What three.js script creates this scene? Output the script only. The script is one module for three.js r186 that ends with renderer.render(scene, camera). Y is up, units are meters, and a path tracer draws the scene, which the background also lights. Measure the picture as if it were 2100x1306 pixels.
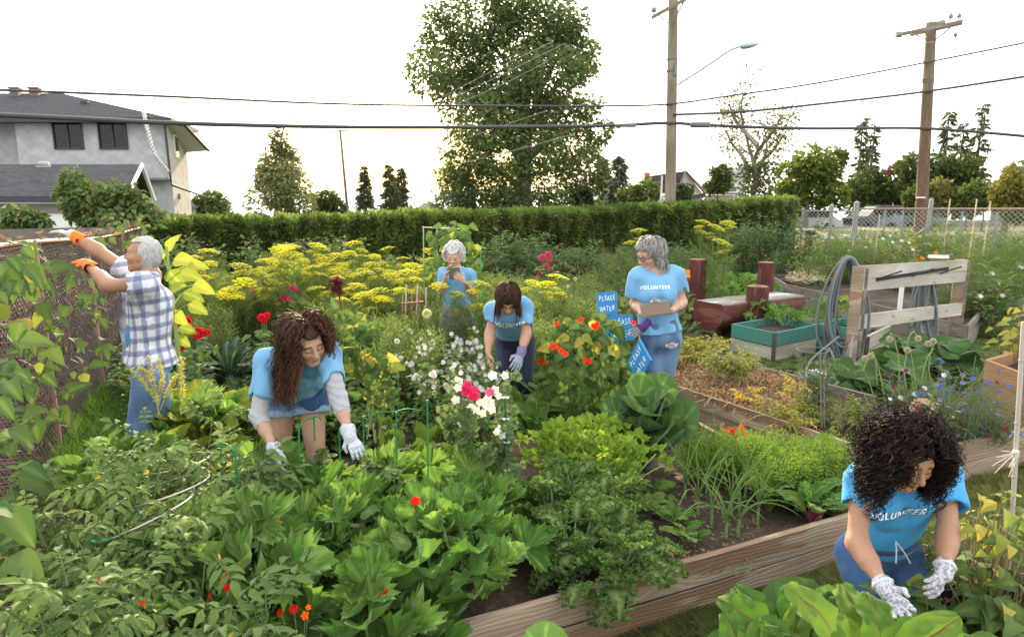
import*as THREE from 'three';
import{mergeGeometries}from 'three/addons/utils/BufferGeometryUtils.js';
// ---- camera, sky, sun, exposure
const H=2.1,F=1400,CX=1050,CY=653,PITCH=Math.atan(258 / 1400);
const scene=new THREE.Scene();
const camera=new THREE.PerspectiveCamera(2*Math.atan(CY / F)*180 / Math.PI,1024 / 636,0.1,900);
camera.position.set(0,H,0);
camera.rotation.x=-PITCH;
const renderer=new THREE.WebGLRenderer({antialias:true});
renderer.toneMapping=THREE.LinearToneMapping;
renderer.toneMappingExposure=2.85;
renderer.shadowMap.enabled=true;
camera.focus=4.6;camera.userData.fStop=4.5;
const SUN={az:-0.19,el:0.30};
const sunDir=new THREE.Vector3(Math.sin(SUN.az)*Math.cos(SUN.el),Math.sin(SUN.el),-Math.cos(SUN.az)*Math.cos(SUN.el));
{
const w=512,h=256,d=new Float32Array(w*h*4),v=new THREE.Vector3();
for(let j=0;j<h;j++)for(let i=0;i<w;i++){
const up=((j + 0.5)/ h - 0.5)*Math.PI,ro=((i + 0.5)/ w - 0.5)*2*Math.PI,o=(j*w + i)*4;
v.set(Math.cos(ro)*Math.cos(up),Math.sin(up),Math.sin(ro)*Math.cos(up));
const c=v.dot(sunDir),ang=Math.acos(Math.min(1,Math.max(-1,c)));
const glow=2.6*Math.exp(-ang*ang / 0.05)+ 0.55*Math.exp(-ang / 0.5);
const wide=0.5 + 0.5*c,y=Math.max(0,v.y);
const low=Math.exp(-y*5),k=0.74 + 0.08*wide*wide + 0.16*low;
d[o]=k*(0.98 + 0.06*low)+ glow*1.0;
d[o + 1]=k*(1.0 + 0.01*low)+ glow*0.86;
d[o + 2]=k*(1.03 - 0.05*low)+ glow*0.6;
const e=Math.atan2(v.x,-v.z)+ 0.12,warm=Math.exp(-e*e / 0.09 -(up - 0.02)**2 / 0.014);d[o + 1]*=1 - 0.34*warm;d[o + 2]*=1 - 0.68*warm;
d[o + 3]=1;
}
const t=new THREE.DataTexture(d,w,h,THREE.RGBAFormat,THREE.FloatType);
t.mapping=THREE.EquirectangularReflectionMapping;t.magFilter=THREE.LinearFilter;t.needsUpdate=true;
scene.background=t;scene.environment=t;
}
const sun=new THREE.DirectionalLight(new THREE.Color(1.0,0.80,0.52),4.2);
sun.position.copy(sunDir).multiplyScalar(80);sun.castShadow=true;sun.shadow.radius=2;sun.shadow.mapSize.set(4096,4096);
Object.assign(sun.shadow.camera,{left:-45,right:45,top:30,bottom:-15,near:1,far:220});
scene.add(sun);scene.add(sun.target);
// ---- helpers
function mul32(a){return()=>{a|=0;a=a + 0x6D2B79F5|0;let t=Math.imul(a ^ a>>>15,1|a);t=t + Math.imul(t ^ t>>>7,61|t)^ t;return((t ^ t>>>14)>>>0)/ 4294967296;};}
let rnd=mul32(11);
const seed=(n)=>{rnd=mul32(n);};
const rr=(a,b)=>a +(b - a)*rnd();
const ri=(n)=>Math.floor(rnd()*n);
const pick=(a)=>a[Math.floor(rnd()*a.length)];
const V=(x,y,z)=>new THREE.Vector3(x,y,z);
const lerp=(a,b,t)=>a +(b - a)*t;
const clamp=(x,a,b)=>Math.min(b,Math.max(a,x));
const sst=(a,b,x)=>{const t=clamp((x - a)/(b - a),0,1);return t*t*(3 - 2*t);};
const cP=Math.cos(PITCH),sP=Math.sin(PITCH);
function P(px,py,h=0){const x=(px - CX)/ F,y=-(py - CY)/ F,dy=y*cP - sP,t=(h - H)/ dy;return V(x*t,h,-(cP + y*sP)*t);}
function Q(px,py,D){const x=(px - CX)/ F,y=-(py - CY)/ F,t=D /(cP + y*sP);return V(x*t,H +(y*cP - sP)*t,-D);}
function ihash(x,y,z){let h=Math.imul(x,374761393)^ Math.imul(y,668265263)^ Math.imul(z,2147483647 - 5);h=Math.imul(h ^ h>>>13,1274126177);return((h ^ h>>>16)>>>0)/ 4294967296;}
function noise(x,y,z=0){
const ix=Math.floor(x),iy=Math.floor(y),iz=Math.floor(z);let u=x - ix,v=y - iy,w=z - iz;
u=u*u*(3 - 2*u);v=v*v*(3 - 2*v);w=w*w*(3 - 2*w);
const L=(a,b,t)=>a +(b - a)*t;
return L(L(L(ihash(ix,iy,iz),ihash(ix + 1,iy,iz),u),L(ihash(ix,iy + 1,iz),ihash(ix + 1,iy + 1,iz),u),v),
L(L(ihash(ix,iy,iz + 1),ihash(ix + 1,iy,iz + 1),u),L(ihash(ix,iy + 1,iz + 1),ihash(ix + 1,iy + 1,iz + 1),u),v),w);
}
const fbm=(x,y,z=0,n=4)=>{let s=0,a=0.5;for(let i=0;i<n;i++){s +=a*noise(x,y,z);x=x*2.03 + 7.1;y=y*2.03 + 3.7;z=z*2.03 + 1.3;a*=0.5;}return s;};
const used={};
function numbered(n){const k=used[n]=(used[n]??-1)+ 1;return k?n + '_' + String(k).padStart(3,'0'):n;}
function tag(o,label,category,group,kind){if(label)o.userData.label=label;if(category)o.userData.category=category;if(group)o.userData.group=group;if(kind)o.userData.kind=kind;return o;}
function thing(name,label,category,pos=V(0,0,0),group,turn=0){
const o=new THREE.Group();o.name=numbered(name);o.position.copy(pos);o.rotation.y=turn;scene.add(o);return tag(o,label,category,group);
}
function mesh(name,geo,mat,parent,label,kind){const m=new THREE.Mesh(geo,mat);m.name=name;m.castShadow=m.receiveShadow=true;if(parent)parent.add(m);if(label)m.userData.label=label;if(kind)m.userData.kind=kind;return m;}
function solo(name,geo,mat,label,category,group,kind){const m=mesh(numbered(name),geo,mat,scene);return tag(m,label,category,group,kind);}
function dup(root,pos,turn,scale,label,group){
const r=root.clone();r.name=numbered(root.name.replace(/_\d{3}$/,''));scene.add(r);r.position.copy(pos);r.rotation.y=turn??0;if(scale)r.scale.setScalar(scale);
r.userData={...root.userData};if(label)r.userData.label=label;if(group)r.userData.group=group;return r;
}
class MB{
constructor(){this.p=[];this.u=[];this.c=[];this.i=[];this.flat=false;}
get n(){return this.p.length / 3;}
vert(x,y,z,u,v,c){this.p.push(x,y,z);this.u.push(u,v);this.c.push(c[0],c[1],c[2]);return this.p.length / 3 - 1;}
quad(a,b,c,d,col=[1,1,1],su,sv){
const w=su??a.distanceTo(b),h=sv??b.distanceTo(c),k=this.n;
this.vert(a.x,a.y,a.z,0,0,col);this.vert(b.x,b.y,b.z,w,0,col);this.vert(c.x,c.y,c.z,w,h,col);this.vert(d.x,d.y,d.z,0,h,col);
this.i.push(k,k + 1,k + 2,k,k + 2,k + 3);return this;
}
tri(a,b,c,col=[1,1,1]){const k=this.n;this.vert(a.x,a.y,a.z,0,0,col);this.vert(b.x,b.y,b.z,a.distanceTo(b),0,col);this.vert(c.x,c.y,c.z,0,a.distanceTo(c),col);this.i.push(k,k + 1,k + 2);return this;}
block(c,ax,ay,az,col=[1,1,1],ou=0){
const lx=ax.length()*2,ly=ay.length()*2,lz=az.length()*2;
const q=(o,a,b,la,lb)=>{
const k=this.n,r=rnd()*7 + ou,t=rnd()*3;
for(const[s,t2]of[[-1,-1],[1,-1],[1,1],[-1,1]])this.vert(c.x + o.x + a.x*s + b.x*t2,c.y + o.y + a.y*s + b.y*t2,c.z + o.z + a.z*s + b.z*t2,r + s*la / 2,t + t2*lb / 2,col);
this.i.push(k,k + 1,k + 2,k,k + 2,k + 3);
};
const n=(v)=>v.clone().negate();
q(az,ax,ay,lx,ly);q(n(az),n(ax),ay,lx,ly);q(ay,ax,n(az),lx,lz);q(n(ay),ax,az,lx,lz);q(ax,ay,az,ly,lz);q(n(ax),az,ay,lz,ly);
return this;
}
box(x,y,z,w,h,d,col,ry=0){const c=Math.cos(ry),s=Math.sin(ry);return this.block(V(x,y,z),V(c*w / 2,0,-s*w / 2),V(0,h / 2,0),V(s*d / 2,0,c*d / 2),col);}
tube(pts,rad,sides=6,col=[1,1,1],cap=true){
const n=pts.length,k0=this.n;let len=0,up=V(0,1,0);const t=V(0,0,0),a=V(0,0,0),b=V(0,0,0);
const colf=typeof col==='function'?col:null;
for(let i=0;i<n;i++){
t.subVectors(pts[Math.min(n - 1,i + 1)],pts[Math.max(0,i - 1)]).normalize();
if(i)len +=pts[i].distanceTo(pts[i - 1]);
if(i===0){if(Math.abs(t.y)>0.9)up.set(1,0,0);a.crossVectors(up,t).normalize();}else{a.addScaledVector(t,-a.dot(t)).normalize();}
b.crossVectors(t,a);
const r=typeof rad==='number'?rad:typeof rad==='function'?rad(i /(n - 1)):rad[i],cc=colf?colf(i /(n - 1)):col;
for(let s=0;s<=sides;s++){const g=s / sides*2*Math.PI,cs=Math.cos(g)*r,sn=Math.sin(g)*r;this.vert(pts[i].x + a.x*cs + b.x*sn,pts[i].y + a.y*cs + b.y*sn,pts[i].z + a.z*cs + b.z*sn,s / sides*6.283*r,len,cc);}
}
const m=sides + 1;
for(let i=0;i<n - 1;i++)for(let s=0;s<sides;s++){const q=k0 + i*m + s;this.i.push(q,q + 1,q + m + 1,q,q + m + 1,q + m);}
if(cap)for(const e of[0,n - 1]){
const cc=colf?colf(e?1:0):col,c=this.vert(pts[e].x,pts[e].y,pts[e].z,0,0,cc);
const k=this.n;for(let s=0;s<m;s++){const o=(k0 + e*m + s)*3;this.vert(this.p[o],this.p[o + 1],this.p[o + 2],this.p[o]- pts[e].x,this.p[o + 2]- pts[e].z,cc);}
for(let s=0;s<sides;s++)e?this.i.push(c,k + s,k + s + 1):this.i.push(c,k + s + 1,k + s);
}
return this;
}
add(t,m,col){
const k=this.n,e=m.elements,p=t.p,c=t.c,r=col?col[0]:1,g=col?col[1]:1,b=col?col[2]:1;
for(let j=0;j<p.length;j +=3){
const x=p[j],y=p[j + 1],z=p[j + 2];
this.p.push(e[0]*x + e[4]*y + e[8]*z + e[12],e[1]*x + e[5]*y + e[9]*z + e[13],e[2]*x + e[6]*y + e[10]*z + e[14]);
this.c.push(c[j]*r,c[j + 1]*g,c[j + 2]*b);
}
for(let j=0;j<t.u.length;j++)this.u.push(t.u[j]);
for(let j=0;j<t.i.length;j++)this.i.push(t.i[j]+ k);
return this;
}
geo(off){
const g=new THREE.BufferGeometry(),p=new Float32Array(this.p);
if(off)for(let j=0;j<p.length;j +=3){p[j]-=off.x;p[j + 1]-=off.y;p[j + 2]-=off.z;}
g.setAttribute('position',new THREE.BufferAttribute(p,3));g.setAttribute('uv',new THREE.BufferAttribute(new Float32Array(this.u),2));
g.setAttribute('color',new THREE.BufferAttribute(new Float32Array(this.c),3));g.setIndex(new THREE.BufferAttribute(new Uint32Array(this.i),1));g.computeVertexNormals();return g;
}
build(name,mat,parent,label,kind,off){return mesh(name,this.geo(off),mat,parent,label,kind);}
}
const curve=(pts,n)=>new THREE.CatmullRomCurve3(pts,false,'centripetal').getPoints(n);
const _x=V(0,0,0),_y=V(0,0,0),_z=V(0,0,0);
function frame(pos,dir,up,s=1,m=new THREE.Matrix4()){
_y.copy(dir).normalize();_x.crossVectors(_y,up);if(_x.lengthSq()<1e-6)_x.set(1,0,0).cross(_y);_x.normalize();_z.crossVectors(_x,_y);
const sx=s.x??s,sy=s.y??s,sz=s.z??s;
return m.makeBasis(_x.multiplyScalar(sx),_y.multiplyScalar(sy),_z.multiplyScalar(sz)).setPosition(pos);
}
const dirOf=(az,el)=>V(Math.cos(az)*Math.cos(el),Math.sin(el),Math.sin(az)*Math.cos(el));
// ---- textures and materials
function canvasTex(w,h,draw,srgb=true){const c=document.createElement('canvas');c.width=w;c.height=h;draw(c.getContext('2d'),w,h);const t=new THREE.CanvasTexture(c);if(srgb)t.colorSpace=THREE.SRGBColorSpace;t.wrapS=t.wrapT=THREE.RepeatWrapping;return t;}
function dataTex(w,h,f,srgb=false){
const d=new Uint8Array(w*h*4);
for(let y=0;y<h;y++)for(let x=0;x<w;x++){const c=f(x / w,y / h),o=(y*w + x)*4;d[o]=clamp(c[0]*255,0,255);d[o + 1]=clamp(c[1]*255,0,255);d[o + 2]=clamp(c[2]*255,0,255);d[o + 3]=255;}
const t=new THREE.DataTexture(d,w,h);t.magFilter=THREE.LinearFilter;t.wrapS=t.wrapT=THREE.RepeatWrapping;if(srgb)t.colorSpace=THREE.SRGBColorSpace;t.needsUpdate=true;return t;
}
function rep(t,x,y){const r=t.clone();r.repeat.set(x,y);r.needsUpdate=true;return r;}
const tileNoise=(u,v,f,n=4)=>{let s=0,a=0.5,q=f;for(let i=0;i<n;i++){const x=u*q,y=v*q,ix=Math.floor(x),iy=Math.floor(y);let p=x - ix,r=y - iy;p=p*p*(3 - 2*p);r=r*r*(3 - 2*r);const hh=(a2,b2)=>ihash(((a2 % q)+ q)% q,((b2 % q)+ q)% q,i + 17);s +=a*lerp(lerp(hh(ix,iy),hh(ix + 1,iy),p),lerp(hh(ix,iy + 1),hh(ix + 1,iy + 1),p),r);a*=0.5;q*=2;}return s;};
const woodVal=(u,v)=>{
let warp=0,kn=0;
for(const[ku,kv]of[[0.17,0.3],[0.55,0.7],[0.83,0.25],[0.4,0.15]]){let du=(u - ku)*4,dv=(v - kv);const d2=du*du*6 + dv*dv*60;const e=Math.exp(-d2*1.6);warp +=e*0.09*Math.sign(dv + 1e-4);kn +=Math.exp(-d2*26);}
const w=tileNoise(u,v,4,3)*0.14;
const ring=Math.sin((v + warp + w)*2*Math.PI*22)*0.5 + 0.5;
const fine=tileNoise(u,v*1,8,2),fiber=tileNoise(u*0.999,v,128,1);
const st=ihash(Math.floor((v + w*0.3)*190),Math.floor(u*3),5);
return{ring:ring*0.45 + st*0.3 + fiber*0.25,kn,fine};
};
const woodTex=(c0,c1,cd,sd)=>dataTex(512,256,(u,v)=>{const w=woodVal(u,v),b=tileNoise(u,v,3,4),t=clamp(w.ring*0.7 +(b - 0.47)*1.3,0,1),k=clamp(w.kn*0.9 + sst(0.5,0.62,tileNoise(u,v,5,4))*sd,0,0.85);return[0,1,2].map((i)=>lerp(lerp(c0[i],c1[i],t),cd[i],k));},true);
const woodBump=dataTex(512,256,(u,v)=>{const w=woodVal(u,v);const g=w.ring*0.8 - w.kn*0.3;return[g,g,g];});
const std=(o)=>new THREE.MeshStandardMaterial({roughness:0.85,...o});
const phys=(o)=>new THREE.MeshPhysicalMaterial({roughness:0.9,side:THREE.DoubleSide,...o});
const W05=(t)=>rep(t,0.5,2);
const M={};
M.boardGrey=std({map:W05(woodTex([0.43,0.40,0.37],[0.66,0.63,0.59],[0.33,0.25,0.19],0.35)),bumpMap:W05(woodBump),bumpScale:0.004,vertexColors:true});
M.boardWarm=std({map:W05(woodTex([0.52,0.45,0.37],[0.76,0.69,0.6],[0.46,0.32,0.22],0.55)),bumpMap:W05(woodBump),bumpScale:0.004,vertexColors:true});
M.cedar=std({map:W05(woodTex([0.58,0.44,0.32],[0.72,0.58,0.45],[0.42,0.27,0.17],0.3)),bumpMap:W05(woodBump),bumpScale:0.003,vertexColors:true});
M.boardPale=std({map:W05(woodTex([0.62,0.60,0.56],[0.80,0.78,0.74],[0.50,0.38,0.26],0.18)),bumpMap:W05(woodBump),bumpScale:0.003,vertexColors:true});
M.teal=std({map:W05(woodTex([0.24,0.47,0.43],[0.33,0.57,0.52],[0.30,0.42,0.38],0.3)),bumpMap:W05(woodBump),bumpScale:0.002,roughness:0.7,vertexColors:true});
M.redWood=std({map:W05(woodTex([0.33,0.16,0.145],[0.46,0.25,0.225],[0.54,0.40,0.35],0.5)),bumpMap:W05(woodBump),bumpScale:0.006,vertexColors:true});
M.pole=std({map:W05(woodTex([0.46,0.42,0.36],[0.66,0.62,0.54],[0.36,0.30,0.25],0.25)),bumpMap:W05(woodBump),bumpScale:0.006,vertexColors:true});
const grain=dataTex(256,256,(u,v)=>{const g=tileNoise(u,v,16,4)*0.6 + tileNoise(u,v,128,1)*0.4;return[g,g,g];});
const mottle=dataTex(256,256,(u,v)=>{const g=0.78 + 0.4*(tileNoise(u,v,6,5)- 0.47);return[g,g,g];});
M.plain=std({vertexColors:true});
M.soft=std({vertexColors:true,map:rep(mottle,1.3,1.3),roughness:0.95});
M.metal=std({vertexColors:true,metalness:0.6,roughness:0.5});
M.dull=std({vertexColors:true,roughness:0.65});
M.cloth=phys({vertexColors:true,roughness:0.92,sheen:0.25,sheenColor:new THREE.Color(1,1,1),sheenRoughness:0.6,bumpMap:rep(grain,6,6),bumpScale:0.0015,side:THREE.FrontSide});
M.skin=phys({vertexColors:true,roughness:0.55,side:THREE.FrontSide,specularIntensity:0.6});
M.hair=phys({vertexColors:true,roughness:0.72,specularIntensity:0.35});
M.leaf=phys({vertexColors:true,color:new THREE.Color(1.32,1.18,0.8),roughness:0.96,transmission:0.45,thickness:0,clearcoat:0.22,clearcoatRoughness:0.6,specularIntensity:0.35});
M.leafFar=phys({vertexColors:true,color:new THREE.Color(1.4,1.25,0.9),roughness:0.97,transmission:0.42,thickness:0,specularIntensity:0.2});
M.petal=phys({vertexColors:true,roughness:0.97,transmission:0.4,thickness:0,specularIntensity:0.2});
M.stem=std({vertexColors:true,roughness:0.8});
M.glass=phys({color:0x1c2620,map:rep(mottle,1.5,1.5),roughness:0.1,metalness:0,specularIntensity:0.55,side:THREE.FrontSide});
// ---- ground
{
const soilT=dataTex(512,512,(u,v)=>{const a=tileNoise(u,v,5,5),b=tileNoise(u,v,64,2),t=clamp(a*0.9 +(b - 0.4)*0.9,0,1);return[lerp(0.16,0.40,t),lerp(0.12,0.33,t),lerp(0.09,0.27,t)];},true);
const soilB=dataTex(512,512,(u,v)=>{const g=tileNoise(u,v,12,5);return[g,g,g];});
M.soil=std({map:rep(soilT,0.7,0.7),bumpMap:rep(soilB,0.7,0.7),bumpScale:0.05,roughness:1});
const lawnT=dataTex(512,512,(u,v)=>{const a=tileNoise(u,v,4,5),b=tileNoise(u,v,96,2),d=sst(0.48,0.68,tileNoise(u,v + 0.37,3,4));const t=clamp(a*0.7 +(b - 0.35)*0.8,0,1);const g=[lerp(0.20,0.42,t),lerp(0.26,0.50,t),lerp(0.11,0.24,t)],y=[lerp(0.38,0.62,t),lerp(0.34,0.56,t),lerp(0.20,0.36,t)];return[0,1,2].map((i)=>lerp(g[i],y[i],d*0.7));},true);
M.lawn=std({map:rep(lawnT,0.35,0.35),bumpMap:rep(soilB,0.9,0.9),bumpScale:0.05,roughness:1});
const dryT=dataTex(256,256,(u,v)=>{const t=tileNoise(u,v,4,5);return[lerp(0.38,0.6,t),lerp(0.39,0.56,t),lerp(0.25,0.38,t)];},true);
M.dry=std({map:rep(dryT,0.1,0.1),roughness:1});
M.asphalt=std({map:rep(mottle,0.3,0.3),color:new THREE.Color(0.1,0.1,0.1),roughness:0.95});
const sheet=(name,mat,poly,y,nx=1)=>{const s=new THREE.Shape(poly.map(([x,z])=>new THREE.Vector2(x,-z)));const g=new THREE.ShapeGeometry(s);g.rotateX(-Math.PI / 2);g.translate(0,y,0);return solo(name,g,mat,null,null,null,'structure');};
{const g=new THREE.PlaneGeometry(520,310,60,80);g.rotateX(-Math.PI / 2);g.translate(0,0,-125);const p=g.attributes.position,uv=g.attributes.uv;for(let i=0;i<p.count;i++){const d=Math.max(0,-p.getZ(i)- 54);p.setY(i,-d*0.06);uv.setXY(i,p.getX(i),p.getZ(i));}g.computeVertexNormals();solo('ground',g,M.lawn,null,null,null,'structure');}
const g=new THREE.PlaneGeometry(16,17,100,110);g.rotateX(-Math.PI / 2);g.translate(-7.8,0,-8.6);
const p=g.attributes.position;for(let i=0;i<p.count;i++){const x=p.getX(i),z=p.getZ(i);p.setY(i,0.006 + 0.08*fbm(x*1.5,z*1.5));const uv=g.attributes.uv;uv.setXY(i,x,z);}g.computeVertexNormals();
solo('garden_soil',g,M.soil,null,null,null,'structure');
sheet('dry_field',M.dry,[[7,-25.5],[70,-25.5],[70,-43],[7,-43]],0.008);
sheet('road',M.asphalt,[[-60,-45],[110,-45],[110,-52],[-60,-52]],0.012);
sheet('path',std({map:rep(mottle,0.4,0.4),color:new THREE.Color(0.5,0.47,0.42),roughness:1}),[[8.6,-19.5],[12.2,-19.5],[12,-22.4],[8.8,-22.4]],0.012);
}
// ---- boards
function plank(name,a,b,hgt,th,mat,parent,tone=1,off){
const m=new MB(),d=V(0,0,0).subVectors(b,a),c=a.clone().add(b).multiplyScalar(0.5);c.y -=hgt / 2;const ax=d.clone().multiplyScalar(0.5);
const side=V(-d.z,0,d.x).normalize().multiplyScalar(th / 2),t=tone*rr(0.92,1.08),e=0.004;
const up=V(0,hgt / 2,0),col=[t,t,t];
const prof=[[-1,-1],[1,-1],[1,1],[-1,1]],pts=[];
for(const[s,u]of prof)for(const k of(s*u>0?[0,1]:[1,0]))pts.push([s*(th / 2 -(k?0:e)),u*(hgt / 2 -(k?e:0))]);
const sn=side.clone().normalize(),L=d.length(),r0=rnd()*5,n=Math.max(1,Math.round(L / 0.5)),wig=rnd()*50;
for(let q=0;q<8;q++){
const p0=pts[q],p1=pts[(q + 1)% 8];const k0=m.n;
for(let i=0;i<=n;i++){const f=i / n,wy=(noise(wig + f*L*1.3,3)- 0.5)*0.008;for(const pp of[p0,p1])m.vert(a.x + d.x*f + sn.x*pp[0],a.y - hgt / 2 + d.y*f + pp[1]+ wy,a.z + d.z*f + sn.z*pp[0],r0 + f*L,q*0.31 + r0 +(pp===p1?Math.hypot(p1[0]- p0[0],p1[1]- p0[1]):0),col);}
for(let i=0;i<n;i++){const k=k0 + i*2;m.i.push(k,k + 1,k + 3,k,k + 3,k + 2);}
}
for(const f of[0,1]){const c0=m.n;pts.forEach((pp,q)=>m.vert(a.x + d.x*f + sn.x*pp[0],a.y - hgt / 2 + d.y*f + pp[1],a.z + d.z*f + sn.z*pp[0],pp[0]*3,pp[1]+ r0,[t*0.85,t*0.82,t*0.78]));for(let q=1;q<7;q++)m.i.push(c0,c0 + q,c0 + q + 1);}
return m.build(name,mat,parent,null,null,off);
}
function boards(parent,a,b,top,rows,hgt,mat,o,tone=1,th=0.042){
for(let r=0;r<rows;r++){const y=top - r*(hgt + 0.006),A=a.clone().setY(y),B=b.clone().setY(y);plank('plank',A,B,hgt,th,mat,parent,tone,o);}
}
function soilIn(parent,pts,y,mat,o,amp=0.05){
const m=new MB(),n=24;
for(let j=0;j<=n;j++)for(let i=0;i<=n;i++){const u=i / n,v=j / n,a=pts[0].clone().lerp(pts[1],u),b=pts[3].clone().lerp(pts[2],u),q=a.lerp(b,v);m.vert(q.x,y + amp*(fbm(q.x*3,q.z*3)- 0.5),q.z,q.x,q.z,[1,1,1]);}
for(let j=0;j<n;j++)for(let i=0;i<n;i++){const k=j*(n + 1)+ i;m.i.push(k,k + 1,k + n + 2,k,k + n + 2,k + n + 1);}
return m.build('soil',mat,parent,null,null,o);
}
function bed(name,label,pts,sides,top,rows,hgt,mat,soilY,tone){
const o=pts[0].clone().setY(0),t=thing(name,label,'raised bed',o);
sides.forEach(([i,j])=>boards(t,pts[i],pts[j],top,rows,hgt,mat,o,tone));
pts.forEach((p)=>{const m=new MB();m.box(p.x,top / 2 - 0.01,p.z,0.05,top,0.05,[0.7,0.66,0.6]);});
soilIn(t,pts,soilY,M.soil,o);return t;
}
const BED={};
{
seed(5);
const top=0.31;
const a0=P(860,1302,top),a1=P(1760,1049,top),a3=P(800,935,top),a2=P(1420,858,top);
BED.A=[a0,a1,a2,a3];
bed('raised_bed','long weathered plank bed holding kale, celery and carrots behind the kneeling woman',[a0,a1,a2,a3],[[0,1],[1,2],[3,2],[0,3]],top,2,0.15,M.boardWarm,0.2,0.9);
const c0=P(790,918,top),c1=P(1402,842,top),c2=P(1165,728,top),c3=P(760,730,top);
BED.C=[c0,c1,c2,c3];
bed('raised_bed','plank bed with chard and red-flowered runner beans behind the kale bed',[c0,c1,c2,c3],[[0,1],[1,2],[3,2]],0.29,2,0.14,M.boardGrey,0.19);
const b0=P(1368,783,top),b1=P(1835,938,top),b2=P(2240,838,top),b3=P(1400,712,top),b4=P(1800,812,top);
BED.B=[b0,b1,b2,b3];BED.b4=b4;
bed('raised_bed','warm brown plank bed of withered potatoes and blue cornflowers',[b0,b1,P(2120,874,top),b4],[[0,1],[1,2],[0,3]],top,2,0.15,M.boardWarm,0.22,1);
const t=scene.children[scene.children.length - 1],o=t.position;
t.children.filter((c)=>c.name==='plank').slice(4).forEach((c)=>t.remove(c));
boards(t,P(1405,712,top),b4,top,2,0.15,M.boardGrey,o);boards(t,b0,P(1402,714,top),top,2,0.15,M.boardGrey,o);
soilIn(t,[b0,b1,b4,P(1402,714,top)],0.235,M.soil,o,0.07);
const d=thing('plank_edging','two grey planks edging the plot right of the bending woman','edging',P(1100,700,0.3).setY(0));boards(d,P(1085,684,0.33),P(1165,728,0.33),0.33,2,0.15,M.boardGrey,d.position);
}
function simpleBed(label,corners,top,rows,hgt,mat,tone){const pts=corners.map(([x,y])=>P(x,y,top)),o=pts[0].clone().setY(0),t=thing('raised_bed',label,'raised bed',o);for(let i=0;i<pts.length - 1;i++)boards(t,pts[i],pts[i + 1],top,rows,hgt,mat,o,tone,0.045);return{t,pts,o};}
{
seed(6);
const f=simpleBed('long grey plank bed behind the hose rack',[[1560,553],[1612,581],[1985,668],[2010,640]],0.36,2,0.175,M.boardGrey,1.05);
soilIn(f.t,[f.pts[0],f.pts[2],P(2120,560,0.3),P(1700,520,0.3)],0.26,M.soil,f.o);
const g=simpleBed('grey plank bed whose corner meets the right post of the hose rack',[[1985,629],[2130,606],[2190,560]],0.36,2,0.175,M.boardGrey,0.85);
boards(g.t,P(1983,629,0.36),P(1950,590,0.36),0.36,2,0.175,M.boardGrey,g.o);
simpleBed('low grey plank bed behind the squash by the red bench',[[1600,572],[1690,560],[1760,548]],0.3,2,0.14,M.boardGrey,1);
const c=simpleBed('tall cedar planter box at the right edge beside the cornflowers',[[2120,712],[2026,737],[2160,788],[2250,748],[2120,712]],0.56,3,0.182,M.cedar,1.0);
soilIn(c.t,[c.pts[1],c.pts[2],P(2250,748,0.56),P(2120,712,0.56)],0.45,M.soil,c.o);
const planter=(label,L,C,R,B,top,up,low)=>{
const a=P(...L,top),b=P(...C,top),e=P(...R,top),w=B?P(...B,top):a.clone().add(e).sub(b),o=b.clone().setY(0),t=thing('planter_box',label,'planter box',o),h=top / 2 - 0.004;
[[a,b],[b,e],[e,w],[w,a]].forEach(([p,q])=>{plank('plank',p.clone(),q.clone(),h,0.04,up,t,1,o);plank('plank',p.clone().setY(top - h - 0.008),q.clone().setY(top - h - 0.008),h,0.04,low,t,1,o);});
const m=new MB();for(const[p,q]of[[b,1]])m.box(p.x,top / 2,p.z + 0.03,0.055,top + 0.008,0.02,[0.42,0.38,0.34],0.4);m.build('corner_post',M.boardGrey,t,null,null,o);
soilIn(t,[a,b,e,w],top - 0.09,M.soil,o,0.03);return t;
};
planter('teal and bare wood planter box of squash seedlings before the red bench',[1503,664],[1588,682],[1676,665],null,0.37,M.teal,M.boardPale);
planter('all teal planter box half hidden behind the hanging hose',[1681,664],[1745,672],[1790,660],null,0.36,M.teal,M.teal);
planter('low pale bare plank planter box to the right of the hanging hose',[1740,684],[1778,690],[1826,667],null,0.36,M.boardPale,M.boardPale);
}
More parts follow.
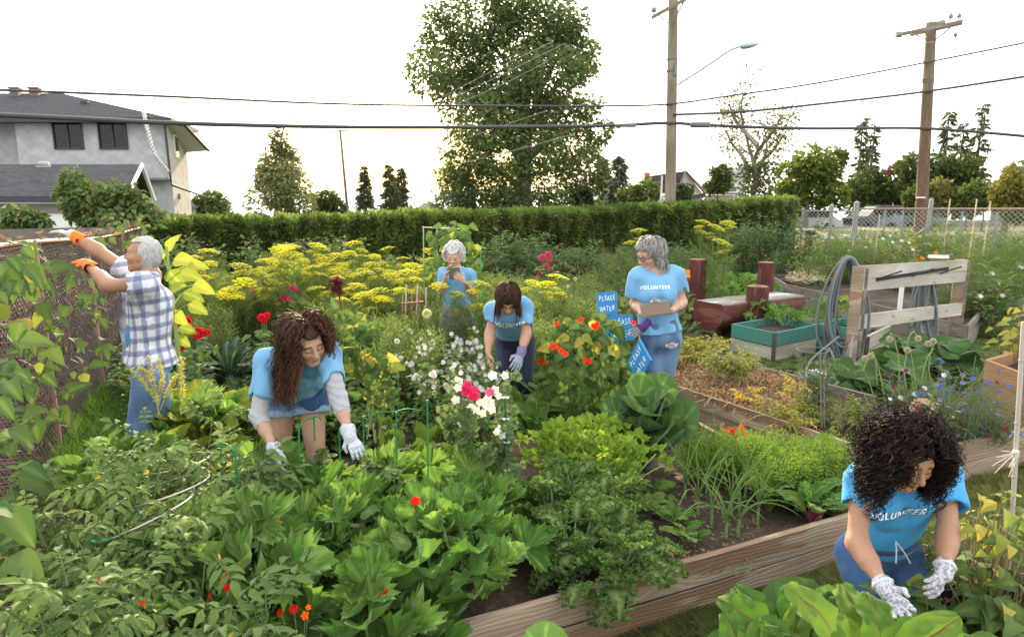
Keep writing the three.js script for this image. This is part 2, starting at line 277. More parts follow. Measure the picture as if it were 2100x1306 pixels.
// ---- hose rack
{
seed(7);
const b0=P(1760,765,0),o=b0.clone(),t=thing('hose_rack','weathered timber frame rack hung with coils of grey hose','hose rack',o);
const D0=-b0.z,p0=Q(1762,545,D0),far=Q(1972,532,D0 + 1.35);const post=(top,w,d)=>{const m=new MB();m.box(top.x,top.y / 2,top.z,w,top.y,d,[1,1,1],-0.5);m.build('post',M.boardWarm,t,null,null,o);const s=new MB();s.box(top.x + 0.075,top.y / 2 + 0.1,top.z + 0.035,0.05,top.y - 0.24,0.1,[1,1,1],-0.5);s.build('post',M.boardGrey,t,null,null,o);};
p0.y +=0;post(p0,0.125,0.125);post(far,0.125,0.11);
const bd=(y0,y1,h)=>{const a=p0.clone().setY(y0),b=far.clone().setY(y1);a.z +=0.085;b.z +=0.085;const e=b.clone().sub(a).normalize();a.addScaledVector(e,0.02);b.addScaledVector(e,0.05);plank('crossboard',a,b,h,0.042,M.boardPale,t,1.05,o);};
bd(p0.y + 0.015,far.y + 0.005,0.15);bd(p0.y - 0.142,far.y - 0.152,0.14);bd(p0.y - 0.56,far.y - 0.58,0.17);
const A=p0.clone().lerp(far,0.12),B=far.clone();A.y -=0.14;B.y -=0.03;A.z +=0.12;B.z +=0.12;
plank('strap',A,A.clone().lerp(B,0.78).setY(A.y + 0.03),0.04,0.012,std({color:0x23262a}),t,1,o);
for(const k of[0.14,0.44,0.72]){const m=new MB(),q=p0.clone().lerp(far,k);q.z +=0.12;q.y -=0.15;m.tube([q,q.clone().add(V(0.08,0.05,0.06)),q.clone().add(V(0.2,0.1,0.1))],0.011,6,[0.03,0.03,0.035]);m.build('hook',M.dull,t,null,null,o);}
const h=new MB(),q=p0.clone().lerp(far,0.72);h.block(V(q.x,p0.y + 0.02,q.z + 0.05),V(0.1,0,0.03),V(0,0.018,0),V(0,0,0.03),[0.75,0.75,0.75]);h.tube([V(q.x + 0.06,p0.y + 0.03,q.z + 0.05),V(q.x + 0.2,p0.y + 0.035,q.z + 0.02)],0.02,8,[0.1,0.12,0.13]);
tag(h.build(numbered('hose_nozzle'),M.dull,scene),'grey spray nozzle lying on top of the hose rack','nozzle');
const foot=new MB();foot.box(b0.x - 0.28,0.03,b0.z + 0.12,0.62,0.06,0.3,[0.75,0.74,0.7],0.3);
tag(foot.build(numbered('paving_slab'),M.soft,scene),'pale concrete slab under the left post of the hose rack','slab');
const coil=(label,c,rx,ry,n,tail,sd)=>{
seed(sd);const k=thing('hose',label,'hose',V(c.x,0,c.z),'hoses hung on the timber rack');
for(let i=0;i<n;i++){
const pts=[],dx=rr(-0.1,0.1),dz=rr(-0.09,0.09),sx=rx*rr(0.65,1.05),sy=ry*rr(0.85,1.08),top=c.y + rr(-0.02,0.05),lean=rr(-0.08,0.08),tone=rr(0.7,1.3),cc=rnd()<0.2?[0.16*tone,0.09,0.08]:[0.13*tone,0.155*tone,0.16*tone];
for(let j=0;j<=40;j++){const a=j / 40*2*Math.PI,e=Math.sin(a),yy=Math.cos(a);pts.push(V(c.x + dx*(1 - yy)*0.5 + e*sx*(0.62 + 0.38*(1 - yy)/ 2)*0.9 + lean*(1 - yy),top - sy*(1 - yy),c.z + dz + e*sx*0.25));}
const m=new MB();m.tube(pts,0.0135,7,cc,false);m.build('hose_loop',M.dull,k,null,null,V(c.x,0,c.z));
}
if(tail){const m=new MB();tail.forEach((w)=>m.tube(curve(w,40),0.0135,7,[0.14,0.16,0.165]));m.build('hose_end',M.dull,k,null,null,V(c.x,0,c.z));}
};
const c1=Q(1746,534,D0);c1.z=-(D0 + 0.1);
coil('thick bundle of grey hose loops over the left post of the timber rack',c1,0.24,0.58,15,[[Q(1740,700,7.4),P(1715,760,0.1),P(1690,745,0.12),P(1700,715,0.3),P(1720,780,0.04),P(1690,800,0.02)],[Q(1722,690,7.5),P(1660,745,0.2),P(1655,790,0.03)],[Q(1750,690,7.4),P(1735,770,0.2),P(1690,815,0.03)]],31);
const c2=Q(1898,560,D0 + 0.95);coil('thin bundle of grey hose hanging inside the right end of the timber rack',c2,0.1,0.42,7,[[Q(1890,650,D0 + 0.9),P(1890,720,0.12),P(1868,745,0.02)]],33);
}
// ---- red timber bench of half logs and posts
{
seed(8);
const logMesh=(a,b,r,mat,parent,o,flatTop,col)=>{
const m=new MB(),n=14,s=20,d=b.clone().sub(a),L=d.length(),t=d.clone().normalize(),up=Math.abs(t.y)>0.8?V(1,0,0):V(0,1,0),x=V(0,0,0).crossVectors(up,t).normalize(),y=V(0,0,0).crossVectors(t,x);
const ring=(f,j)=>{const g=j / s*2*Math.PI;let rad=r*(1 + 0.1*(fbm(Math.cos(g)*1.5 + f*3,Math.sin(g)*1.5,f*4 + r*9)- 0.5)*2);let u=Math.cos(g)*rad,v=Math.sin(g)*rad;if(flatTop)v=Math.min(v,r*0.42);return[u,v];};
for(let i=0;i<=n;i++)for(let j=0;j<=s;j++){const f=i / n,[u,v]=ring(f,j),pale=flatTop&&v>r*0.38;const c=pale?[2.1,7,7.4]:(col??[1,1,1]);m.vert(a.x + d.x*f + x.x*u + y.x*v,a.y + d.y*f + x.y*u + y.y*v,a.z + d.z*f + x.z*u + y.z*v,f*L,j / s*6.28*r,c);}
for(let i=0;i<n;i++)for(let j=0;j<s;j++){const k=i*(s + 1)+ j;m.i.push(k,k + 1,k + s + 2,k,k + s + 2,k + s + 1);}
for(const f of[0,1]){const p=a.clone().addScaledVector(d,f),c=m.vert(p.x,p.y,p.z,0,0,[1.05,0.9,0.85]),k0=m.n;for(let j=0;j<=s;j++){const[u,v]=ring(f,j);m.vert(p.x + x.x*u + y.x*v,p.y + x.y*u + y.y*v,p.z + x.z*u + y.z*v,u,v,[1.05,0.9,0.85]);}for(let j=0;j<s;j++)m.i.push(c,k0 + j,k0 + j + 1);}
return m;
};
const D=10.4,a=Q(1452,637,D - 0.75),b=Q(1618,617,D + 0.35),o=V(a.x,0,a.z),t=thing('log_bench','low bench of split logs painted dark red, worn bare on top','bench',o);
logMesh(a,b,0.29,M.redWood,t,o,true).build('seat',M.redWood,t,null,null,o);
const u1=Q(1500,672,D - 0.35),u2=Q(1590,650,D);const mm=logMesh(u1.clone().setY(0.0),u1.clone().setY(0.3),0.2,M.redWood,t,o,false,[0.55,0.5,0.5]);mm.build('leg',M.redWood,t,null,null,o);
logMesh(u2.clone().setY(0.0),u2.clone().setY(0.35),0.2,M.redWood,t,o,false,[0.55,0.5,0.5]).build('leg',M.redWood,t,null,null,o);
const st=(px,py0,d,r,label)=>{const p=Q(px,py0,d),oo=V(p.x,0,p.z);const q=thing('timber_post',label,'post',oo,null);logMesh(V(p.x,-0.05,p.z),p,r,M.redWood,q,oo).build('post',M.redWood,q,null,null,oo);const m=new MB();m.tube([p.clone(),p.clone().add(V(0,0.004,0))],r*0.9,18,[1.6,2.2,2.0]);m.build('worn_top',M.redWood,q,null,null,oo);return q;};
st(1432,532,D + 0.6,0.143,'tall red timber post behind the volunteer with the clipboard');
st(1573,538,D + 1.0,0.135,'red timber post behind the notched post of the log bench');
const nq=st(1555,587,D - 0.6,0.158,'short notched red timber post in front of the log bench');
const q=Q(1555,587,D - 0.6),m=new MB();m.tube([q.clone().add(V(0,0.006,0)),q.clone().add(V(0,0.01,0))],0.045,10,[0.1,0.1,0.1]);m.build('hole',M.dull,nq,null,null,V(q.x,0,q.z));
}
// ---- chain-link fences
function chainLink(parent,a,b,y0,h,cell,r,col,off,y1=h){
const m=new MB(),d=b.clone().sub(a),L=Math.hypot(d.x,d.z),n=Math.ceil((L + h)/ cell);
const at=(s,y)=>V(a.x + d.x*s / L,y,a.z + d.z*s / L),hh=(s)=>lerp(h,y1,clamp(s / L,0,1))- y0;
for(let k=0;k<n;k++)for(const sg of[1,-1]){
let s0=k*cell -(sg>0?h:0),s1=s0 + sg*h;if(sg<0){s1=s0 - h;}
let t0=0,t1=1;const S=(t)=>s0 +(s1 - s0)*t;
const cl=(v)=>(v - s0)/(s1 - s0);const c0=cl(0),c1=cl(L);t0=Math.max(t0,Math.min(c0,c1));t1=Math.min(t1,Math.max(c0,c1));if(t1 - t0<0.01)continue;
const p=at(S(t0),y0 + t0*hh(S(t0))),q=at(S(t1),y0 + t1*hh(S(t1))),e=V(-d.z,0,d.x).normalize().multiplyScalar(r*sg*0.8);p.add(e);q.add(e);m.tube([p,q],r,3,col,false);
}
return m.build('chain_link_mesh',M.metal,parent,null,'stuff',off);
}
const FEN={a:V(-2.62,0,-2.75),b:V(-4.68,0,-7.84),c:V(-6.1,0,-11.4)};
{
seed(9);
const{a,b,c}=FEN,t=thing('chain_link_fence','rusty chain-link fence under the climbing vines at the left','fence',a.clone());
chainLink(t,a,c,0.05,1.79,0.062,0.0034,[0.09,0.072,0.06],a,1.55);
const rail=new MB();rail.tube(curve([V(a.x,1.8,a.z),V(-3.45,1.75,-4.8),V(b.x,1.6,b.z),V(c.x,1.55,c.z)],30),0.02,8,(f)=>[0.2,0.11,0.07]);rail.build('top_rail',M.dull,t,'rust-red top rail',null,a);
for(const f of[0.05,0.27,0.48,0.72,1]){const p=a.clone().lerp(c,f),m=new MB();m.tube([V(p.x,0,p.z),V(p.x,lerp(1.82,1.58,f),p.z)],0.025,8,[0.3,0.2,0.14]);m.build('fence_post',M.dull,t,null,null,a);}
}
{
const D=22.3,ra=[0.33,0.23,0.19],gv=[0.24,0.26,0.27];
const a=Q(1757,432,D).setY(0),b=Q(2260,432,D - 4).setY(0),hh=Q(1757,428,D).y,t=thing('chain_link_fence','chain-link fence with a rust-brown top rail along the back of the plots','fence',a.clone());
chainLink(t,a,b,0.05,hh,0.14,0.007,[0.36,0.35,0.33],a,Q(2260,428,D - 4).y);
const r=new MB();r.tube([V(a.x,hh,a.z),V(b.x,Q(2260,428,D - 4).y,b.z)],0.03,6,ra);r.build('top_rail',M.dull,t,'rust-brown rail',null,a);
for(const[px,w,e]of[[1828,0.03,0],[1870,0.03,0],[1931,0.065,0.3],[2000,0.03,0],[2072,0.04,0]]){const f=(px - 1757)/ 503,p=a.clone().lerp(b,f),m=new MB(),top=hh + e - 0.03*(e?0:1);m.tube([V(p.x,0,p.z),V(p.x,top,p.z)],w,8,gv);if(e)m.tube([V(p.x,top,p.z),V(p.x,top + 0.05,p.z)],[w,0.02],8,gv);m.build('fence_post',M.dull,t,null,null,a);}
const br=new MB(),bp=a.clone().lerp(b,0.345);br.tube([V(bp.x,1.1,bp.z),V(bp.x - 1.1,0.3,bp.z)],0.025,6,gv);br.build('brace',M.dull,t,null,null,a);
const g=thing('garden_gate','galvanised chain-link gate at the end of the clipped hedge','gate',Q(1647,430,D).setY(0)),go=g.position,gh=Q(1700,430,D).y;
const pl=(px,w,top)=>{const p=Q(px,430,D),m=new MB();m.tube([V(p.x,0.02,p.z),V(p.x,top,p.z)],w,8,gv);m.tube([V(p.x,top,p.z),V(p.x,top + 0.06,p.z)],[w*1.25,0.02],8,gv);m.build('gate_post',M.dull,g,null,null,go);return p;};
const q0=pl(1648,0.04,gh),q1=pl(1707,0.06,gh + 0.12),q2=pl(1757,0.085,gh + 0.22);
for(const y of[gh - 0.04,0.62,0.08]){const m=new MB();m.tube([V(q0.x,y,q0.z),V(q2.x,y,q2.z)],0.026,6,gv);m.build('gate_rail',M.dull,g,null,null,go);}
chainLink(g,q0.clone().setY(0),q2.clone().setY(0),0.08,gh - 0.05,0.13,0.006,[0.4,0.42,0.43],go);
const lb=new MB(),lp=Q(1660,478,D - 0.4);lb.box(lp.x,lp.y,lp.z,0.32,0.13,0.2,[0.03,0.03,0.035]);lb.box(lp.x,lp.y + 0.07,lp.z,0.34,0.02,0.22,[0.05,0.05,0.05]);const bx=thing('mailbox','small black letter box on an orange stake beside the gate','mailbox',V(lp.x,0,lp.z));lb.build('box',M.dull,bx,null,null,bx.position);
const sk=new MB();sk.box(lp.x - 0.1,lp.y / 2 - 0.03,lp.z,0.1,lp.y - 0.06,0.1,[0.6,0.22,0.06]);sk.build('stake',M.dull,bx,null,null,bx.position);
}
// ---- leaf templates shared by trees, hedge and plants
const tmpl=(f)=>{const m=new MB();f(m);return{p:m.p,u:m.u,c:m.c,i:m.i};};
function blade(m,o){
const nu=o.nu??4,nv=o.nv??1,k0=m.n,L=o.L??1,W=o.W??0.5,sd=o.seed??1;
let y=0,z=0,ang=o.rise??0.2;const bend=o.bend??0.8;
for(let i=0;i<=nu;i++){
const u=i / nu,w=W*(o.profile??((t)=>Math.sin(Math.PI*Math.pow(t,0.75))*0.98 + 0.02))(u);
for(let j=-nv;j<=nv;j++){
const v=Math.sign(j)*Math.pow(Math.abs(j / nv),nv>3?1.7:1),e=Math.abs(v),ru=(o.ruffle??0)*e*e*Math.sin(u*(o.waves??5)*6.283 +(j>0?1.7:0)+ sd),pk=(o.pucker??0)*(noise(u*7 + sd,v*4 + 9,sd)- 0.5);
const rib=e<0.01,c=o.color??[1,1,1],t=(o.vein&&rib)?o.vein:1 -(o.edge??0)*e,cc=Array.isArray(t)?t:[c[0]*t,c[1]*t,c[2]*t];
const up=(o.fold??0.25)*e*w + ru*L + pk*L;
m.vert(v*w*(1 - 0.3*(o.fold??0.25)),y - Math.sin(ang)*0 + up*Math.sin(-ang)*0.3,z + up,v*0.5 + 0.5,u,cc);
}
const s=L / nu;ang -=bend / nu;y +=Math.cos(ang)*s;z +=Math.sin(ang)*s;
}
const q=nv*2 + 1;
for(let i=0;i<nu;i++)for(let j=0;j<q - 1;j++){const k=k0 + i*q + j;m.i.push(k,k + 1,k + q + 1,k,k + q + 1,k + q);}
return m;
}
function palm(m,o){
const n=o.n??40,rings=o.rings??3,sd=o.seed??0,k0=m.n,R=o.R??1,c=o.color??[1,1,1],pale=o.pale??[1.5,1.5,1.5];
const rad=(a)=>{
const lob=o.lobes??5,span=o.span??2.5;let f=0;const x=Math.abs(a)/ span;if(x>1)return 0.12;
const ph=x*(lob - 1)/ 2,near=Math.abs(ph - Math.round(ph))*2;f=1 -(o.cut??0.35)*Math.pow(near,o.pw??1.2);f*=lerp(1,o.back??0.62,x);
f*=1 +(o.serr??0.06)*(Math.sin(a*(o.teeth??26)+ sd));return f;
};
const lob=o.lobes??5,span=o.span??2.5;
m.vert(0,0,0,0.5,0.5,[c[0]*pale[0],c[1]*pale[1],c[2]*pale[2]]);
for(let r=1;r<=rings;r++)for(let j=0;j<=n;j++){
const a=lerp(-span,span,j / n)*1.0,f=r / rings,d=rad(a)*R*f;
const ph=Math.abs(a)/ span*(lob - 1)/ 2,near=Math.abs(ph - Math.round(ph))*2;
const z=(o.cup??0.12)*R*f*f +(o.vdepth??0.1)*R*f*(near - 0.5)+(o.wave??0.06)*R*f*f*Math.sin(a*3 + sd*2.1)+ 0.05*R*(noise(d*6 / R + sd,a*3,sd)- 0.5)-(o.droop??0)*R*Math.max(0,Math.cos(a))*f*f -(o.sag??0)*R*Math.abs(Math.sin(a))*f*f;
const vein=near<0.12&&f<0.95?(o.veinK??1.25):1,bl=o.blotch&&noise(d*9 / R + sd,a*5)>0.62?o.blotch:1,t=vein*bl*(0.92 + 0.16*noise(j*0.7,r*3,sd));
m.vert(Math.sin(a)*d,Math.cos(a)*d,z,0.5 + Math.sin(a)*f*0.5,0.5 + Math.cos(a)*f*0.5,[c[0]*t,c[1]*t,c[2]*t]);
}
for(let j=0;j<n;j++){m.i.push(k0,k0 + 1 + j + 1,k0 + 1 + j);for(let r=0;r<rings - 1;r++){const k=k0 + 1 + r*(n + 1)+ j;m.i.push(k,k + 1,k + n + 2,k,k + n + 2,k + n + 1);}}
return m;
}
const T={};
T.leaf2=tmpl((m)=>blade(m,{nu:2,nv:1,W:0.3,fold:0.35,bend:0.9}));
T.leafQ=tmpl((m)=>{m.vert(0,0,0,0,0,[1,1,1]);m.vert(0.3,0.5,0.06,1,0.5,[1,1,1]);m.vert(0,1,-0.12,0,1,[1,1,1]);m.vert(-0.3,0.5,0.06,0,0.5,[1,1,1]);m.i.push(0,1,2,0,2,3);});
T.leaf3=tmpl((m)=>blade(m,{nu:3,nv:1,W:0.34,fold:0.3,bend:0.9,edge:0.1}));
const mtx=new THREE.Matrix4(),MIX=(a,b,t)=>[lerp(a[0],b[0],t),lerp(a[1],b[1],t),lerp(a[2],b[2],t)];
// ---- trees
function crownGeo(lobes,nLeaf,size,c0,c1,t=T.leafQ,shell=0.5,gap=0.36,gs=1){
const m=new MB();let vol=lobes.map((l)=>l[3]*l[4]+ l[4]*l[5]),tot=vol.reduce((a,b)=>a + b,0);
lobes.forEach((l,q)=>{
const n=Math.round(nLeaf*vol[q]/ tot),tone=rr(0.75,1.2);
for(let k=0;k<n;k++){
const d=dirOf(rr(0,6.283),Math.asin(rr(-1,1))),r=Math.pow(rr(shell*shell*shell,1),1 / 3)*(1 + 0.22*(noise(d.x*3 + q,d.y*3,d.z*3)- 0.5)*2);
const p=V(l[0]+ d.x*l[3]*r,l[1]+ d.y*l[4]*r,l[2]+ d.z*l[5]*r);
if(fbm(p.x*gs + 31,p.y*gs,p.z*gs,3)<gap)continue;
const dir=V(d.x + rr(-0.9,0.9),d.y*0.6 - 0.35 + rr(-0.7,0.7),d.z + rr(-0.9,0.9)),up=V(rr(-1,1),rr(0.1,1.2),rr(-1,1)),s=size*rr(0.6,1.35);
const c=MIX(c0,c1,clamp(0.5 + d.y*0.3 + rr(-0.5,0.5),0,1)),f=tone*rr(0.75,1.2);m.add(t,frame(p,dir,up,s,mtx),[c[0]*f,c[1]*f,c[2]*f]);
}
});
return m;
}
function limb(m,a,b,r0,r1,col,wob=0.06,n=6){const L=a.distanceTo(b),pts=[];for(let i=0;i<=n;i++){const t=i / n,p=a.clone().lerp(b,t);if(i&&i<n)p.add(V(rr(-1,1),rr(-0.5,0.5),rr(-1,1)).multiplyScalar(L*wob));pts.push(p);}m.tube(pts,(t)=>lerp(r0,r1,t),6,col,true);}
const BARK=[0.16,0.13,0.1];
function tree(name,label,cat,base,lobes,o){
const t=thing(name,label,cat,base,o.group),w=new MB();const H1=Math.max(...lobes.map((l)=>l[1]));
limb(w,V(0,-0.3,0),V(o.lean??0,H1*0.8,0),o.r??0.25,(o.r??0.25)*0.3,o.bark??BARK,0.012,8);
lobes.slice(0,14).forEach((l)=>{const y0=Math.min(H1*0.75,Math.max(H1*0.18,l[1]*0.55));limb(w,V((o.lean??0)*y0 / H1,y0,0),V(l[0]*0.92,l[1],l[2]*0.92),(o.r??0.25)*0.4,0.03,o.bark??BARK,0.05,5);});
w.build('trunk',M.stem,t);
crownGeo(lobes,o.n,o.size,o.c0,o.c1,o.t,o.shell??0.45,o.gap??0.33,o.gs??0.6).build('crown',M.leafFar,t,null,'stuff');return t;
}
const lobesPx=(D,base,list,depth=0.8,n=1)=>list.flatMap(([x,y,rx,ry])=>{const p=Q(x,y,D),s=D*1.02 / F;const out=[];for(let k=0;k<n;k++)out.push([p.x - base.x,p.y - base.y,p.z - base.z + rr(-1,1)*depth*rx*s,rx*s,ry*s,rx*s*0.9]);return out;});
function conifer(label,px,pyTop,D,wpx,baseY=0,o={}){
const top=Q(px,pyTop,D),t=thing('spruce_tree',label,'tree',V(top.x,baseY,top.z),o.group),h=top.y - baseY,R=wpx / 2*D / F,w=new MB(),m=new MB();
w.tube([V(0,0,0),V(0,h*0.6,0),V(0,h,0)],[0.14 + h*0.008,0.1,0.015],6,BARK);
const rings=o.rings??26;
for(let k=0;k<rings;k++){
const f=Math.pow(k / rings,0.9),y=h*(0.1 + 0.9*f),r=R*Math.pow(1 - f,0.85)*rr(0.75,1.15)+ 0.06,nb=Math.max(3,Math.round((o.nb??8)*(1 - f*0.6)));
for(let b=0;b<nb;b++){
if(rnd()<(o.sparse??0.12))continue;const az=rr(0,6.283),L=r*rr(0.6,1.15),e=dirOf(az,-0.25 - 0.3*(1 - f)+ f*0.5),tip=V(e.x*L,y + e.y*L,e.z*L);w.tube([V(0,y,0),tip],[0.025,0.008],3,BARK,false);
const nn=Math.round(6 + L*9);for(let q=0;q<nn;q++){const u=rr(0.12,1),p=V(e.x*L*u,y + e.y*L*u,e.z*L*u),d=V(e.x + rr(-0.9,0.9),-0.55 + rr(-0.4,0.3),e.z + rr(-0.9,0.9)),c=MIX(o.c0??[0.022,0.05,0.035],o.c1??[0.05,0.095,0.06],rnd());m.add(T.leafQ,frame(p,d,V(rr(-1,1),1,rr(-1,1)),{x:0.5*rr(0.3,0.6),y:rr(0.3,0.6)*(o.ns??1),z:0.5},mtx),c);}
}
}
w.build('trunk',M.stem,t);m.build('crown',M.leafFar,t,null,'stuff');return t;
}
{
seed(21);
const D=40,b=Q(1075,440,D).setY(0);
const list=[[985,30,100,62],[1090,50,95,70],[930,110,85,60],[1040,130,110,75],[1140,110,75,60],[890,160,50,42],[1185,125,38,45],[960,190,75,55],[1080,210,90,70],[1000,250,80,60],[1160,230,60,40],[1205,215,30,24],[1060,300,100,60],[960,320,55,60],[1180,295,65,42],[1225,272,28,26],[1000,385,90,60],[1100,385,100,60],[1190,350,50,45],[925,390,45,55],[1055,5,55,45],[990,420,70,30],[1090,420,80,30],[920,425,40,30],[1170,405,60,35],[905,60,35,40],[1150,55,50,40],[1120,165,80,50]];
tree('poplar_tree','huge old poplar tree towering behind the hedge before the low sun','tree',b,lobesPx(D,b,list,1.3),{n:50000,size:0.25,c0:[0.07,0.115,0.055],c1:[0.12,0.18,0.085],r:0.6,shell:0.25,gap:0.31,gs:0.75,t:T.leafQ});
const D2=24,b2=Q(575,440,D2).setY(0);
tree('birch_tree','slender young birch with airy pale leaves left of the sun','tree',b2,lobesPx(D2,b2,[[575,290,25,35],[570,340,40,45],[590,380,50,45],[560,410,52,42],[605,415,42,35],[585,255,18,24],[545,365,28,30]],0.7),{n:8000,size:0.13,c0:[0.09,0.12,0.06],c1:[0.16,0.19,0.1],r:0.07,shell:0.1,gap:0.38,gs:1.6});
const bush=(label,px,py,D,list,c0,c1,n,size,o={})=>{const bb=Q(px,py,D).setY(0);return tree(o.name??'leafy_tree',label,'tree',bb,lobesPx(D,bb,list,0.5),{n,size,c0,c1,r:o.r??0.18,shell:0.3,gap:o.gap??0.3,gs:0.7,...o});};
const g0=[0.045,0.08,0.03],g1=[0.1,0.15,0.05];
bush('round distant tree beside the grey house',432,445,62,[[430,418,32,24],[450,432,22,16],[412,432,20,16]],g0,g1,1900,0.4);
bush('small hazy tree between the birch and the bare pole',672,440,66,[[670,412,24,20],[688,426,18,14],[655,424,14,14]],g0,g1,1500,0.4);
bush('round sunlit maple behind the right end of the hedge',1655,432,42,[[1655,335,45,34],[1690,345,38,36],[1630,360,36,38],[1670,385,58,40],[1620,400,34,30],[1715,320,20,18],[1700,400,30,30]],[0.05,0.095,0.025],[0.14,0.19,0.05],6500,0.3,{name:'maple_tree'});
bush('low dark green tree left of the purple plum tree',1790,430,48,[[1780,375,32,26],[1755,390,28,28],[1805,395,28,30]],g0,[0.07,0.12,0.04],2600,0.33);
bush('purple-leaved plum tree beyond the chain-link fence',1840,430,50,[[1838,365,28,28],[1850,395,26,30],[1822,395,22,28]],[0.06,0.035,0.045],[0.1,0.06,0.06],2200,0.33,{name:'plum_tree'});
bush('broad green tree behind the brown utility pole',1925,430,46,[[1880,345,38,30],[1925,345,45,30],[1970,350,40,32],[1900,385,45,30],[1960,385,45,28]],g0,[0.08,0.13,0.04],5200,0.32);
bush('yellow-green shrub tree at the far right edge',2065,440,30,[[2060,400,30,40],[2090,420,30,34],[2075,365,16,24]],[0.1,0.12,0.03],[0.2,0.2,0.06],2400,0.2);
bush('tree crown rising over the dark roof at the right edge',2090,400,60,[[2090,350,26,16],[2110,365,30,20]],g0,g1,1300,0.4);
for(const[px,w,h,lab]of[[1915,34,40,'loose pale shrub just right of the brown utility pole'],[1470,26,30,'dark leafy tree between the two white houses'],[1310,36,26,'bushy green tree left of the gabled white house'],[1985,30,34,'dark rounded shrub behind the tall fence post'],[1880,24,28,'green shrub left of the brown utility pole'],[2020,26,26,'dark shrub below the spruces at the right']]){const D=38,py=px<1500?(px===1470?365:395):402;bush(lab,px,430,D,[[px - w*0.4,py + 6,w*0.7,h*0.8],[px + w*0.4,py,w*0.7,h*0.9]],g0,px===1915?[0.2,0.2,0.09]:g1,1300,0.24,{r:0.08});}
{
const D=34,b=Q(1548,405,D).setY(0),t=thing('ragged_tree','tall thin half bare tree with ragged leaves beside the maple','tree',b),w=new MB(),m=new MB();
const L=(x,y)=>{const p=Q(x,y,D);return V(p.x - b.x,p.y,rr(-0.8,0.8));};
for(const pts of[[[1548,420],[1550,360],[1545,300],[1530,220],[1528,165]],[[1548,380],[1560,320],[1580,270],[1600,240],[1625,235]],[[1548,370],[1525,330],[1510,290],[1488,262]],[[1552,395],[1568,350],[1570,300],[1562,235]],[[1545,300],[1515,240],[1505,205]],[[1550,350],[1590,310],[1610,265]]]){
const p=curve(pts.map(([x,y])=>L(x,y)),14);w.tube(p,(f)=>lerp(0.13,0.015,f),6,[0.22,0.2,0.17]);
p.forEach((q,i)=>{if(i>5)for(let k=0;k<50;k++){const pp=q.clone().add(V(rr(-0.6,0.6),rr(-0.5,0.6),rr(-0.6,0.6)));m.add(T.leafQ,frame(pp,V(rr(-1,1),rr(-1,0.4),rr(-1,1)),V(rr(-1,1),1,rr(-1,1)),0.17*rr(0.6,1.3),mtx),MIX([0.08,0.11,0.06],[0.15,0.17,0.09],rnd()));}});
}
for(let k=0;k<1100;k++){const p=L(rr(1515,1590),rr(330,420));m.add(T.leafQ,frame(p,V(rr(-1,1),rr(-1,0.4),rr(-1,1)),V(rr(-1,1),1,rr(-1,1)),0.22,mtx),MIX([0.06,0.09,0.05],[0.12,0.15,0.08],rnd()));}
w.build('trunk',M.stem,t);m.build('crown',M.leafFar,t,null,'stuff');
}
const grp='spruces far behind the hedge and fence';
[['slim spruce silhouette left of the sun, nearest the bare pole',745,338,85,42],['tall sunlit spruce of the close pair left of the sun',797,335,80,52],['thinner spruce of the close pair left of the sun',822,342,84,44],['blue-green spruce right of the great poplar',1272,316,52,66],['broad spruce at the foot of the great poplar, right side',1238,322,56,60],['low spruce before the gabled white house',1196,378,40,62],['small young spruce in front of the gabled house',1402,372,40,26],['left spruce of the pair over the maple and plum',1772,236,56,46],['right spruce of the pair over the maple and plum',1796,246,58,40],['spruce nearest to the brown utility pole at the right',1950,222,52,44],['second of the three spruces at the right',1980,246,54,40],['tallest of the three spruces at the right',2020,206,54,62]].forEach(([l,px,py,D,w],k)=>conifer(l,px,py,D,w,0,{group:grp,c0:k===3?[0.06,0.09,0.085]:[0.045,0.07,0.045],c1:k===3?[0.11,0.15,0.14]:[0.09,0.13,0.075],sparse:k>6?0.3:0.12,nb:k>6?7:9,ns:1.3}));
}
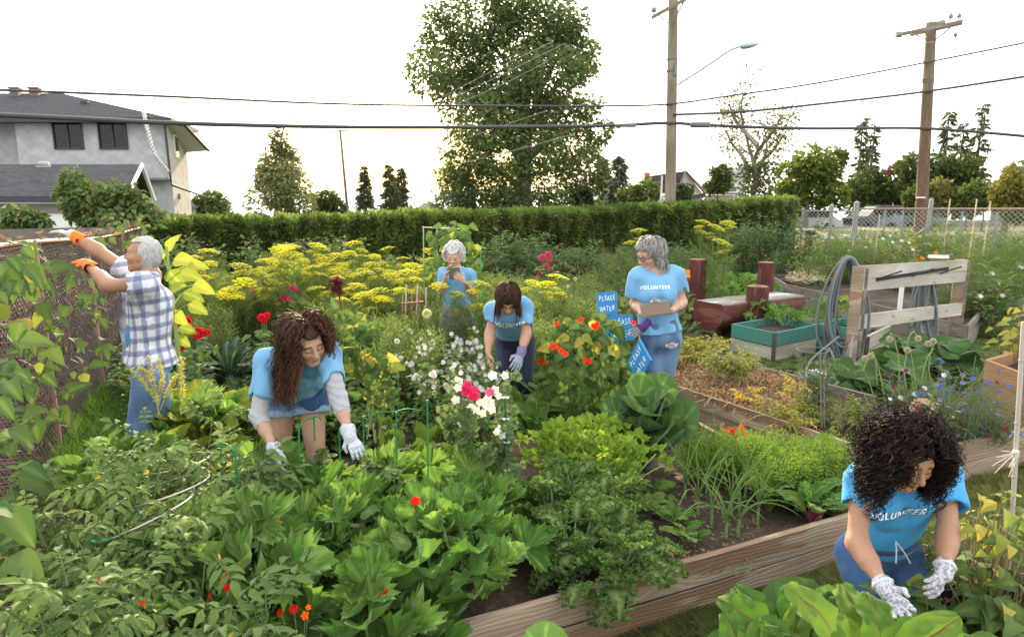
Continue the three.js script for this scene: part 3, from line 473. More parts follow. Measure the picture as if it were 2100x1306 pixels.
// ---- the clipped hedge
{
seed(25);
const path=[[235,462,13.2],[520,452,14.6],[900,440,16.5],[1300,428,19],[1640,408,21.2]].map(([x,y,d])=>Q(x,y,d)),b=path[0].clone().setY(0),t=thing('clipped_hedge','long clipped dark green hedge closing off the garden behind the dill','hedge',b);
const core=new MB(),m=new MB(),lf=new MB(),pts=curve(path,120),dep=1.1;
const front=[];pts.forEach((p,i)=>{const d=pts[Math.min(120,i + 1)].clone().sub(pts[Math.max(0,i - 1)]).normalize(),nrm=V(-d.z,0,d.x);if(nrm.z<0)nrm.negate();front.push([p,nrm]);});
const hgt=(i,u)=>front[i][0].y + 0.12*(fbm(i*0.4,3)- 0.5)*2;
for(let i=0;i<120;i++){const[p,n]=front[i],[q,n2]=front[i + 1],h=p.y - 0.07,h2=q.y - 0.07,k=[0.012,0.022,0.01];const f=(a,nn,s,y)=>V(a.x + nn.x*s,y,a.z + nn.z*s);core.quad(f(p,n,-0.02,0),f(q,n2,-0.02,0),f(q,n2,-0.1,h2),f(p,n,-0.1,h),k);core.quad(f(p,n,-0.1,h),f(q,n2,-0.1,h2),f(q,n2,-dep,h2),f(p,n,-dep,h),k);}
{const[p,n]=front[120],k=[0.012,0.022,0.01];core.quad(V(p.x + n.x*-0.02,0,p.z - n.z*0.02),V(p.x - n.x*dep,0,p.z - n.z*dep),V(p.x - n.x*dep,p.y - 0.07,p.z - n.z*dep),V(p.x - n.x*0.1,p.y - 0.07,p.z - n.z*0.1),k);}
const total=46000;
for(let k=0;k<total;k++){
const f=rnd()*119.99,i=Math.floor(f),[p0,n]=front[i],p=p0.clone().lerp(front[i + 1][0],f - i),topPart=rnd()<0.3,end=i>116&&rnd()<0.7;let s,y,nx=n.x,nz=n.z,ny=0.2;
const H1=p.y + 0.16*(fbm(f*0.45,3)- 0.5)+ 0.14*(fbm(f*1.9,7)- 0.5);
if(topPart){s=-rr(0,dep);y=H1 + rr(-0.09,0.05);ny=1;}else{y=H1*Math.sqrt(rr(0.0,1));s=0.16*(fbm(f*0.8,y*2.2)- 0.42)+ rr(-0.06,0.05);}
const q=V(p.x + n.x*s,y,p.z + n.z*s);if(end){q.set(front[120][0].x - n.x*rr(0,dep)+ rr(-0.05,0.1),y,front[120][0].z - n.z*rr(0,dep));nx=1;nz=0.2;}
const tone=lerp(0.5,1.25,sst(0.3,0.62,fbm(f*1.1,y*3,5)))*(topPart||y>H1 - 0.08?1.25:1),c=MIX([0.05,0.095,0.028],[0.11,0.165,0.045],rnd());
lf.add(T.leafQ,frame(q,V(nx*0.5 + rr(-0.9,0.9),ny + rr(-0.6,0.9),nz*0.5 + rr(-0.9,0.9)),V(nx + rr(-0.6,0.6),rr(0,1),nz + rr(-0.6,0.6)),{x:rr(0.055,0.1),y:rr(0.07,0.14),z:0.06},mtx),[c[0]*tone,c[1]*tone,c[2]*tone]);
}
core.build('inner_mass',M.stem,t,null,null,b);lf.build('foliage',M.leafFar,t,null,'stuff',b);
}
// ---- poles, lamp, wires
function pole(label,px0,py0,px1,py1,D,r,group){
const top=Q(px0,py0,D),mid=Q(px1,py1,D),d=mid.clone().sub(top),s=-top.y / d.y,base=top.clone().addScaledVector(d,s),t=thing('utility_pole',label,'utility pole',base.clone(),group),m=new MB();
m.tube([base,base.clone().lerp(top,0.5),top],[r*1.12,r,r*0.86],14,(f)=>(py0>30?MIX([0.6,0.38,0.3],[0.9,0.85,0.82],sst(0.35,0.75,f)):[1,0.98,0.95]));const mm=m.build('shaft',M.pole,t,null,null,base);mm.geometry.attributes.uv.array.forEach((_,i,a)=>{if(i % 2===0){const x=a[i];a[i]=a[i + 1];a[i + 1]=x;}});return[t,base,top];
}
{
seed(27);
const grey=[0.3,0.3,0.3],D=23.5,[t,b]=pole('tall pale wooden utility pole with the street lamp arm behind the hedge',1382,-60,1375,415,D,0.17);
const arm=(tt,bb,a,c,D,w,lbl)=>{const m=new MB(),p=Q(...a,D + 0.1),q=Q(...c,D - 0.3),d=q.clone().sub(p).multiplyScalar(0.5);m.block(p.clone().add(q).multiplyScalar(0.5),d,V(0,w*0.6,0),V(0,0,w*0.5));m.build('crossarm',M.pole,tt,null,null,bb);};
arm(t,b,[1337,36],[1425,-12],D - 0.2,0.1);
const br=new MB();br.tube([Q(1352,32,D - 0.3),Q(1374,50,D - 0.2)],0.02,5,grey);br.tube([Q(1405,0,D - 0.4),Q(1380,46,D - 0.2)],0.025,5,[0.2,0.2,0.2]);br.build('brace',M.metal,t,null,null,b);
const ins=(tt,bb,px,py,D,s=1)=>{const p=Q(px,py,D),m=new MB();m.tube([p,p.clone().add(V(0,0.1*s,0)),p.clone().add(V(0,0.11*s,0)),p.clone().add(V(0,0.2*s,0)),p.clone().add(V(0,0.21*s,0)),p.clone().add(V(0,0.26*s,0))],[0.02,0.02,0.075*s,0.06*s,0.03,0.03],8,[0.16,0.2,0.2]);m.build('insulator',M.dull,tt,null,null,bb);};
ins(t,b,1341,33,D - 0.3,1.2);
for(const[y,x]of[[122,1379],[146,1378],[215,1377],[252,1376]]){const m=new MB(),p=Q(x,y,D);m.tube([p.clone().add(V(0,-0.02,0)),p.clone().add(V(0,0.03,0))],0.178,12,[0.12,0.12,0.12]);m.build('band',M.dull,t,null,null,b);}
{const m=new MB(),p=Q(1386,140,D - 0.2);m.box(p.x,p.y,p.z,0.09,0.42,0.09,[0.16,0.17,0.17]);m.build('bracket',M.dull,t,null,null,b);}
const la=new MB(),A=Q(1390,174,D - 0.1),lampT=t,pts=curve([A,Q(1450,135,D - 0.25),Q(1500,102,D - 0.4),Q(1522,94,D - 0.45)],20);la.tube(pts,0.035,8,[0.36,0.42,0.46]);la.build('lamp_arm',M.metal,t,null,null,b);
const lh=new MB(),h0=Q(1518,95,D - 0.44),h1=Q(1556,89,D - 0.5),hp=[];for(let i=0;i<=8;i++)hp.push(h0.clone().lerp(h1,i / 8));lh.tube(hp,(f)=>0.015 + 0.1*Math.pow(Math.sin(Math.PI*clamp(f*0.75 + 0.2,0,1)),0.8),10,[0.42,0.47,0.5]);const lg=lh.build('lamp_head',M.metal,t,null,null,b);
const D2=26,[t2,b2]=pole('brown wooden utility pole with a crossarm beyond the chain-link fence',1911,46,1890,440,D2,0.2);
arm(t2,b2,[1845,71],[1974,44],D2 - 0.3,0.1);arm(t2,b2,[1868,72],[1974,48],D2 + 0.2,0.09);
const b3=new MB();b3.tube([Q(1868,68,D2 - 0.4),Q(1900,79,D2 - 0.25)],0.02,5,grey);b3.tube([Q(1952,55,D2 - 0.4),Q(1919,82,D2 - 0.25)],0.025,5,[0.2,0.2,0.2]);b3.build('brace',M.metal,t2,null,null,b2);
ins(t2,b2,1950,44,D2 - 0.3,1.1);ins(t2,b2,1967,43,D2 - 0.3,1.1);ins(t2,b2,1962,62,D2 - 0.4,-1.0);
for(const[x,y]of[[1928,48],[1934,47],[1846,71],[1840,71]]){const p=Q(x,y,D2 - 0.35),m=new MB();m.tube([p.clone().add(V(-0.05,0,0)),p.clone().add(V(0.05,0.01,0))],0.1,10,[0.2,0.22,0.22]);m.build('insulator',M.dull,t2,null,null,b2);}
for(const[y,x]of[[163,1904],[168,1904],[187,1903],[262,1899],[126,1906]]){const m=new MB(),p=Q(x,y,D2);m.tube([p.clone().add(V(0,-0.02,0)),p.clone().add(V(0,0.03,0))],0.205,12,[0.12,0.12,0.12]);m.build('band',M.dull,t2,null,null,b2);}
{const p=Q(1890,405,D2 - 0.2),m=new MB();m.box(p.x,p.y,p.z,0.3,0.05,0.1,[0.7,0.7,0.7]);m.build('number_plate',M.dull,t2,null,null,b2);}
const[t3,b3b]=pole('thin leaning utility pole far behind the hedge left of the sun',697,266,713,440,70,0.13);arm(t3,b3b,[676,270],[718,267],70,0.11);
const wire=(label,pts,r,col=[0.05,0.055,0.06])=>{const m=new MB(),c=curve(pts.map(([x,y,d])=>Q(x,y,d)),60),o=c[0];m.tube(c,r,5,col,false);const w=m.build(numbered('overhead_wire'),M.dull,scene,null,null,o);w.position.copy(o);return tag(w,label,'wire','overhead wires');};
wire('upper dark cable running from the left edge past both poles',[[-60,182,15],[330,197,17],[700,213,19],[1050,217,21],[1250,217,22.4],[1376,213,D - 0.2],[1500,196,24],[1660,173,24.4],[1905,127,D2 - 0.2],[2160,76,22]],0.03);
wire('thickest black cable running low across the whole sky',[[-60,233,14],[160,243,15],[350,252,16.4],[700,260,18.8],[1040,260,21],[1260,257,22.5],[1376,252,D - 0.2],[1440,256,23.6],[1640,263,24.3],[1899,263,D2 - 0.22],[2000,270,25],[2160,284,23.5]],0.055);
wire('middle cable rising from the pale pole towards the upper right edge',[[1382,235,D - 0.2],[1520,229,23.8],[1700,211,24.5],[1903,187,D2 - 0.2],[2160,148,22]],0.042);
for(const[x,y,d]of[[1283,257,22.4],[1437,256,23.3]]){const m=new MB(),p=Q(x,y,d);m.tube([p.clone().add(V(-0.36,0.01,0)),p.clone().add(V(-0.3,0,0)),p.clone().add(V(0.3,0,0)),p.clone().add(V(0.36,0.01,0))],[0.03,x>1400?0.095:0.06,x>1400?0.095:0.06,0.03],8,[0.12,0.14,0.14]);tag(m.build(numbered('cable_splice'),M.dull,scene),x>1400?'fat grey splice case on the thick cable right of the pale pole':'slim grey splice case on the thick cable left of the pale pole','splice case');}
const pale=[0.3,0.3,0.29];
[[[[905,200,30],[1030,135,27],[1136,84,25]],'topmost thin pale wire slanting before the poplar'],[[[925,203,30],[1040,148,27],[1152,92,25]],'second thin pale wire slanting before the poplar'],[[[938,213,30],[1040,168,27],[1125,125,25]],'third thin pale wire slanting before the poplar'],[[[905,300,30],[1030,258,27],[1118,228,25]],'fourth thin pale wire slanting before the poplar'],[[[925,340,30],[1060,307,27],[1180,274,25]],'lowest thin pale wire slanting before the poplar'],
[[[-40,52,18],[140,70,20],[262,82,22]],'uppermost thin wire in the white sky at the left edge'],[[[-40,86,18],[110,90,20],[250,97,22]],'middle thin wire in the white sky at the left edge'],[[[-40,105,18],[100,112,20],[215,122,22]],'lowest thin wire in the white sky at the left edge'],[[[1610,55,26],[1700,30,24],[1800,-8,22]],'thin wire rising to the top edge between the two poles'],[[[1860,95,26],[1980,74,24],[2160,40,20]],'thin wire leaving the crossarm of the brown pole to the right']].forEach(([p,l])=>wire(l,p,0.011,pale));
{
const c=curve([Q(293,228,35.4),Q(303,270,34.7),Q(318,318,34.6),Q(345,352,35)],60),m=new MB();for(const ph of[0,Math.PI])m.tube(c.map((p,i)=>p.clone().add(V(Math.cos(i*1.1 + ph)*0.06,0,Math.sin(i*1.1 + ph)*0.06))),0.045,5,[0.6,0.6,0.58],false);const o=c[0],w=m.build(numbered('service_cable'),M.dull,scene,null,null,o);w.position.copy(o);tag(w,'pale twisted service cable hanging down the grey house','cable');}
}
// ---- houses
const shingleT=dataTex(256,256,(u,v)=>{const r=Math.floor(v*16),c=Math.floor(u*10 +(r % 2)*0.5 + ihash(r,3,1)),e=(v*16)% 1,t=0.75 + 0.35*ihash(c,r,9)+ 0.25*(tileNoise(u,v,64,1)- 0.5)-(e<0.12?0.35:0);return[0.23*t,0.235*t,0.255*t];},true);
M.roof=std({map:rep(shingleT,0.42,0.42),vertexColors:true,roughness:0.95});
M.stucco=std({vertexColors:true,map:rep(mottle,0.5,0.5),bumpMap:rep(grain,1.5,1.5),bumpScale:0.01,roughness:0.95});
function windowIn(parent,o,c,w,h,panes,col=[0.04,0.045,0.05]){
const f=new MB(),th=w*0.05;for(const[x,y,a,b]of[[0,h / 2,w,th],[0,-h / 2,w,th],[-w / 2,0,th,h + th],[w / 2,0,th,h + th]])f.box(c.x + x,c.y + y,c.z + 0.03,a,b,0.12,col);for(let i=1;i<panes;i++)f.box(c.x - w / 2 + w*i / panes,c.y,c.z + 0.028,th,h - th*1.02,0.11,col);
const win=f.build('window',M.dull,parent,null,null,o);for(let i=0;i<panes;i++){const g=new MB();g.box(c.x - w / 2 + w*(i + 0.5)/ panes,c.y,c.z + 0.01,w / panes - th,h - th,0.02,[1,1,1]);g.build('pane',M.glass,win,null,null,o);}return win;
}
{
seed(29);
const skew=(t,k,z0)=>t.traverse((m)=>{if(!m.isMesh)return;const p=m.geometry.attributes.position;for(let i=0;i<p.count;i++){const d=p.getZ(i)+ t.position.z - z0;if(d<0)p.setX(i,p.getX(i)+ k*d);}m.geometry.computeVertexNormals();});
const D=36,wall=[0.51,0.52,0.535],tan=[0.5,0.47,0.42],dark=[0.035,0.037,0.042],o=Q(343,470,D).setY(0);
const t=thing('stucco_house','two-storey grey stucco house with a dark hip roof at the left','house',o);
const zf=-D,xr=Q(334,250,D).x,xl=Q(28,250,D).x,xe=-46,yE=Q(200,244,D).y,yL=Q(300,367,D).y,q=(m,n)=>m.build(n,M.stucco,t,null,null,o),zb=zf - 5.5;
const up=new MB();up.quad(V(xl,yL,zf),V(xr,yL,zf),V(xr,yE,zf),V(xl,yE,zf),wall);up.quad(V(xr,yL,zf),V(xr,yL,zb),V(xr,yE,zb),V(xr,yE,zf),tan);up.quad(V(xl,yL,zf),V(xl,yE,zf),V(xl,yE,zf - 1),V(xl,yL,zf - 1),wall);up.quad(V(xl,yL,zf),V(xl,yL,zf - 1),V(xr,yL,zf - 1),V(xr,yL,zf),dark);q(up,'upper_wall');
const lo=new MB();lo.quad(V(xe,-1,zf - 0.8),V(xr,-1,zf - 0.8),V(xr,yL,zf - 0.8),V(xe,yL,zf - 0.8),wall);lo.quad(V(xe,yL,zf - 0.8),V(xl,yL,zf - 0.8),V(xl,yE,zf - 0.8),V(xe,yE,zf - 0.8),[0.45,0.46,0.475]);lo.quad(V(xr,-1,zf - 0.8),V(xr,-1,zb),V(xr,yL,zb),V(xr,yL,zf - 0.8),tan);q(lo,'lower_wall');
const band=new MB();band.box((xl + xr)/ 2,yL,zf + 0.03,xr - xl,0.12,0.08,[0.2,0.21,0.22]);q(band,'trim_band');
const ex=xr + 0.7,ez=zf + 0.7,rz=zf - 4.5,ry=Q(90,191,D + 4.5).y,rx=Q(168,191,D + 4.5).x,bz=zb - 0.4;
const rf=new MB();rf.quad(V(xe,yE,ez),V(ex,yE,ez),V(rx,ry,rz),V(xe,ry,rz));rf.tri(V(ex,yE,ez),V(ex,yE,bz - 3),V(rx,ry,rz));rf.build('roof',M.roof,t,null,null,o);
const fa=new MB();fa.box((xe + ex)/ 2,yE - 0.11,ez,ex - xe,0.22,0.06,dark);fa.box(ex,yE - 0.11,(ez + bz)/ 2,0.06,0.22,ez - bz,dark);fa.quad(V(xe,yE - 0.2,ez),V(ex,yE - 0.2,ez),V(ex,yE - 0.2,zf),V(xe,yE - 0.2,zf),dark);fa.quad(V(xr,yE - 0.2,ez),V(ex,yE - 0.2,ez),V(ex,yE - 0.2,bz),V(xr,yE - 0.2,bz),tan);fa.build('eaves',M.dull,t,null,null,o);
const rk=new MB(),r0=V(xr + 0.75,yE - 0.1,zf - 1.2),r1=V(xr + 1.3,Q(378,306,D + 4).y,zb);rk.quad(r0,r1,V(xr,r1.y - 0.1,r1.z),V(xr,r0.y - 0.1,r0.z),tan);rk.tube([r0,r1],0.09,5,dark);rk.build('side_eave',M.dull,t,null,null,o);
for(const[px,w]of[[139,1.45],[231,1.4]]){const c=Q(px,278,D);c.z=zf;windowIn(t,o,c,w,1.3,2);}
{const f=new MB();f.box(xr + 0.04,Q(360,300,D + 2.5).y,zf - 2.4,0.08,1.2,0.9,[0.8,0.8,0.78]);const w=f.build('window',M.dull,t,null,null,o);const g=new MB();g.box(xr + 0.09,Q(360,300,D + 2.5).y,zf - 2.4,0.02,1.0,0.7,[1,1,1]);g.build('pane',M.glass,w,null,null,o);}
const dp=new MB();dp.tube([V(xr + 0.1,yE - 0.3,zf + 0.08),V(xr + 0.15,yL + 0.2,zf + 0.08),V(xr + 0.16,yL - 0.3,zf + 0.05),V(xr + 1.6,yL - 0.9,zf - 1),V(xr + 1.65,-0.5,zf - 1)],0.06,6,[0.06,0.045,0.035]);dp.build('downpipe',M.dull,t,null,null,o);
for(const px of[70,110]){const m=new MB(),p=Q(px,188,D + 4);m.box(p.x,p.y - 0.1,p.z,0.5,0.5,0.5,[0.14,0.09,0.07]);m.box(p.x,p.y + 0.19,p.z,0.62,0.1,0.62,[0.18,0.14,0.12]);m.build('roof_vent',M.dull,t,null,null,o);}
{const m=new MB(),p=Q(196,211,D + 2.2);m.box(p.x,p.y,p.z,0.4,0.16,0.4,dark);m.build('roof_vent',M.dull,t,null,null,o);}
for(const[y,z]of[[1.9,2.2],[0.7,2.6]]){const m=new MB();m.box(xr + 0.05,y,zf - z,0.1,0.3,0.3,[0.2,0.15,0.12]);m.build('wall_vent',M.dull,t,null,null,o);}
skew(t,0.27,zf);
const G=23,go=Q(252,470,G).setY(-1),g=thing('garage','white-doored garage with a dark shingle roof in front of the grey house','garage',go),gx=Q(249,405,G).x,gy=Q(249,402,G).y,gl=-34,gz=-G,rgz=-G - 3.2,rgy=Q(266,337,G + 3.2).y,bx=Q(302,437,G + 6.2),white=[0.72,0.72,0.71],cream=[0.62,0.58,0.52];
const R=(m,n,mat=M.stucco)=>m.build(n,mat,g,null,null,go);
const wv=new MB();wv.quad(V(gl,-1.5,gz),V(gx - 0.1,-1.5,gz),V(gx - 0.1,gy - 0.25,gz),V(gl,gy - 0.25,gz),cream);const zz=gz - 6,xg=gx - 0.12;wv.quad(V(xg,-1.5,gz),V(xg,-1.5,zz),V(xg,gy - 0.25,zz),V(xg,gy - 0.25,gz),white);wv.tri(V(xg,gy - 0.25,gz),V(xg,gy - 0.25,zz),V(xg,rgy - 0.1,rgz),white);R(wv,'wall');
const r2=new MB();r2.quad(V(gl,gy,gz + 0.4),V(gx + 0.35,gy,gz + 0.4),V(gx + 0.35,rgy,rgz),V(gl,rgy,rgz));r2.quad(V(gx + 0.35,gy - 0.1,zz - 0.2),V(gl,gy - 0.1,zz - 0.2),V(gl,rgy,rgz),V(gx + 0.35,rgy,rgz));R(r2,'roof',M.roof);
const gt=new MB();gt.box((gl + gx)/ 2 + 0.17,gy - 0.1,gz + 0.43,gx - gl + 0.3,0.2,0.1,dark);R(gt,'gutter',M.dull);
const bg=new MB();bg.tube([V(gx + 0.35,gy - 0.08,gz + 0.42),V(gx + 0.35,rgy - 0.03,rgz),V(gx + 0.35,gy - 0.2,zz - 0.2)],0.09,4,white);R(bg,'bargeboard',M.dull);
const hd=new MB();hd.box((gl + gx)/ 2,gy - 0.42,gz + 0.02,gx - gl,0.3,0.06,[0.25,0.22,0.19]);R(hd,'beam',M.dull);
for(let k=0;k<6;k++)for(let r=0;r<3;r++){const w=1.15,x=Q(40,430,G).x + k*w - 3.1,m=new MB();if(x>gx - 1)continue;m.box(x,gy - 0.85 - r*0.55,gz + 0.03,w - 0.03,0.53,0.05,white);m.box(x,gy - 0.85 - r*0.55,gz + 0.06,w - 0.28,0.33,0.03,[0.76,0.76,0.75]);R(m,'door_panel',M.dull);}
{const m=new MB();m.box(xg + 0.04,gy - 0.9,gz - 4.4,0.1,1.9,1,[0.08,0.085,0.09]);R(m,'side_door',M.dull);}
for(const px of[20,155]){const m=new MB(),p=Q(px,338,G + 3);m.tube([p.clone().add(V(-0.2,0.02,0)),p.clone().add(V(0.2,0.02,0))],0.11,8,[0.3,0.3,0.31]);m.box(p.x,p.y - 0.06,p.z,0.55,0.06,0.3,[0.3,0.3,0.3]);R(m,'roof_vent',M.metal);}
skew(g,0.4,gz);
const s=thing('timber_screen','grey timber garden screen behind the vines in front of the garage','fence',Q(-40,474,9.5).setY(0));for(let k=0;k<4;k++){const A=Q(-60,471,9.4),B=Q(232,466,10.2);A.y -=k*0.19;B.y -=k*0.19;plank('plank',A,B,0.18,0.03,M.boardGrey,s,0.9,s.position);}
const far=(name,label,cat,o,f)=>{const h=thing(name,label,cat,o);f((m,n,mat=M.stucco)=>m.build(n,mat,h,null,null,o),h);return h;};
far('gabled_house','white gabled house with a brown roof and brick chimney behind the pale pole','house',Q(1390,430,66).setY(0),(p,h)=>{
const D=66,L=(x,y,d=D)=>Q(x,y,d),y0=-1,o=h.position,w=[0.72,0.68,0.62],br=[0.16,0.11,0.1];
const a=L(1383,405),c=L(1442,405),apex=L(1407,352),m=new MB();m.quad(V(a.x,y0,a.z),V(c.x,y0,a.z),V(c.x,L(1442,398).y,a.z),V(a.x,L(1383,392).y,a.z),w);m.tri(V(a.x,L(1383,392).y,a.z),V(c.x,L(1442,398).y,a.z),V(apex.x,apex.y,a.z),w);const e=L(1328,400),ap2=L(1338,362);m.quad(V(e.x,y0,a.z - 0.4),V(a.x,y0,a.z - 0.4),V(a.x,L(1383,392).y,a.z - 0.4),V(e.x,L(1320,385).y,a.z - 0.4),w);p(m,'wall');
const r=new MB();r.quad(L(1342,398,D - 0.3),L(1386,398,D - 0.3),L(1409,350,D + 0.2),L(1330,361,D + 1),[1.4,1.05,1]);r.quad(L(1407,350,D - 0.4),L(1447,394,D - 0.4),L(1450,392,D + 3),L(1409,350,D + 3),[1.2,0.9,0.85]);r.quad(L(1318,384,D - 0.5),L(1328,361,D - 0.5),L(1331,360,D + 2),L(1322,384,D + 2),[1.2,0.9,0.85]);p(r,'roof',M.roof);
const bg=new MB();bg.tube([L(1384,402,D - 0.5),L(1407,351,D - 0.5),L(1448,398,D - 0.5)],0.13,4,br);p(bg,'bargeboard',M.dull);
const ch=new MB(),q=L(1327,357,D + 1);ch.box(q.x,q.y - 0.6,q.z,0.5,1.5,0.5,[0.42,0.2,0.13]);p(ch,'chimney');
for(const[x,y]of[[1396,390],[1403,390],[1420,388]]){const cc=L(x,y);cc.z=a.z;windowIn(h,o,cc,0.34,0.9,1,[0.6,0.58,0.54]);}
const por=new MB();por.quad(L(1410,410,D - 1.5),L(1450,405,D - 1.5),L(1446,397,D - 0.1),L(1420,400,D - 0.1),[1.2,0.85,0.8]);p(por,'porch_roof',M.roof);
});
far('brown_roofed_house','low house with a brown roof and two chimneys right of the gabled house','house',Q(1475,430,74).setY(0),(p)=>{
const D=74,L=(x,y,d=D)=>Q(x,y,d);const m=new MB(),a=L(1448,400),c=L(1505,400);m.quad(V(a.x,-1,a.z),V(c.x,-1,a.z),V(c.x,a.y,a.z),V(a.x,a.y,a.z),[0.5,0.44,0.38]);p(m,'wall');const r=new MB();r.quad(L(1440,393,D - 0.6),L(1470,393,D - 0.6),L(1468,376,D + 2),L(1440,376,D + 2),[1.8,1.35,1.25]);r.quad(L(1470,393,D - 0.6),L(1510,393,D - 0.6),L(1505,374,D + 2),L(1475,374,D + 2),[1.5,1.5,1.55]);p(r,'roof',M.roof);const ch=new MB();for(const[x,y]of[[1487,377]]){const q=L(x,y,D);ch.box(q.x,q.y,q.z,0.6,1.3,0.6,[0.45,0.22,0.15]);}p(ch,'chimney');const ga=new MB();const g0=L(1448,398,D - 0.6);ga.box(g0.x + 1.4,g0.y + 0.05,g0.z,4.2,0.18,0.1,[0.2,0.13,0.11]);p(ga,'gutter',M.dull);
});
far('tower_block','pale distant tower block rising above the trees','building',Q(1497,400,240).setY(0),(p,h)=>{const c=Q(1497,345,240),m=new MB();m.box(c.x,c.y / 2,c.z,9,c.y,9,[0.75,0.77,0.8]);p(m,'wall');for(let k=0;k<4;k++){const w=new MB();w.box(c.x,c.y - 1.6 - k*2.6,c.z + 4.55,8,0.9,0.1,[0.35,0.4,0.45]);p(w,'window_band',M.dull);}});
far('hip_roofed_house','dark hip roof at the right edge behind the shrubs','house',Q(2100,430,50).setY(0),(p)=>{const D=50,L=(x,y,d=D)=>Q(x,y,d),m=new MB(),a=L(2040,378),c=L(2260,378);m.quad(V(a.x,-1,a.z),V(c.x,-1,a.z),V(c.x,a.y,a.z),V(a.x,a.y,a.z),[0.3,0.28,0.26]);p(m,'wall');const r=new MB();r.quad(L(2028,378,D - 0.5),L(2270,378,D - 0.5),L(2200,328,D + 4),L(2110,336,D + 4),[0.95,1,1.15]);r.tri(L(2028,378,D - 0.5),L(2110,336,D + 4),L(2040,376,D + 8),[0.95,1,1.15]);p(r,'roof',M.roof);});
far('small_house','tiny house with a turquoise door beside the grey house','house',Q(388,445,58).setY(0),(p)=>{const D=58,L=(x,y,d=D)=>Q(x,y,d),m=new MB(),a=L(372,445),c=L(402,445),y=L(372,424).y;m.quad(V(a.x,-1,a.z),V(c.x,-1,a.z),V(c.x,y,a.z),V(a.x,y,a.z),[0.5,0.5,0.48]);p(m,'wall');const r=new MB();r.quad(L(370,426,D - 0.4),L(406,426,D - 0.4),L(386,408,D + 2),L(370,408,D + 2),[1.3,1.2,1.2]);p(r,'roof',M.roof);const d=new MB(),q=L(383,438,D - 0.1);d.box(q.x,q.y,q.z,0.7,1.1,0.06,[0.1,0.4,0.38]);p(d,'door',M.dull);});
far('far_bungalow','low roof glowing in the haze just below the sun','house',Q(872,440,110).setY(0),(p)=>{const D=110,L=(x,y,d=D)=>Q(x,y,d),m=new MB(),a=L(856,440),c=L(900,440),y=L(856,428).y;m.quad(V(a.x,-1,a.z),V(c.x,-1,a.z),V(c.x,y,a.z),V(a.x,y,a.z),[0.4,0.35,0.3]);p(m,'wall');const r=new MB();r.quad(L(852,429,D - 1),L(904,429,D - 1),L(888,416,D + 3),L(868,416,D + 3),[1.4,1.1,1]);p(r,'roof',M.roof);});
const sg=thing('street_sign','white sign with a green ring on a thin post left of the pale pole','sign',Q(1359,430,26).setY(0)),so=sg.position,sm=new MB(),sp=Q(1358,360,26);sm.tube([V(sp.x,0,sp.z),sp],0.035,6,[0.6,0.6,0.6]);sm.build('signpost',M.dull,sg,null,null,so);const sb=new MB(),sc=Q(1362,408,25.9);sb.box(sc.x,sc.y,sc.z,0.26,0.42,0.02,[0.85,0.86,0.85]);sb.build('board',M.dull,sg,null,null,so);const rg=new THREE.TorusGeometry(0.075,0.018,6,20);rg.translate(sc.x - so.x,sc.y + 0.03,sc.z - so.z + 0.02);mesh('emblem',rg,std({color:0x2f9a78}),sg);
{const b=Q(1990,420,58).setY(0),l=thing('street_lamp','curved thin street lamp far off before the right-hand spruces','street lamp',b),m=new MB(),c=curve([Q(1990,420,58),Q(1990,345,58),Q(1996,330,58),Q(2014,322,58)],20);m.tube([V(b.x,0,b.z),...c],0.07,6,[0.55,0.58,0.6]);m.build('lamp_post',M.metal,l,null,null,b);const n=new MB(),e=c[c.length - 1];n.box(e.x + 0.2,e.y,e.z,0.7,0.14,0.25,[0.55,0.58,0.6]);n.build('lamp_head',M.metal,l,null,null,b);}
const car=(label,px,w,hgt,col,sd)=>{
const D=44,c=Q(px,445,D).setY(-0.4),t=thing('parked_car',label,'car',c,'cars parked on the far road'),L=w,hw=0.85,sec=(x,y0,y1,z)=>[V(x,y0,z),V(x,y1,z)],body=new MB(),n=16,prof=(u)=>{const hood=0.62*hgt;if(u<0.2)return lerp(hood*0.85,hood,u / 0.2);if(u<0.33)return lerp(hood,hgt,(u - 0.2)/ 0.13);if(u<0.78)return hgt;if(u<0.9)return lerp(hgt,hood,(u - 0.78)/ 0.12);return hood*0.92;};
for(let i=0;i<n;i++){const u0=i / n,u1=(i + 1)/ n,x0=(u0 - 0.5)*L,x1=(u1 - 0.5)*L,h0=prof(u0),h1=prof(u1),iw=(h)=>hw - Math.max(0,h - 0.62*hgt)*0.3;const y=0.28;for(const s of[1,-1])body.quad(V(x0,y,s*hw),V(x1,y,s*hw),V(x1,h1,s*iw(h1)),V(x0,h0,s*iw(h0)),col);body.quad(V(x0,h0,iw(h0)),V(x1,h1,iw(h1)),V(x1,h1,-iw(h1)),V(x0,h0,-iw(h0)),col);}
body.box(0,0.4,0,L + 0.06,0.2,hw*2 - 0.1,[col[0]*0.5,col[1]*0.5,col[2]*0.5]);body.build('body',std({vertexColors:true,roughness:0.3}),t);
for(const u of[0.28,0.46,0.64]){const g=new MB();g.box((u - 0.5)*L + 0.35,hgt*0.8,hw - hgt*0.06,L*0.15,hgt*0.25,0.04,[1,1,1]);g.build('window',M.glass,t);}
for(const u of[0.2,0.8])for(const s of[1,-1]){const g=new THREE.CylinderGeometry(0.33,0.33,0.2,18);g.rotateX(Math.PI / 2);g.translate((u - 0.5)*L,0.33,s*(hw - 0.08));mesh('wheel',g,std({color:0x101010}),t);}return t;
};
car('white car seen through the gate beside the hedge',1650,4.2,1.45,[0.55,0.57,0.6],1);car('dark grey parked car left of the brown utility pole',1812,4.5,1.7,[0.06,0.065,0.075],2);car('silver-blue parked car beside the dark grey one',1858,4.3,1.65,[0.16,0.19,0.24],3);
}
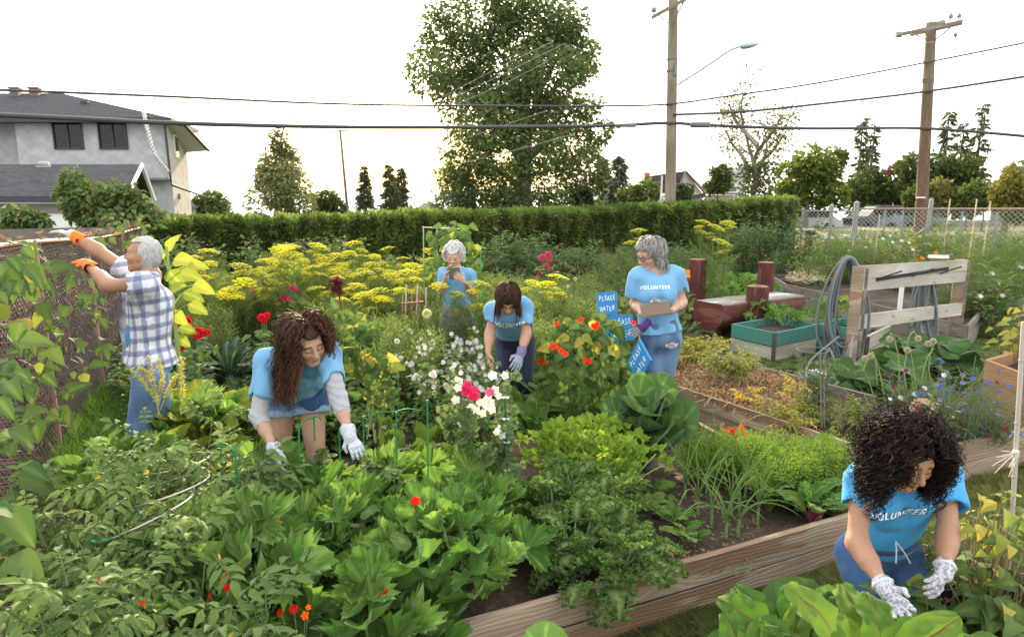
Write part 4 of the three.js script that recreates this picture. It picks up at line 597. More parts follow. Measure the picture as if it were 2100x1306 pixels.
// ---- bodies: distance fields meshed on a grid
const cap=(a,b,ra,rb)=>{const dx=b.x - a.x,dy=b.y - a.y,dz=b.z - a.z,l2=dx*dx + dy*dy + dz*dz||1e-9;return(x,y,z)=>{const px=x - a.x,py=y - a.y,pz=z - a.z;let t=(px*dx + py*dy + pz*dz)/ l2;t=t<0?0:t>1?1:t;const ex=px - dx*t,ey=py - dy*t,ez=pz - dz*t;return Math.sqrt(ex*ex + ey*ey + ez*ez)-(ra +(rb - ra)*t);};};
const ball=(c,r)=>cap(c,c.clone().add(V(1e-4,0,0)),r,r);
function ecap(a,b,s,wa,fa,wb,fb){
const d=b.clone().sub(a),l=d.length(),t=d.clone().multiplyScalar(1 / l),sx=s.clone().addScaledVector(t,-s.dot(t)).normalize(),fx=V(0,0,0).crossVectors(t,sx);
return(x,y,z)=>{const px=x - a.x,py=y - a.y,pz=z - a.z;const q=px*t.x + py*t.y + pz*t.z,k=clamp(q / l,0,1),w=lerp(wa,wb,k),f=lerp(fa,fb,k),u=(px*sx.x + py*sx.y + pz*sx.z)/ w,v=(px*fx.x + py*fx.y + pz*fx.z)/ f,e=q<0?-q / f:q>l?(q - l)/ f:0;return(Math.sqrt(u*u + v*v + e*e)- 1)*Math.min(w,f);};
}
function smin(list,k){return(x,y,z)=>{let d=list[0](x,y,z);for(let i=1;i<list.length;i++){const e=list[i](x,y,z);if(e - d>k)continue;if(d - e>k){d=e;continue;}const h=0.5 + 0.5*(e - d)/ k;d=e +(d - e)*h - k*h*(1 - h);}return d;};}
function nets(f,lo,hi,cell,color){
const nx=Math.ceil((hi.x - lo.x)/ cell)+ 1,ny=Math.ceil((hi.y - lo.y)/ cell)+ 1,nz=Math.ceil((hi.z - lo.z)/ cell)+ 1,g=new Float32Array(nx*ny*nz).fill(9),B=5;
for(let bz=0;bz<nz;bz +=B)for(let by=0;by<ny;by +=B)for(let bx=0;bx<nx;bx +=B){
const c=f(lo.x +(bx + B / 2)*cell,lo.y +(by + B / 2)*cell,lo.z +(bz + B / 2)*cell);const far=Math.abs(c)>B*cell*1.35;
for(let z=bz;z<Math.min(nz,bz + B);z++)for(let y=by;y<Math.min(ny,by + B);y++)for(let x=bx;x<Math.min(nx,bx + B);x++)g[(z*ny + y)*nx + x]=far?c:f(lo.x + x*cell,lo.y + y*cell,lo.z + z*cell);
}
const id=new Int32Array(nx*ny*nz).fill(-1),m=new MB(),co=[0,1,nx,nx + 1,nx*ny,nx*ny + 1,nx*ny + nx,nx*ny + nx + 1];
for(let z=0;z<nz - 1;z++)for(let y=0;y<ny - 1;y++)for(let x=0;x<nx - 1;x++){
const o=(z*ny + y)*nx + x;let mask=0;for(let i=0;i<8;i++)if(g[o + co[i]]<0)mask|=1<<i;if(mask===0||mask===255)continue;
let sx=0,sy=0,sz=0,n=0;
for(const[a,b]of NE){if((mask>>a&1)===(mask>>b&1))continue;const va=g[o + co[a]],vb=g[o + co[b]],t=va /(va - vb);sx +=(a&1)+((b&1)-(a&1))*t;sy +=(a>>1&1)+((b>>1&1)-(a>>1&1))*t;sz +=(a>>2)+((b>>2)-(a>>2))*t;n++;}
const px=lo.x +(x + sx / n)*cell,py=lo.y +(y + sy / n)*cell,pz=lo.z +(z + sz / n)*cell;id[o]=m.vert(px,py,pz,px,py,color?color(px,py,pz):[1,1,1]);
}
const q=(a,b,c,d,flip)=>{if(a<0||b<0||c<0||d<0)return;flip?m.i.push(a,d,c,a,c,b):m.i.push(a,b,c,a,c,d);};
for(let z=1;z<nz - 1;z++)for(let y=1;y<ny - 1;y++)for(let x=1;x<nx - 1;x++){
const o=(z*ny + y)*nx + x,s=g[o]<0;
if(s!==g[o + 1]<0)q(id[o],id[o - nx],id[o - nx - nx*ny],id[o - nx*ny],!s?1:0);
if(s!==g[o + nx]<0)q(id[o],id[o - nx*ny],id[o - nx*ny - 1],id[o - 1],!s?1:0);
if(s!==g[o + nx*ny]<0)q(id[o],id[o - 1],id[o - 1 - nx],id[o - nx],!s?1:0);
}
return m;
}
const NE=[[0,1],[2,3],[4,5],[6,7],[0,2],[1,3],[4,6],[5,7],[0,4],[1,5],[2,6],[3,7]];
const boundsOf=(pts,r)=>{const b=new THREE.Box3().setFromPoints(pts).expandByScalar(r);return[b.min,b.max];};
const joinMB=(a,b)=>{const k=a.n;for(const v of b.p)a.p.push(v);for(const v of b.u)a.u.push(v);for(const v of b.c)a.c.push(v);for(const v of b.i)a.i.push(v + k);return a;};
function headFrame(c,f,up,s=1){const z=f.clone().normalize(),x=V(0,0,0).crossVectors(up,z).normalize(),y=V(0,0,0).crossVectors(z,x);return{c,x,y,z,s,to:(p)=>V(c.x +(x.x*p.x + y.x*p.y + z.x*p.z)*s,c.y +(x.y*p.x + y.y*p.y + z.y*p.z)*s,c.z +(x.z*p.x + y.z*p.y + z.z*p.z)*s),loc:(px,py,pz,o)=>{const a=px - c.x,b=py - c.y,d=pz - c.z;o.x=(a*x.x + b*x.y + d*x.z)/ s;o.y=(a*y.x + b*y.y + d*y.z)/ s;o.z=(a*z.x + b*z.y + d*z.z)/ s;return o;}};}
const ell=(cx,cy,cz,rx,ry,rz)=>{const k=Math.min(rx,ry,rz);return(x,y,z)=>{const a=(x - cx)/ rx,b=(y - cy)/ ry,c=(z - cz)/ rz;return(Math.sqrt(a*a + b*b + c*c)- 1)*k;};};
function headSDF(hf,o={}){
const L=(x,y,z)=>V(x,y,z),base=smin([ell(0,0.03,-0.014,0.075,0.088,0.093),ell(0,-0.04,0.02,0.056,0.07,0.066),cap(L(-0.014,-0.094,0.058),L(0.014,-0.094,0.058),0.018,0.018),cap(L(-0.04,-0.022,0.058),L(-0.05,-0.02,0.03),0.024,0.024),cap(L(0.04,-0.022,0.058),L(0.05,-0.02,0.03),0.024,0.024),cap(L(-0.05,-0.06,0.005),L(0,-0.09,0.05),0.022,0.02),cap(L(0.05,-0.06,0.005),L(0,-0.09,0.05),0.022,0.02),cap(L(-0.034,0.026,0.07),L(0.034,0.026,0.07),0.014,0.014)],0.025);
const nose=smin([cap(L(0,0.014,0.083),L(0,-0.026,0.104),0.0085,0.0125),ball(L(-0.012,-0.03,0.092),0.009),ball(L(0.012,-0.03,0.092),0.009)],0.01);
const lips=smin([cap(L(-0.02,-0.061,0.077),L(0,-0.057,0.086),0.006,0.008),cap(L(0.02,-0.061,0.077),L(0,-0.057,0.086),0.006,0.008),cap(L(-0.016,-0.067,0.077),L(0.016,-0.067,0.077),0.008,0.008)],0.006);
const sock=[ball(L(-0.031,0.006,0.1),0.019),ball(L(0.031,0.006,0.1),0.019)],eyes=[ball(L(-0.031,0.005,0.073),0.0135),ball(L(0.031,0.005,0.073),0.0135)],ears=[ell(-0.078,-0.004,-0.006,0.012,0.033,0.021),ell(0.078,-0.004,-0.006,0.012,0.033,0.021)],t=V(0,0,0);
return(x,y,z)=>{
hf.loc(x,y,z,t);x=t.x;y=t.y;z=t.z;let d=base(x,y,z);
if(d>0.06)return d*hf.s - 0.02;
for(const s of sock){const e=-s(x,y,z),k=0.012,h=clamp(0.5 - 0.5*(d - e)/ k,0,1);d=lerp(d,e,h)+ k*h*(1 - h);}
for(const e of eyes)d=Math.min(d,e(x,y,z));
for(const[p,k]of[[nose,0.01],[lips,0.006],[ears[0],0.008],[ears[1],0.008]]){const e=p(x,y,z),h=clamp(0.5 + 0.5*(e - d)/ k,0,1);d=lerp(e,d,h)- k*h*(1 - h);}
return d*hf.s;
};
}
function faceColor(hf,skin,o={}){
const t=V(0,0,0),brow=o.brow??[0.05,0.035,0.025],lip=o.lip??[skin[0]*0.85,skin[1]*0.55,skin[2]*0.55],w=o.wrinkle??0;
return(px,py,pz)=>{
hf.loc(px,py,pz,t);const x=Math.abs(t.x),y=t.y,z=t.z;let c=skin;
if(z>0.03){
c=MIX(c,[skin[0]*1.04,skin[1]*0.82,skin[2]*0.8],0.6*Math.exp(-((x - 0.04)**2 +(y + 0.025)**2)/ 0.0006));
c=MIX(c,[skin[0]*1.0,skin[1]*0.78,skin[2]*0.75],0.5*Math.exp(-(x*x +(y + 0.028)**2)/ 0.0003));
if(Math.hypot(x / 0.021,(y + 0.0625)/ 0.0095)<1&&z>0.06)c=lip;
if(Math.abs(y + 0.0625)<0.0016&&x<0.021&&z>0.06)c=[lip[0]*0.4,lip[1]*0.3,lip[2]*0.3];
const by=0.03 -(x - 0.03)*(x - 0.03)*9;if(Math.abs(y - by)<0.0045&&x>0.014&&x<0.05&&z>0.045)c=MIX(c,brow,0.85);
const ex=x - 0.031;if(Math.abs(ex)<0.017){const lash=-0.004 - ex*ex*8;if(o.open){if(Math.hypot(ex / 0.0145,(y - 0.004)/ 0.0055)<1)c=Math.abs(ex +(o.look??0))<0.0065?[0.03,0.02,0.015]:[0.6,0.57,0.53];if(Math.abs(y - 0.0095 + ex*ex*9)<0.0018)c=[0.03,0.02,0.02];}else if(Math.abs(y - lash)<0.0026)c=[0.05,0.03,0.025];}
if(w&&Math.abs(Math.sin(y*240))>0.93&&y>0.04)c=[c[0]*0.9,c[1]*0.86,c[2]*0.84];
}
return c;
};
}
function handPrims(w,dir,nrm,curl,thumb,s=1,spread=0.1){
const d=dir.clone().normalize(),n=nrm.clone().addScaledVector(d,-nrm.dot(d)).normalize(),e=V(0,0,0).crossVectors(d,n).multiplyScalar(thumb),out=[],pt=(a,b,c)=>w.clone().addScaledVector(d,a*s).addScaledVector(e,b*s).addScaledVector(n,c*s);
out.push(ecap(pt(0.012,0,0),pt(0.085,0,0),e,0.03*s,0.017*s,0.042*s,0.014*s));
const ends=[];
[[0.033,0.068],[0.011,0.078],[-0.011,0.072],[-0.032,0.056]].forEach(([o,L],k)=>{
let p=pt(0.082 - Math.abs(o)*0.12,o,0),a=curl*0.35 + k*0.03;const r=[0.0098,0.009,0.0082,0.0072];
for(let j=0;j<3;j++){const l=L*[0.46,0.31,0.23][j]*s,q=p.clone().addScaledVector(d,Math.cos(a)*l).addScaledVector(n,Math.sin(a)*l).addScaledVector(e,o*spread*l*30*s);out.push(cap(p,q,r[j]*s,r[j + 1]*s));p=q;a +=curl*0.55;}
ends.push(p);
});
const t0=pt(0.022,0.026,0.004),t1=pt(0.05,0.055,0.012 + 0.012*curl),t2=pt(0.08,0.06 - 0.012*curl,0.02 + 0.022*curl);out.push(cap(t0,t1,0.015*s,0.0115*s),cap(t1,t2,0.011*s,0.0085*s));ends.push(t2);
return{prims:out,pts:[w,pt(0.1,0,0),pt(0.05,0.06,0),...ends]};
}
const handMesh=(h,extra,col,cell=0.0036)=>{const f=smin([...h.prims,...(extra??[])],0.006),[lo,hi]=boundsOf(h.pts,0.035);return nets(f,lo,hi,cell,col);};
function hairCap(hf,thick,line,col,back=-0.09,wav=0.006){
const t=V(0,0,0),sk=smin([ell(0,0.03,-0.014,0.075 + thick,0.088 + thick,0.093 + thick),ell(0,-0.02,-0.035,0.06 + thick,0.07 + thick,0.06 + thick)],0.03),top=line.top??0.066,temple=line.temple??0.03;
const f=(x,y,z)=>{hf.loc(x,y,z,t);let d=sk(t.x,t.y,t.z)+ wav*(noise(t.x*60,t.y*30,t.z*60)- 0.5)*2;const cut=Math.min(t.z - temple - 0.01*Math.sin(t.x*90),top - t.y + 6*t.x*t.x);d=Math.max(d,cut);d=Math.max(d,back - t.y);return d*hf.s;};
return nets(f,hf.c.clone().addScalar(-0.16*hf.s),hf.c.clone().addScalar(0.16*hf.s),0.005,col);
}
function strands(m,hf,o){
const t=V(0,0,0),g=V(0,-1,0),skin=o.skin??0.012;
for(let k=0;k<o.n;k++){
let d;do{d=dirOf(rr(0,6.283),Math.asin(rr(-0.5,1)));}while(d.z>(o.front??0.45)&&d.y<(o.hairline??0.62)||(d.z>(o.front??0.45)- 0.1&&Math.abs(d.x)<0.6&&d.y<0.85)||d.y<-0.35&&d.z>-0.1||(o.where&&!o.where(d)));
let p=hf.to(V(d.x*(0.075 + skin*0.5),0.03 + d.y*(0.088 + skin*0.5),-0.014 + d.z*(0.093 + skin*0.5))),v=hf.to(d).sub(hf.c).normalize();const part=o.part??0.0;if(o.parted){const sx=Math.sign(d.x - part)||1;v.addScaledVector(hf.x,sx*(o.push??0.9)).addScaledVector(hf.y,0.2).normalize();}
const L=o.len*rr(0.7,1.05)*(o.lenOf?o.lenOf(d):1),n=o.seg??16,pts=[],ph=rr(0,6.283),fr=o.freq*rr(0.8,1.25),cr=o.curl*rr(0.6,1.3),vol=o.vol*rr(0.4,1.25),a=V(0,0,0),b=V(0,0,0);
for(let i=0;i<=n;i++){
const u=i / n;a.crossVectors(v,Math.abs(v.y)>0.9?V(1,0,0):g).normalize();b.crossVectors(v,a);const w=cr*Math.min(1,u*4);
pts.push(p.clone().addScaledVector(a,Math.cos(ph + u*fr)*w).addScaledVector(b,Math.sin(ph + u*fr)*w));
v.addScaledVector(g,(o.grav??0.35)*(i<2?0.3:1)).add(V(rr(-1,1),rr(-1,1),rr(-1,1)).multiplyScalar(o.mess??0.06)).normalize();p=p.clone().addScaledVector(v,L / n);
hf.loc(p.x,p.y,p.z,t);const R=1 + vol;const q=Math.hypot(t.x /(0.08*R),(t.y - 0.03)/(0.092*R),(t.z + 0.014)/(0.098*R));if(q<1){t.x /=q;t.y=0.03 +(t.y - 0.03)/ q;t.z=-0.014 +(t.z + 0.014)/ q;}
if(q>1 + 1.15*vol + 0.1&&t.y>-0.04){const w=(1 + 1.15*vol + 0.1)/ q;t.x*=w;t.y=0.03 +(t.y - 0.03)*w;t.z=-0.014 +(t.z + 0.014)*w;}
if(t.z>0.0&&t.y<(o.bang??0.06)&&Math.abs(t.x)<(o.face??0.062))t.x=Math.sign(t.x||1)*(o.face??0.062);if(t.y<-0.05&&t.z>-0.02&&Math.abs(t.x)<0.05&&!o.over)t.x=Math.sign(t.x||1)*0.05;
p=hf.to(t);if(o.keep)o.keep(p);
}
const c=o.col(rnd(),d);m.tube(pts,(u)=>(o.r??0.004)*(1 - 0.65*u*u)*(u<0.05?0.7:1),3,(u)=>MIX(c,o.tip??c,u*u),false);
}
return m;
}
const fold=(x,y,z,s=1)=>{const a=noise(x*9*s,y*5*s,z*9*s),b=noise(x*22*s + 7,y*11*s,z*22*s);return(Math.abs(a - 0.5)*-2 + 0.5)*0.011 +(b - 0.5)*0.006;};
function decal(f,c,u,v,n,w,h,mat,parent,o,name='print',nu=30,nv=8){
const m=new MB(),p=V(0,0,0);
for(let j=0;j<=nv;j++)for(let i=0;i<=nu;i++){p.copy(c).addScaledVector(u,(i / nu - 0.5)*w).addScaledVector(v,(j / nv - 0.5)*h).addScaledVector(n,0.12);for(let k=0;k<80;k++){const d=f(p.x,p.y,p.z);if(d<0.0085)break;p.addScaledVector(n,-Math.max(0.001,d*0.6));}m.vert(p.x,p.y,p.z,i / nu,j / nv,[1,1,1]);}
for(let j=0;j<nv;j++)for(let i=0;i<nu;i++){const k=j*(nu + 1)+ i;m.i.push(k,k + 1,k + nu + 2,k,k + nu + 2,k + nu + 1);}
return m.build(name,mat,parent,null,null,o);
}
const volTex=canvasTex(512,96,(c,w,h)=>{c.clearRect(0,0,w,h);c.fillStyle='#fff';c.font='bold 78px sans-serif';c.textAlign='center';c.textBaseline='middle';c.fillText('VOLUNTEER',w / 2,h / 2 + 3,w - 8);});
M.volunteer=new THREE.MeshStandardMaterial({map:volTex,transparent:true,roughness:0.9,color:0xe8eef2});
function figure(label,j,o){
const root=V(j.pelvis.x,0,j.pelvis.z),t=thing('person',label,'person',root),side=j.shB.clone().sub(j.shA).normalize(),k=o.k??1,sk=o.skin,F2=o.shirtPad??0.016;
const torso=(g,gl=g)=>[ecap(j.pelvis,j.waist,side,0.158*k*(o.hipW??1)+ gl,0.112*k + gl,0.13*k + g,0.102*k + g),ecap(j.waist,j.chest,side,0.13*k + g,0.102*k + g,0.148*k + g,0.112*k + g),cap(j.chest.clone().lerp(j.shA,0.5),j.shA,0.085*k + g,0.054*k + g),cap(j.chest.clone().lerp(j.shB,0.5),j.shB,0.085*k + g,0.054*k + g),cap(j.neck,j.shA,0.05*k + g*0.6,0.046*k + g),cap(j.neck,j.shB,0.05*k + g*0.6,0.046*k + g)].concat(o.bust?[ball(j.bustA,0.07*k + g),ball(j.bustB,0.07*k + g)]:[]);
const ar=o.arm??1,arm=(s)=>[cap(j['sh' + s],j['el' + s],0.046*ar,0.036*ar),cap(j['el' + s],j['wr' + s],0.037*ar,0.024*ar),cap(j['el' + s].clone().lerp(j['wr' + s],0.1),j['el' + s].clone().lerp(j['wr' + s],0.42),0.037*ar,0.036*ar)];
const lg=o.leg??1,leg=(s,g=0)=>[cap(j['hip' + s],j['kn' + s],0.083*lg + g,0.053*lg + g),cap(j['kn' + s],j['an' + s],0.053*lg + g,0.036*lg + g),cap(j['kn' + s].clone().lerp(j['an' + s],0.12),j['kn' + s].clone().lerp(j['an' + s],0.4),0.054*lg + g,0.05*lg + g)];
const hf=j.head,chin=hf.to(V(0,-0.05,-0.02)),neck=[cap(j.neck,chin,0.056*k,0.05*k)];
const bodyF=smin([...torso(-0.004),...arm('A'),...arm('B'),...leg('A'),...leg('B'),...neck],0.03),fc=faceColor(hf,sk,o.face);
const tone=(x,y,z)=>{const n=0.86 + 0.28*fbm(x*22,y*22,z*22,3);return[sk[0]*n,sk[1]*n*(0.97 + 0.06*noise(x*30,y*30,z*30)),sk[2]*n];};
let[lo,hi]=boundsOf([j.pelvis,j.waist,j.chest,j.shA,j.shB,j.elA,j.elB,j.wrA,j.wrB,j.hipA,j.hipB,j.knA,j.knB,j.anA,j.anB,j.neck,chin],0.13);
const body=nets(bodyF,lo,hi,0.0125,tone),hs=headSDF(hf);joinMB(body,nets(smin([hs,cap(chin,hf.to(V(0,-0.075,-0.03)).lerp(j.neck,0.45),0.045*k,0.05*k)],0.02),hf.c.clone().addScalar(-0.155*hf.s),hf.c.clone().addScalar(0.155*hf.s),0.0036,fc));
for(const h of o.bareHands??[])joinMB(body,handMesh(h,null,tone));
for(const s of['A','B']){const a=j['an' + s],toe=a.clone().add(V((o.toe??V(0,0,1)).x*0.17,-0.05,(o.toe??V(0,0,1)).z*0.17));const f=smin([cap(a.clone().add(V(0,-0.035,0)),toe,0.045,0.035),cap(a,a.clone().add(V(0,-0.04,0)),0.045,0.045)],0.02);const[l2,h2]=boundsOf([a,toe],0.08);const y0=0.005;nets((x,y,z)=>Math.max(f(x,y,z),y0 - y),l2,h2,0.01,()=>o.shoe??[0.05,0.05,0.06]).build('shoe',M.dull,t,null,null,root);}
body.build('body',M.skin,t,null,null,root);
if(o.legs){
const L=o.legs,end=L.end??1,clip=(s)=>{const a=j['hip' + s],b=j['kn' + s];return L.shorts?[cap(a,a.clone().lerp(b,L.shorts),0.088*lg + 0.018,0.08*lg + 0.03)]:leg(s,L.pad??0.016);};
const f0=smin([ecap(j.pelvis,j.waist.clone().lerp(j.pelvis,L.rise??0.35),side,0.16*k*(o.hipW??1)+ 0.012,0.116*k + 0.012,0.138*k + 0.012,0.108*k + 0.012),...clip('A'),...clip('B')],0.024);
const wa=j.waist.clone().lerp(j.pelvis,(L.rise??0.35)- 0.1),wn=j.waist.clone().sub(j.pelvis).normalize();
const axA=cap(j.hipA,j.knA,0,0),axB=cap(j.hipB,j.knB,0,0),cut=L.shorts?['A','B'].map((s)=>{const a=j['hip' + s],b=j['kn' + s],n=b.clone().sub(a).normalize();return[a.clone().lerp(b,L.shorts),n,cap(a.clone().lerp(b,L.shorts - 0.06),b,0.078*lg,0.07*lg),a,b];}):null;
const f=(x,y,z)=>{let d=f0(x,y,z)+ fold(x,y,z,1.3)*(L.fold??0.8);d=Math.max(d,(x - wa.x)*wn.x +(y - wa.y)*wn.y +(z - wa.z)*wn.z);if(cut){const dA=axA(x,y,z),dB=axB(x,y,z),[p,n,c]=cut[dA<dB?0:1];d=Math.max(d,(x - p.x)*n.x +(y - p.y)*n.y +(z - p.z)*n.z);d=Math.max(d,-c(x,y,z));}return d;};
[lo,hi]=boundsOf([j.pelvis,wa,j.hipA,j.hipB,...(L.shorts?[j.hipA.clone().lerp(j.knA,L.shorts),j.hipB.clone().lerp(j.knB,L.shorts)]:[j.knA,j.knB,j.anA,j.anB])],0.17);
nets(f,lo,hi,0.0095,L.color).build(L.name,M.cloth,t,null,null,root);
if(L.belt){const b0=wa.clone().addScaledVector(wn,-0.012),fb=(x,y,z)=>Math.max(Math.abs((x - b0.x)*wn.x +(y - b0.y)*wn.y +(z - b0.z)*wn.z)- 0.018,Math.abs(f0(x,y,z)- 0.004)- 0.006);const[l2,h2]=boundsOf([b0],0.22);nets(fb,l2,h2,0.008,()=>L.belt).build('waistband',M.cloth,t,null,null,root);}
}
const S=o.shirt,slv=(s)=>{const a=j['sh' + s],b=j['el' + s],e=a.clone().lerp(b,S.sleeve);return cap(a,e,0.058*k + F2,(S.cuff??0.066)*(o.arm??1));};
const hemN=j.waist.clone().sub(j.pelvis).normalize(),hemP=j.waist.clone().lerp(j.pelvis,S.hem);
const sleeve=(s)=>{const a=j['sh' + s],b=j['el' + s],n=b.clone().sub(a).normalize(),p=a.clone().lerp(b,S.sleeve + 0.04),c=cap(a.clone().lerp(b,S.sleeve),b,(S.cuff??0.066)*(o.arm??1)- 0.02,(S.cuff??0.066)*(o.arm??1)- 0.016),q=slv(s);return(x,y,z)=>Math.max(q(x,y,z),(x - p.x)*n.x +(y - p.y)*n.y +(z - p.z)*n.z,-c(x,y,z));};
const tubeF=smin([...torso(F2,S.loose??F2 + 0.01),sleeve('A'),sleeve('B')],0.022);
const nd=chin.clone().sub(j.neck).normalize(),hole=cap(j.neck.clone().addScaledVector(nd,0.0 +(S.neckUp??0)),chin,0.066*k,0.11*k),fr=hf.z.clone().setY(0).normalize();
const sf=(x,y,z)=>{let d=tubeF(x,y,z)+ fold(x,y,z)*2.3*(S.fold??1);const e=-((x - hemP.x)*hemN.x +(y - hemP.y)*hemN.y +(z - hemP.z)*hemN.z)+(S.hemWave??0)*Math.sin(x*30);d=Math.max(d,e);return Math.max(d,-hole(x,y,z));};
[lo,hi]=boundsOf([j.pelvis,j.waist,j.chest,j.shA,j.shB,j.neck,j.shA.clone().lerp(j.elA,S.sleeve),j.shB.clone().lerp(j.elB,S.sleeve)],0.2);
nets(sf,lo,hi,S.cell??0.0075,S.color).build('shirt',M.cloth,t,null,null,root);
return{t,root,sf,hf,side,bodyF};
}
// ---- the six gardeners
const BLUE=(x,y,z)=>{const n=0.86 + 0.28*fbm(x*7,y*7,z*7,3);return[0.15*n,0.345*n,0.56*n];};
const denim=(base,fade)=>(x,y,z)=>{const n=fbm(x*6,y*4,z*6,3),w=0.9 + 0.2*noise(x*160,y*20,z*160);const c=MIX(base,fade,sst(0.35,0.62,n));return[c[0]*w,c[1]*w,c[2]*w];};
const towards=(p)=>V(-p.x,0,-p.z).normalize();
const knit=(a,b,f)=>(x,y,z)=>noise(x*f,y*f,z*f)>0.58?b:a;
{
seed(41);
const skin=[0.36,0.2,0.125],D=4.6;
const hd=headFrame(Q(292,524,D),V(-0.97,0.16,0.16),V(0.12,1,0),1.02);
const j={head:hd,neck:Q(309,566,D),chest:Q(308,622,D + 0.02),waist:Q(305,690,D + 0.02),pelvis:Q(308,742,D + 0.02),shA:Q(292,583,D - 0.17),elA:Q(224,586,D - 0.22),wrA:Q(178,542,D + 0.02),shB:Q(284,572,D + 0.19),elB:Q(200,514,D + 0.27),wrB:Q(148,482,D + 0.3)};
j.hipA=Q(306,765,D - 0.09);j.hipB=Q(312,765,D + 0.1);j.knA=P(283,866,0.5).setY(0.5);j.knA=Q(284,872,D - 0.08);j.knB=Q(326,874,D + 0.16);j.anA=P(280,972,0.09);j.anA.z=-(D - 0.04);j.anA=Q(290,975,D - 0.05);j.anA.y=0.09;j.anB=Q(335,968,D + 0.2);j.anB.y=0.09;
const plaid=(x,y,z)=>{
const u=Math.atan2(x - j.waist.x,-(z - j.waist.z))*0.19,v=y - 0.35*(x - j.waist.x)*0.3;const st=(q,p,w)=>{const f=((q / p)% 1 + 1)% 1;return f<w?1:0;};
const a=st(u,0.085,0.38),b=st(v,0.085,0.38),thin=st(u + 0.052,0.085,0.07)||st(v + 0.052,0.085,0.07);let c=[0.66,0.67,0.72];const navy=[0.055,0.075,0.2];if(a)c=MIX(c,navy,0.62);if(b)c=MIX(c,navy,0.66);if(thin&&!a&&!b)c=MIX(c,[0.25,0.33,0.5],0.5);return c;
};
const f=figure('grey-haired man in an open plaid shirt reaching over the chain-link fence',j,{skin,k:1.08,arm:1.14,leg:1.02,toe:V(-1,0,0.2),face:{open:true,brow:[0.2,0.18,0.16],look:0,wrinkle:1},shirt:{sleeve:0.42,hem:0.98,color:plaid,cuff:0.083,loose:0.05,cell:0.0075,fold:0.75,hemWave:0.012},shirtPad:0.024,legs:{name:'jeans',color:denim([0.09,0.17,0.33],[0.17,0.28,0.46]),rise:0.3,pad:0.026}});
{const us=smin([ecap(j.pelvis,j.waist,f.side,0.13,0.115,0.125,0.11),ecap(j.waist,j.chest,f.side,0.12,0.112,0.12,0.116)],0.03),off=V(-0.034,0,0),n=j.waist.clone().sub(j.pelvis).normalize(),hp=j.waist.clone().lerp(j.pelvis,0.75),g=(x,y,z)=>Math.max(us(x - off.x,y,z),-((x - hp.x)*n.x +(y - hp.y)*n.y +(z - hp.z)*n.z)- 0.03);const[lo,hi]=boundsOf([j.pelvis,j.waist,j.chest],0.24);nets(g,lo,hi,0.012,()=>[0.05,0.26,0.5]).build('undershirt',M.cloth,f.t,null,null,f.root);}
{const fl=(dz,x0)=>{const m=new MB(),top=Q(242,600,D + dz),b0=Q(238,742,D + dz);const pts=[];for(let i=0;i<=10;i++)for(let k=0;k<=4;k++){const u=i / 10,v=k / 4,p=top.clone().lerp(b0,u);p.x +=0.02 + v*0.13 + 0.015*Math.sin(u*9 + v*4);p.z +=(dz>0?-1:1)*(0.05*v)+ 0.02*Math.sin(u*7);m.vert(p.x,p.y,p.z,u,v,plaid(p.x,p.y,p.z));}for(let i=0;i<10;i++)for(let k=0;k<4;k++){const a=i*5 + k;m.i.push(a,a + 1,a + 6,a,a + 6,a + 5);}m.build('shirt_front',M.cloth,f.t,null,null,f.root);};fl(0.12);}
const grey=(q)=>{const g=lerp(0.3,0.6,q);return[g,g*0.98,g*0.95];};
const hm=hairCap(hd,0.011,{top:0.075,temple:-0.002},(x,y,z)=>{const g=0.26 + 0.24*noise(x*150,y*60,z*150);return[g,g*0.98,g*0.95];},-0.085,0.005);hm.build('hair',M.hair,f.t,null,null,f.root);
const orange=[0.86,0.16,0.015],pale=[0.48,0.46,0.42],glove=(w,el,tip,nrm,thumb,curl,back)=>{const dir=tip.clone().sub(w),h=handPrims(w,dir,nrm,curl,thumb,1.06,0.12),fd=w.clone().sub(el).normalize(),c0=w.clone().addScaledVector(fd,-0.075),c1=w.clone().addScaledVector(fd,0.01),dd=dir.clone().normalize();const mm=handMesh({prims:h.prims,pts:[...h.pts,c0]},[cap(c0,c1,0.048,0.036)],(x,y,z)=>{const q=(x - w.x)*dd.x +(y - w.y)*dd.y +(z - w.z)*dd.z;return back?(q<0.03?orange:(q<0.09&&noise(x*30,y*60,z*30)>0.5?pale:orange)):(q<-0.012?orange:pale);});mm.build('glove',M.cloth,f.t,back?'orange work glove':'pale work glove with an orange cuff',null,f.root);};
glove(j.wrB,j.elB,Q(84,464,D + 0.34),V(0.1,-1,0.1),-1,0.3,false);glove(j.wrA,j.elA,Q(140,524,D + 0.15),V(-0.3,-0.8,-0.4),1,0.85,true);
}
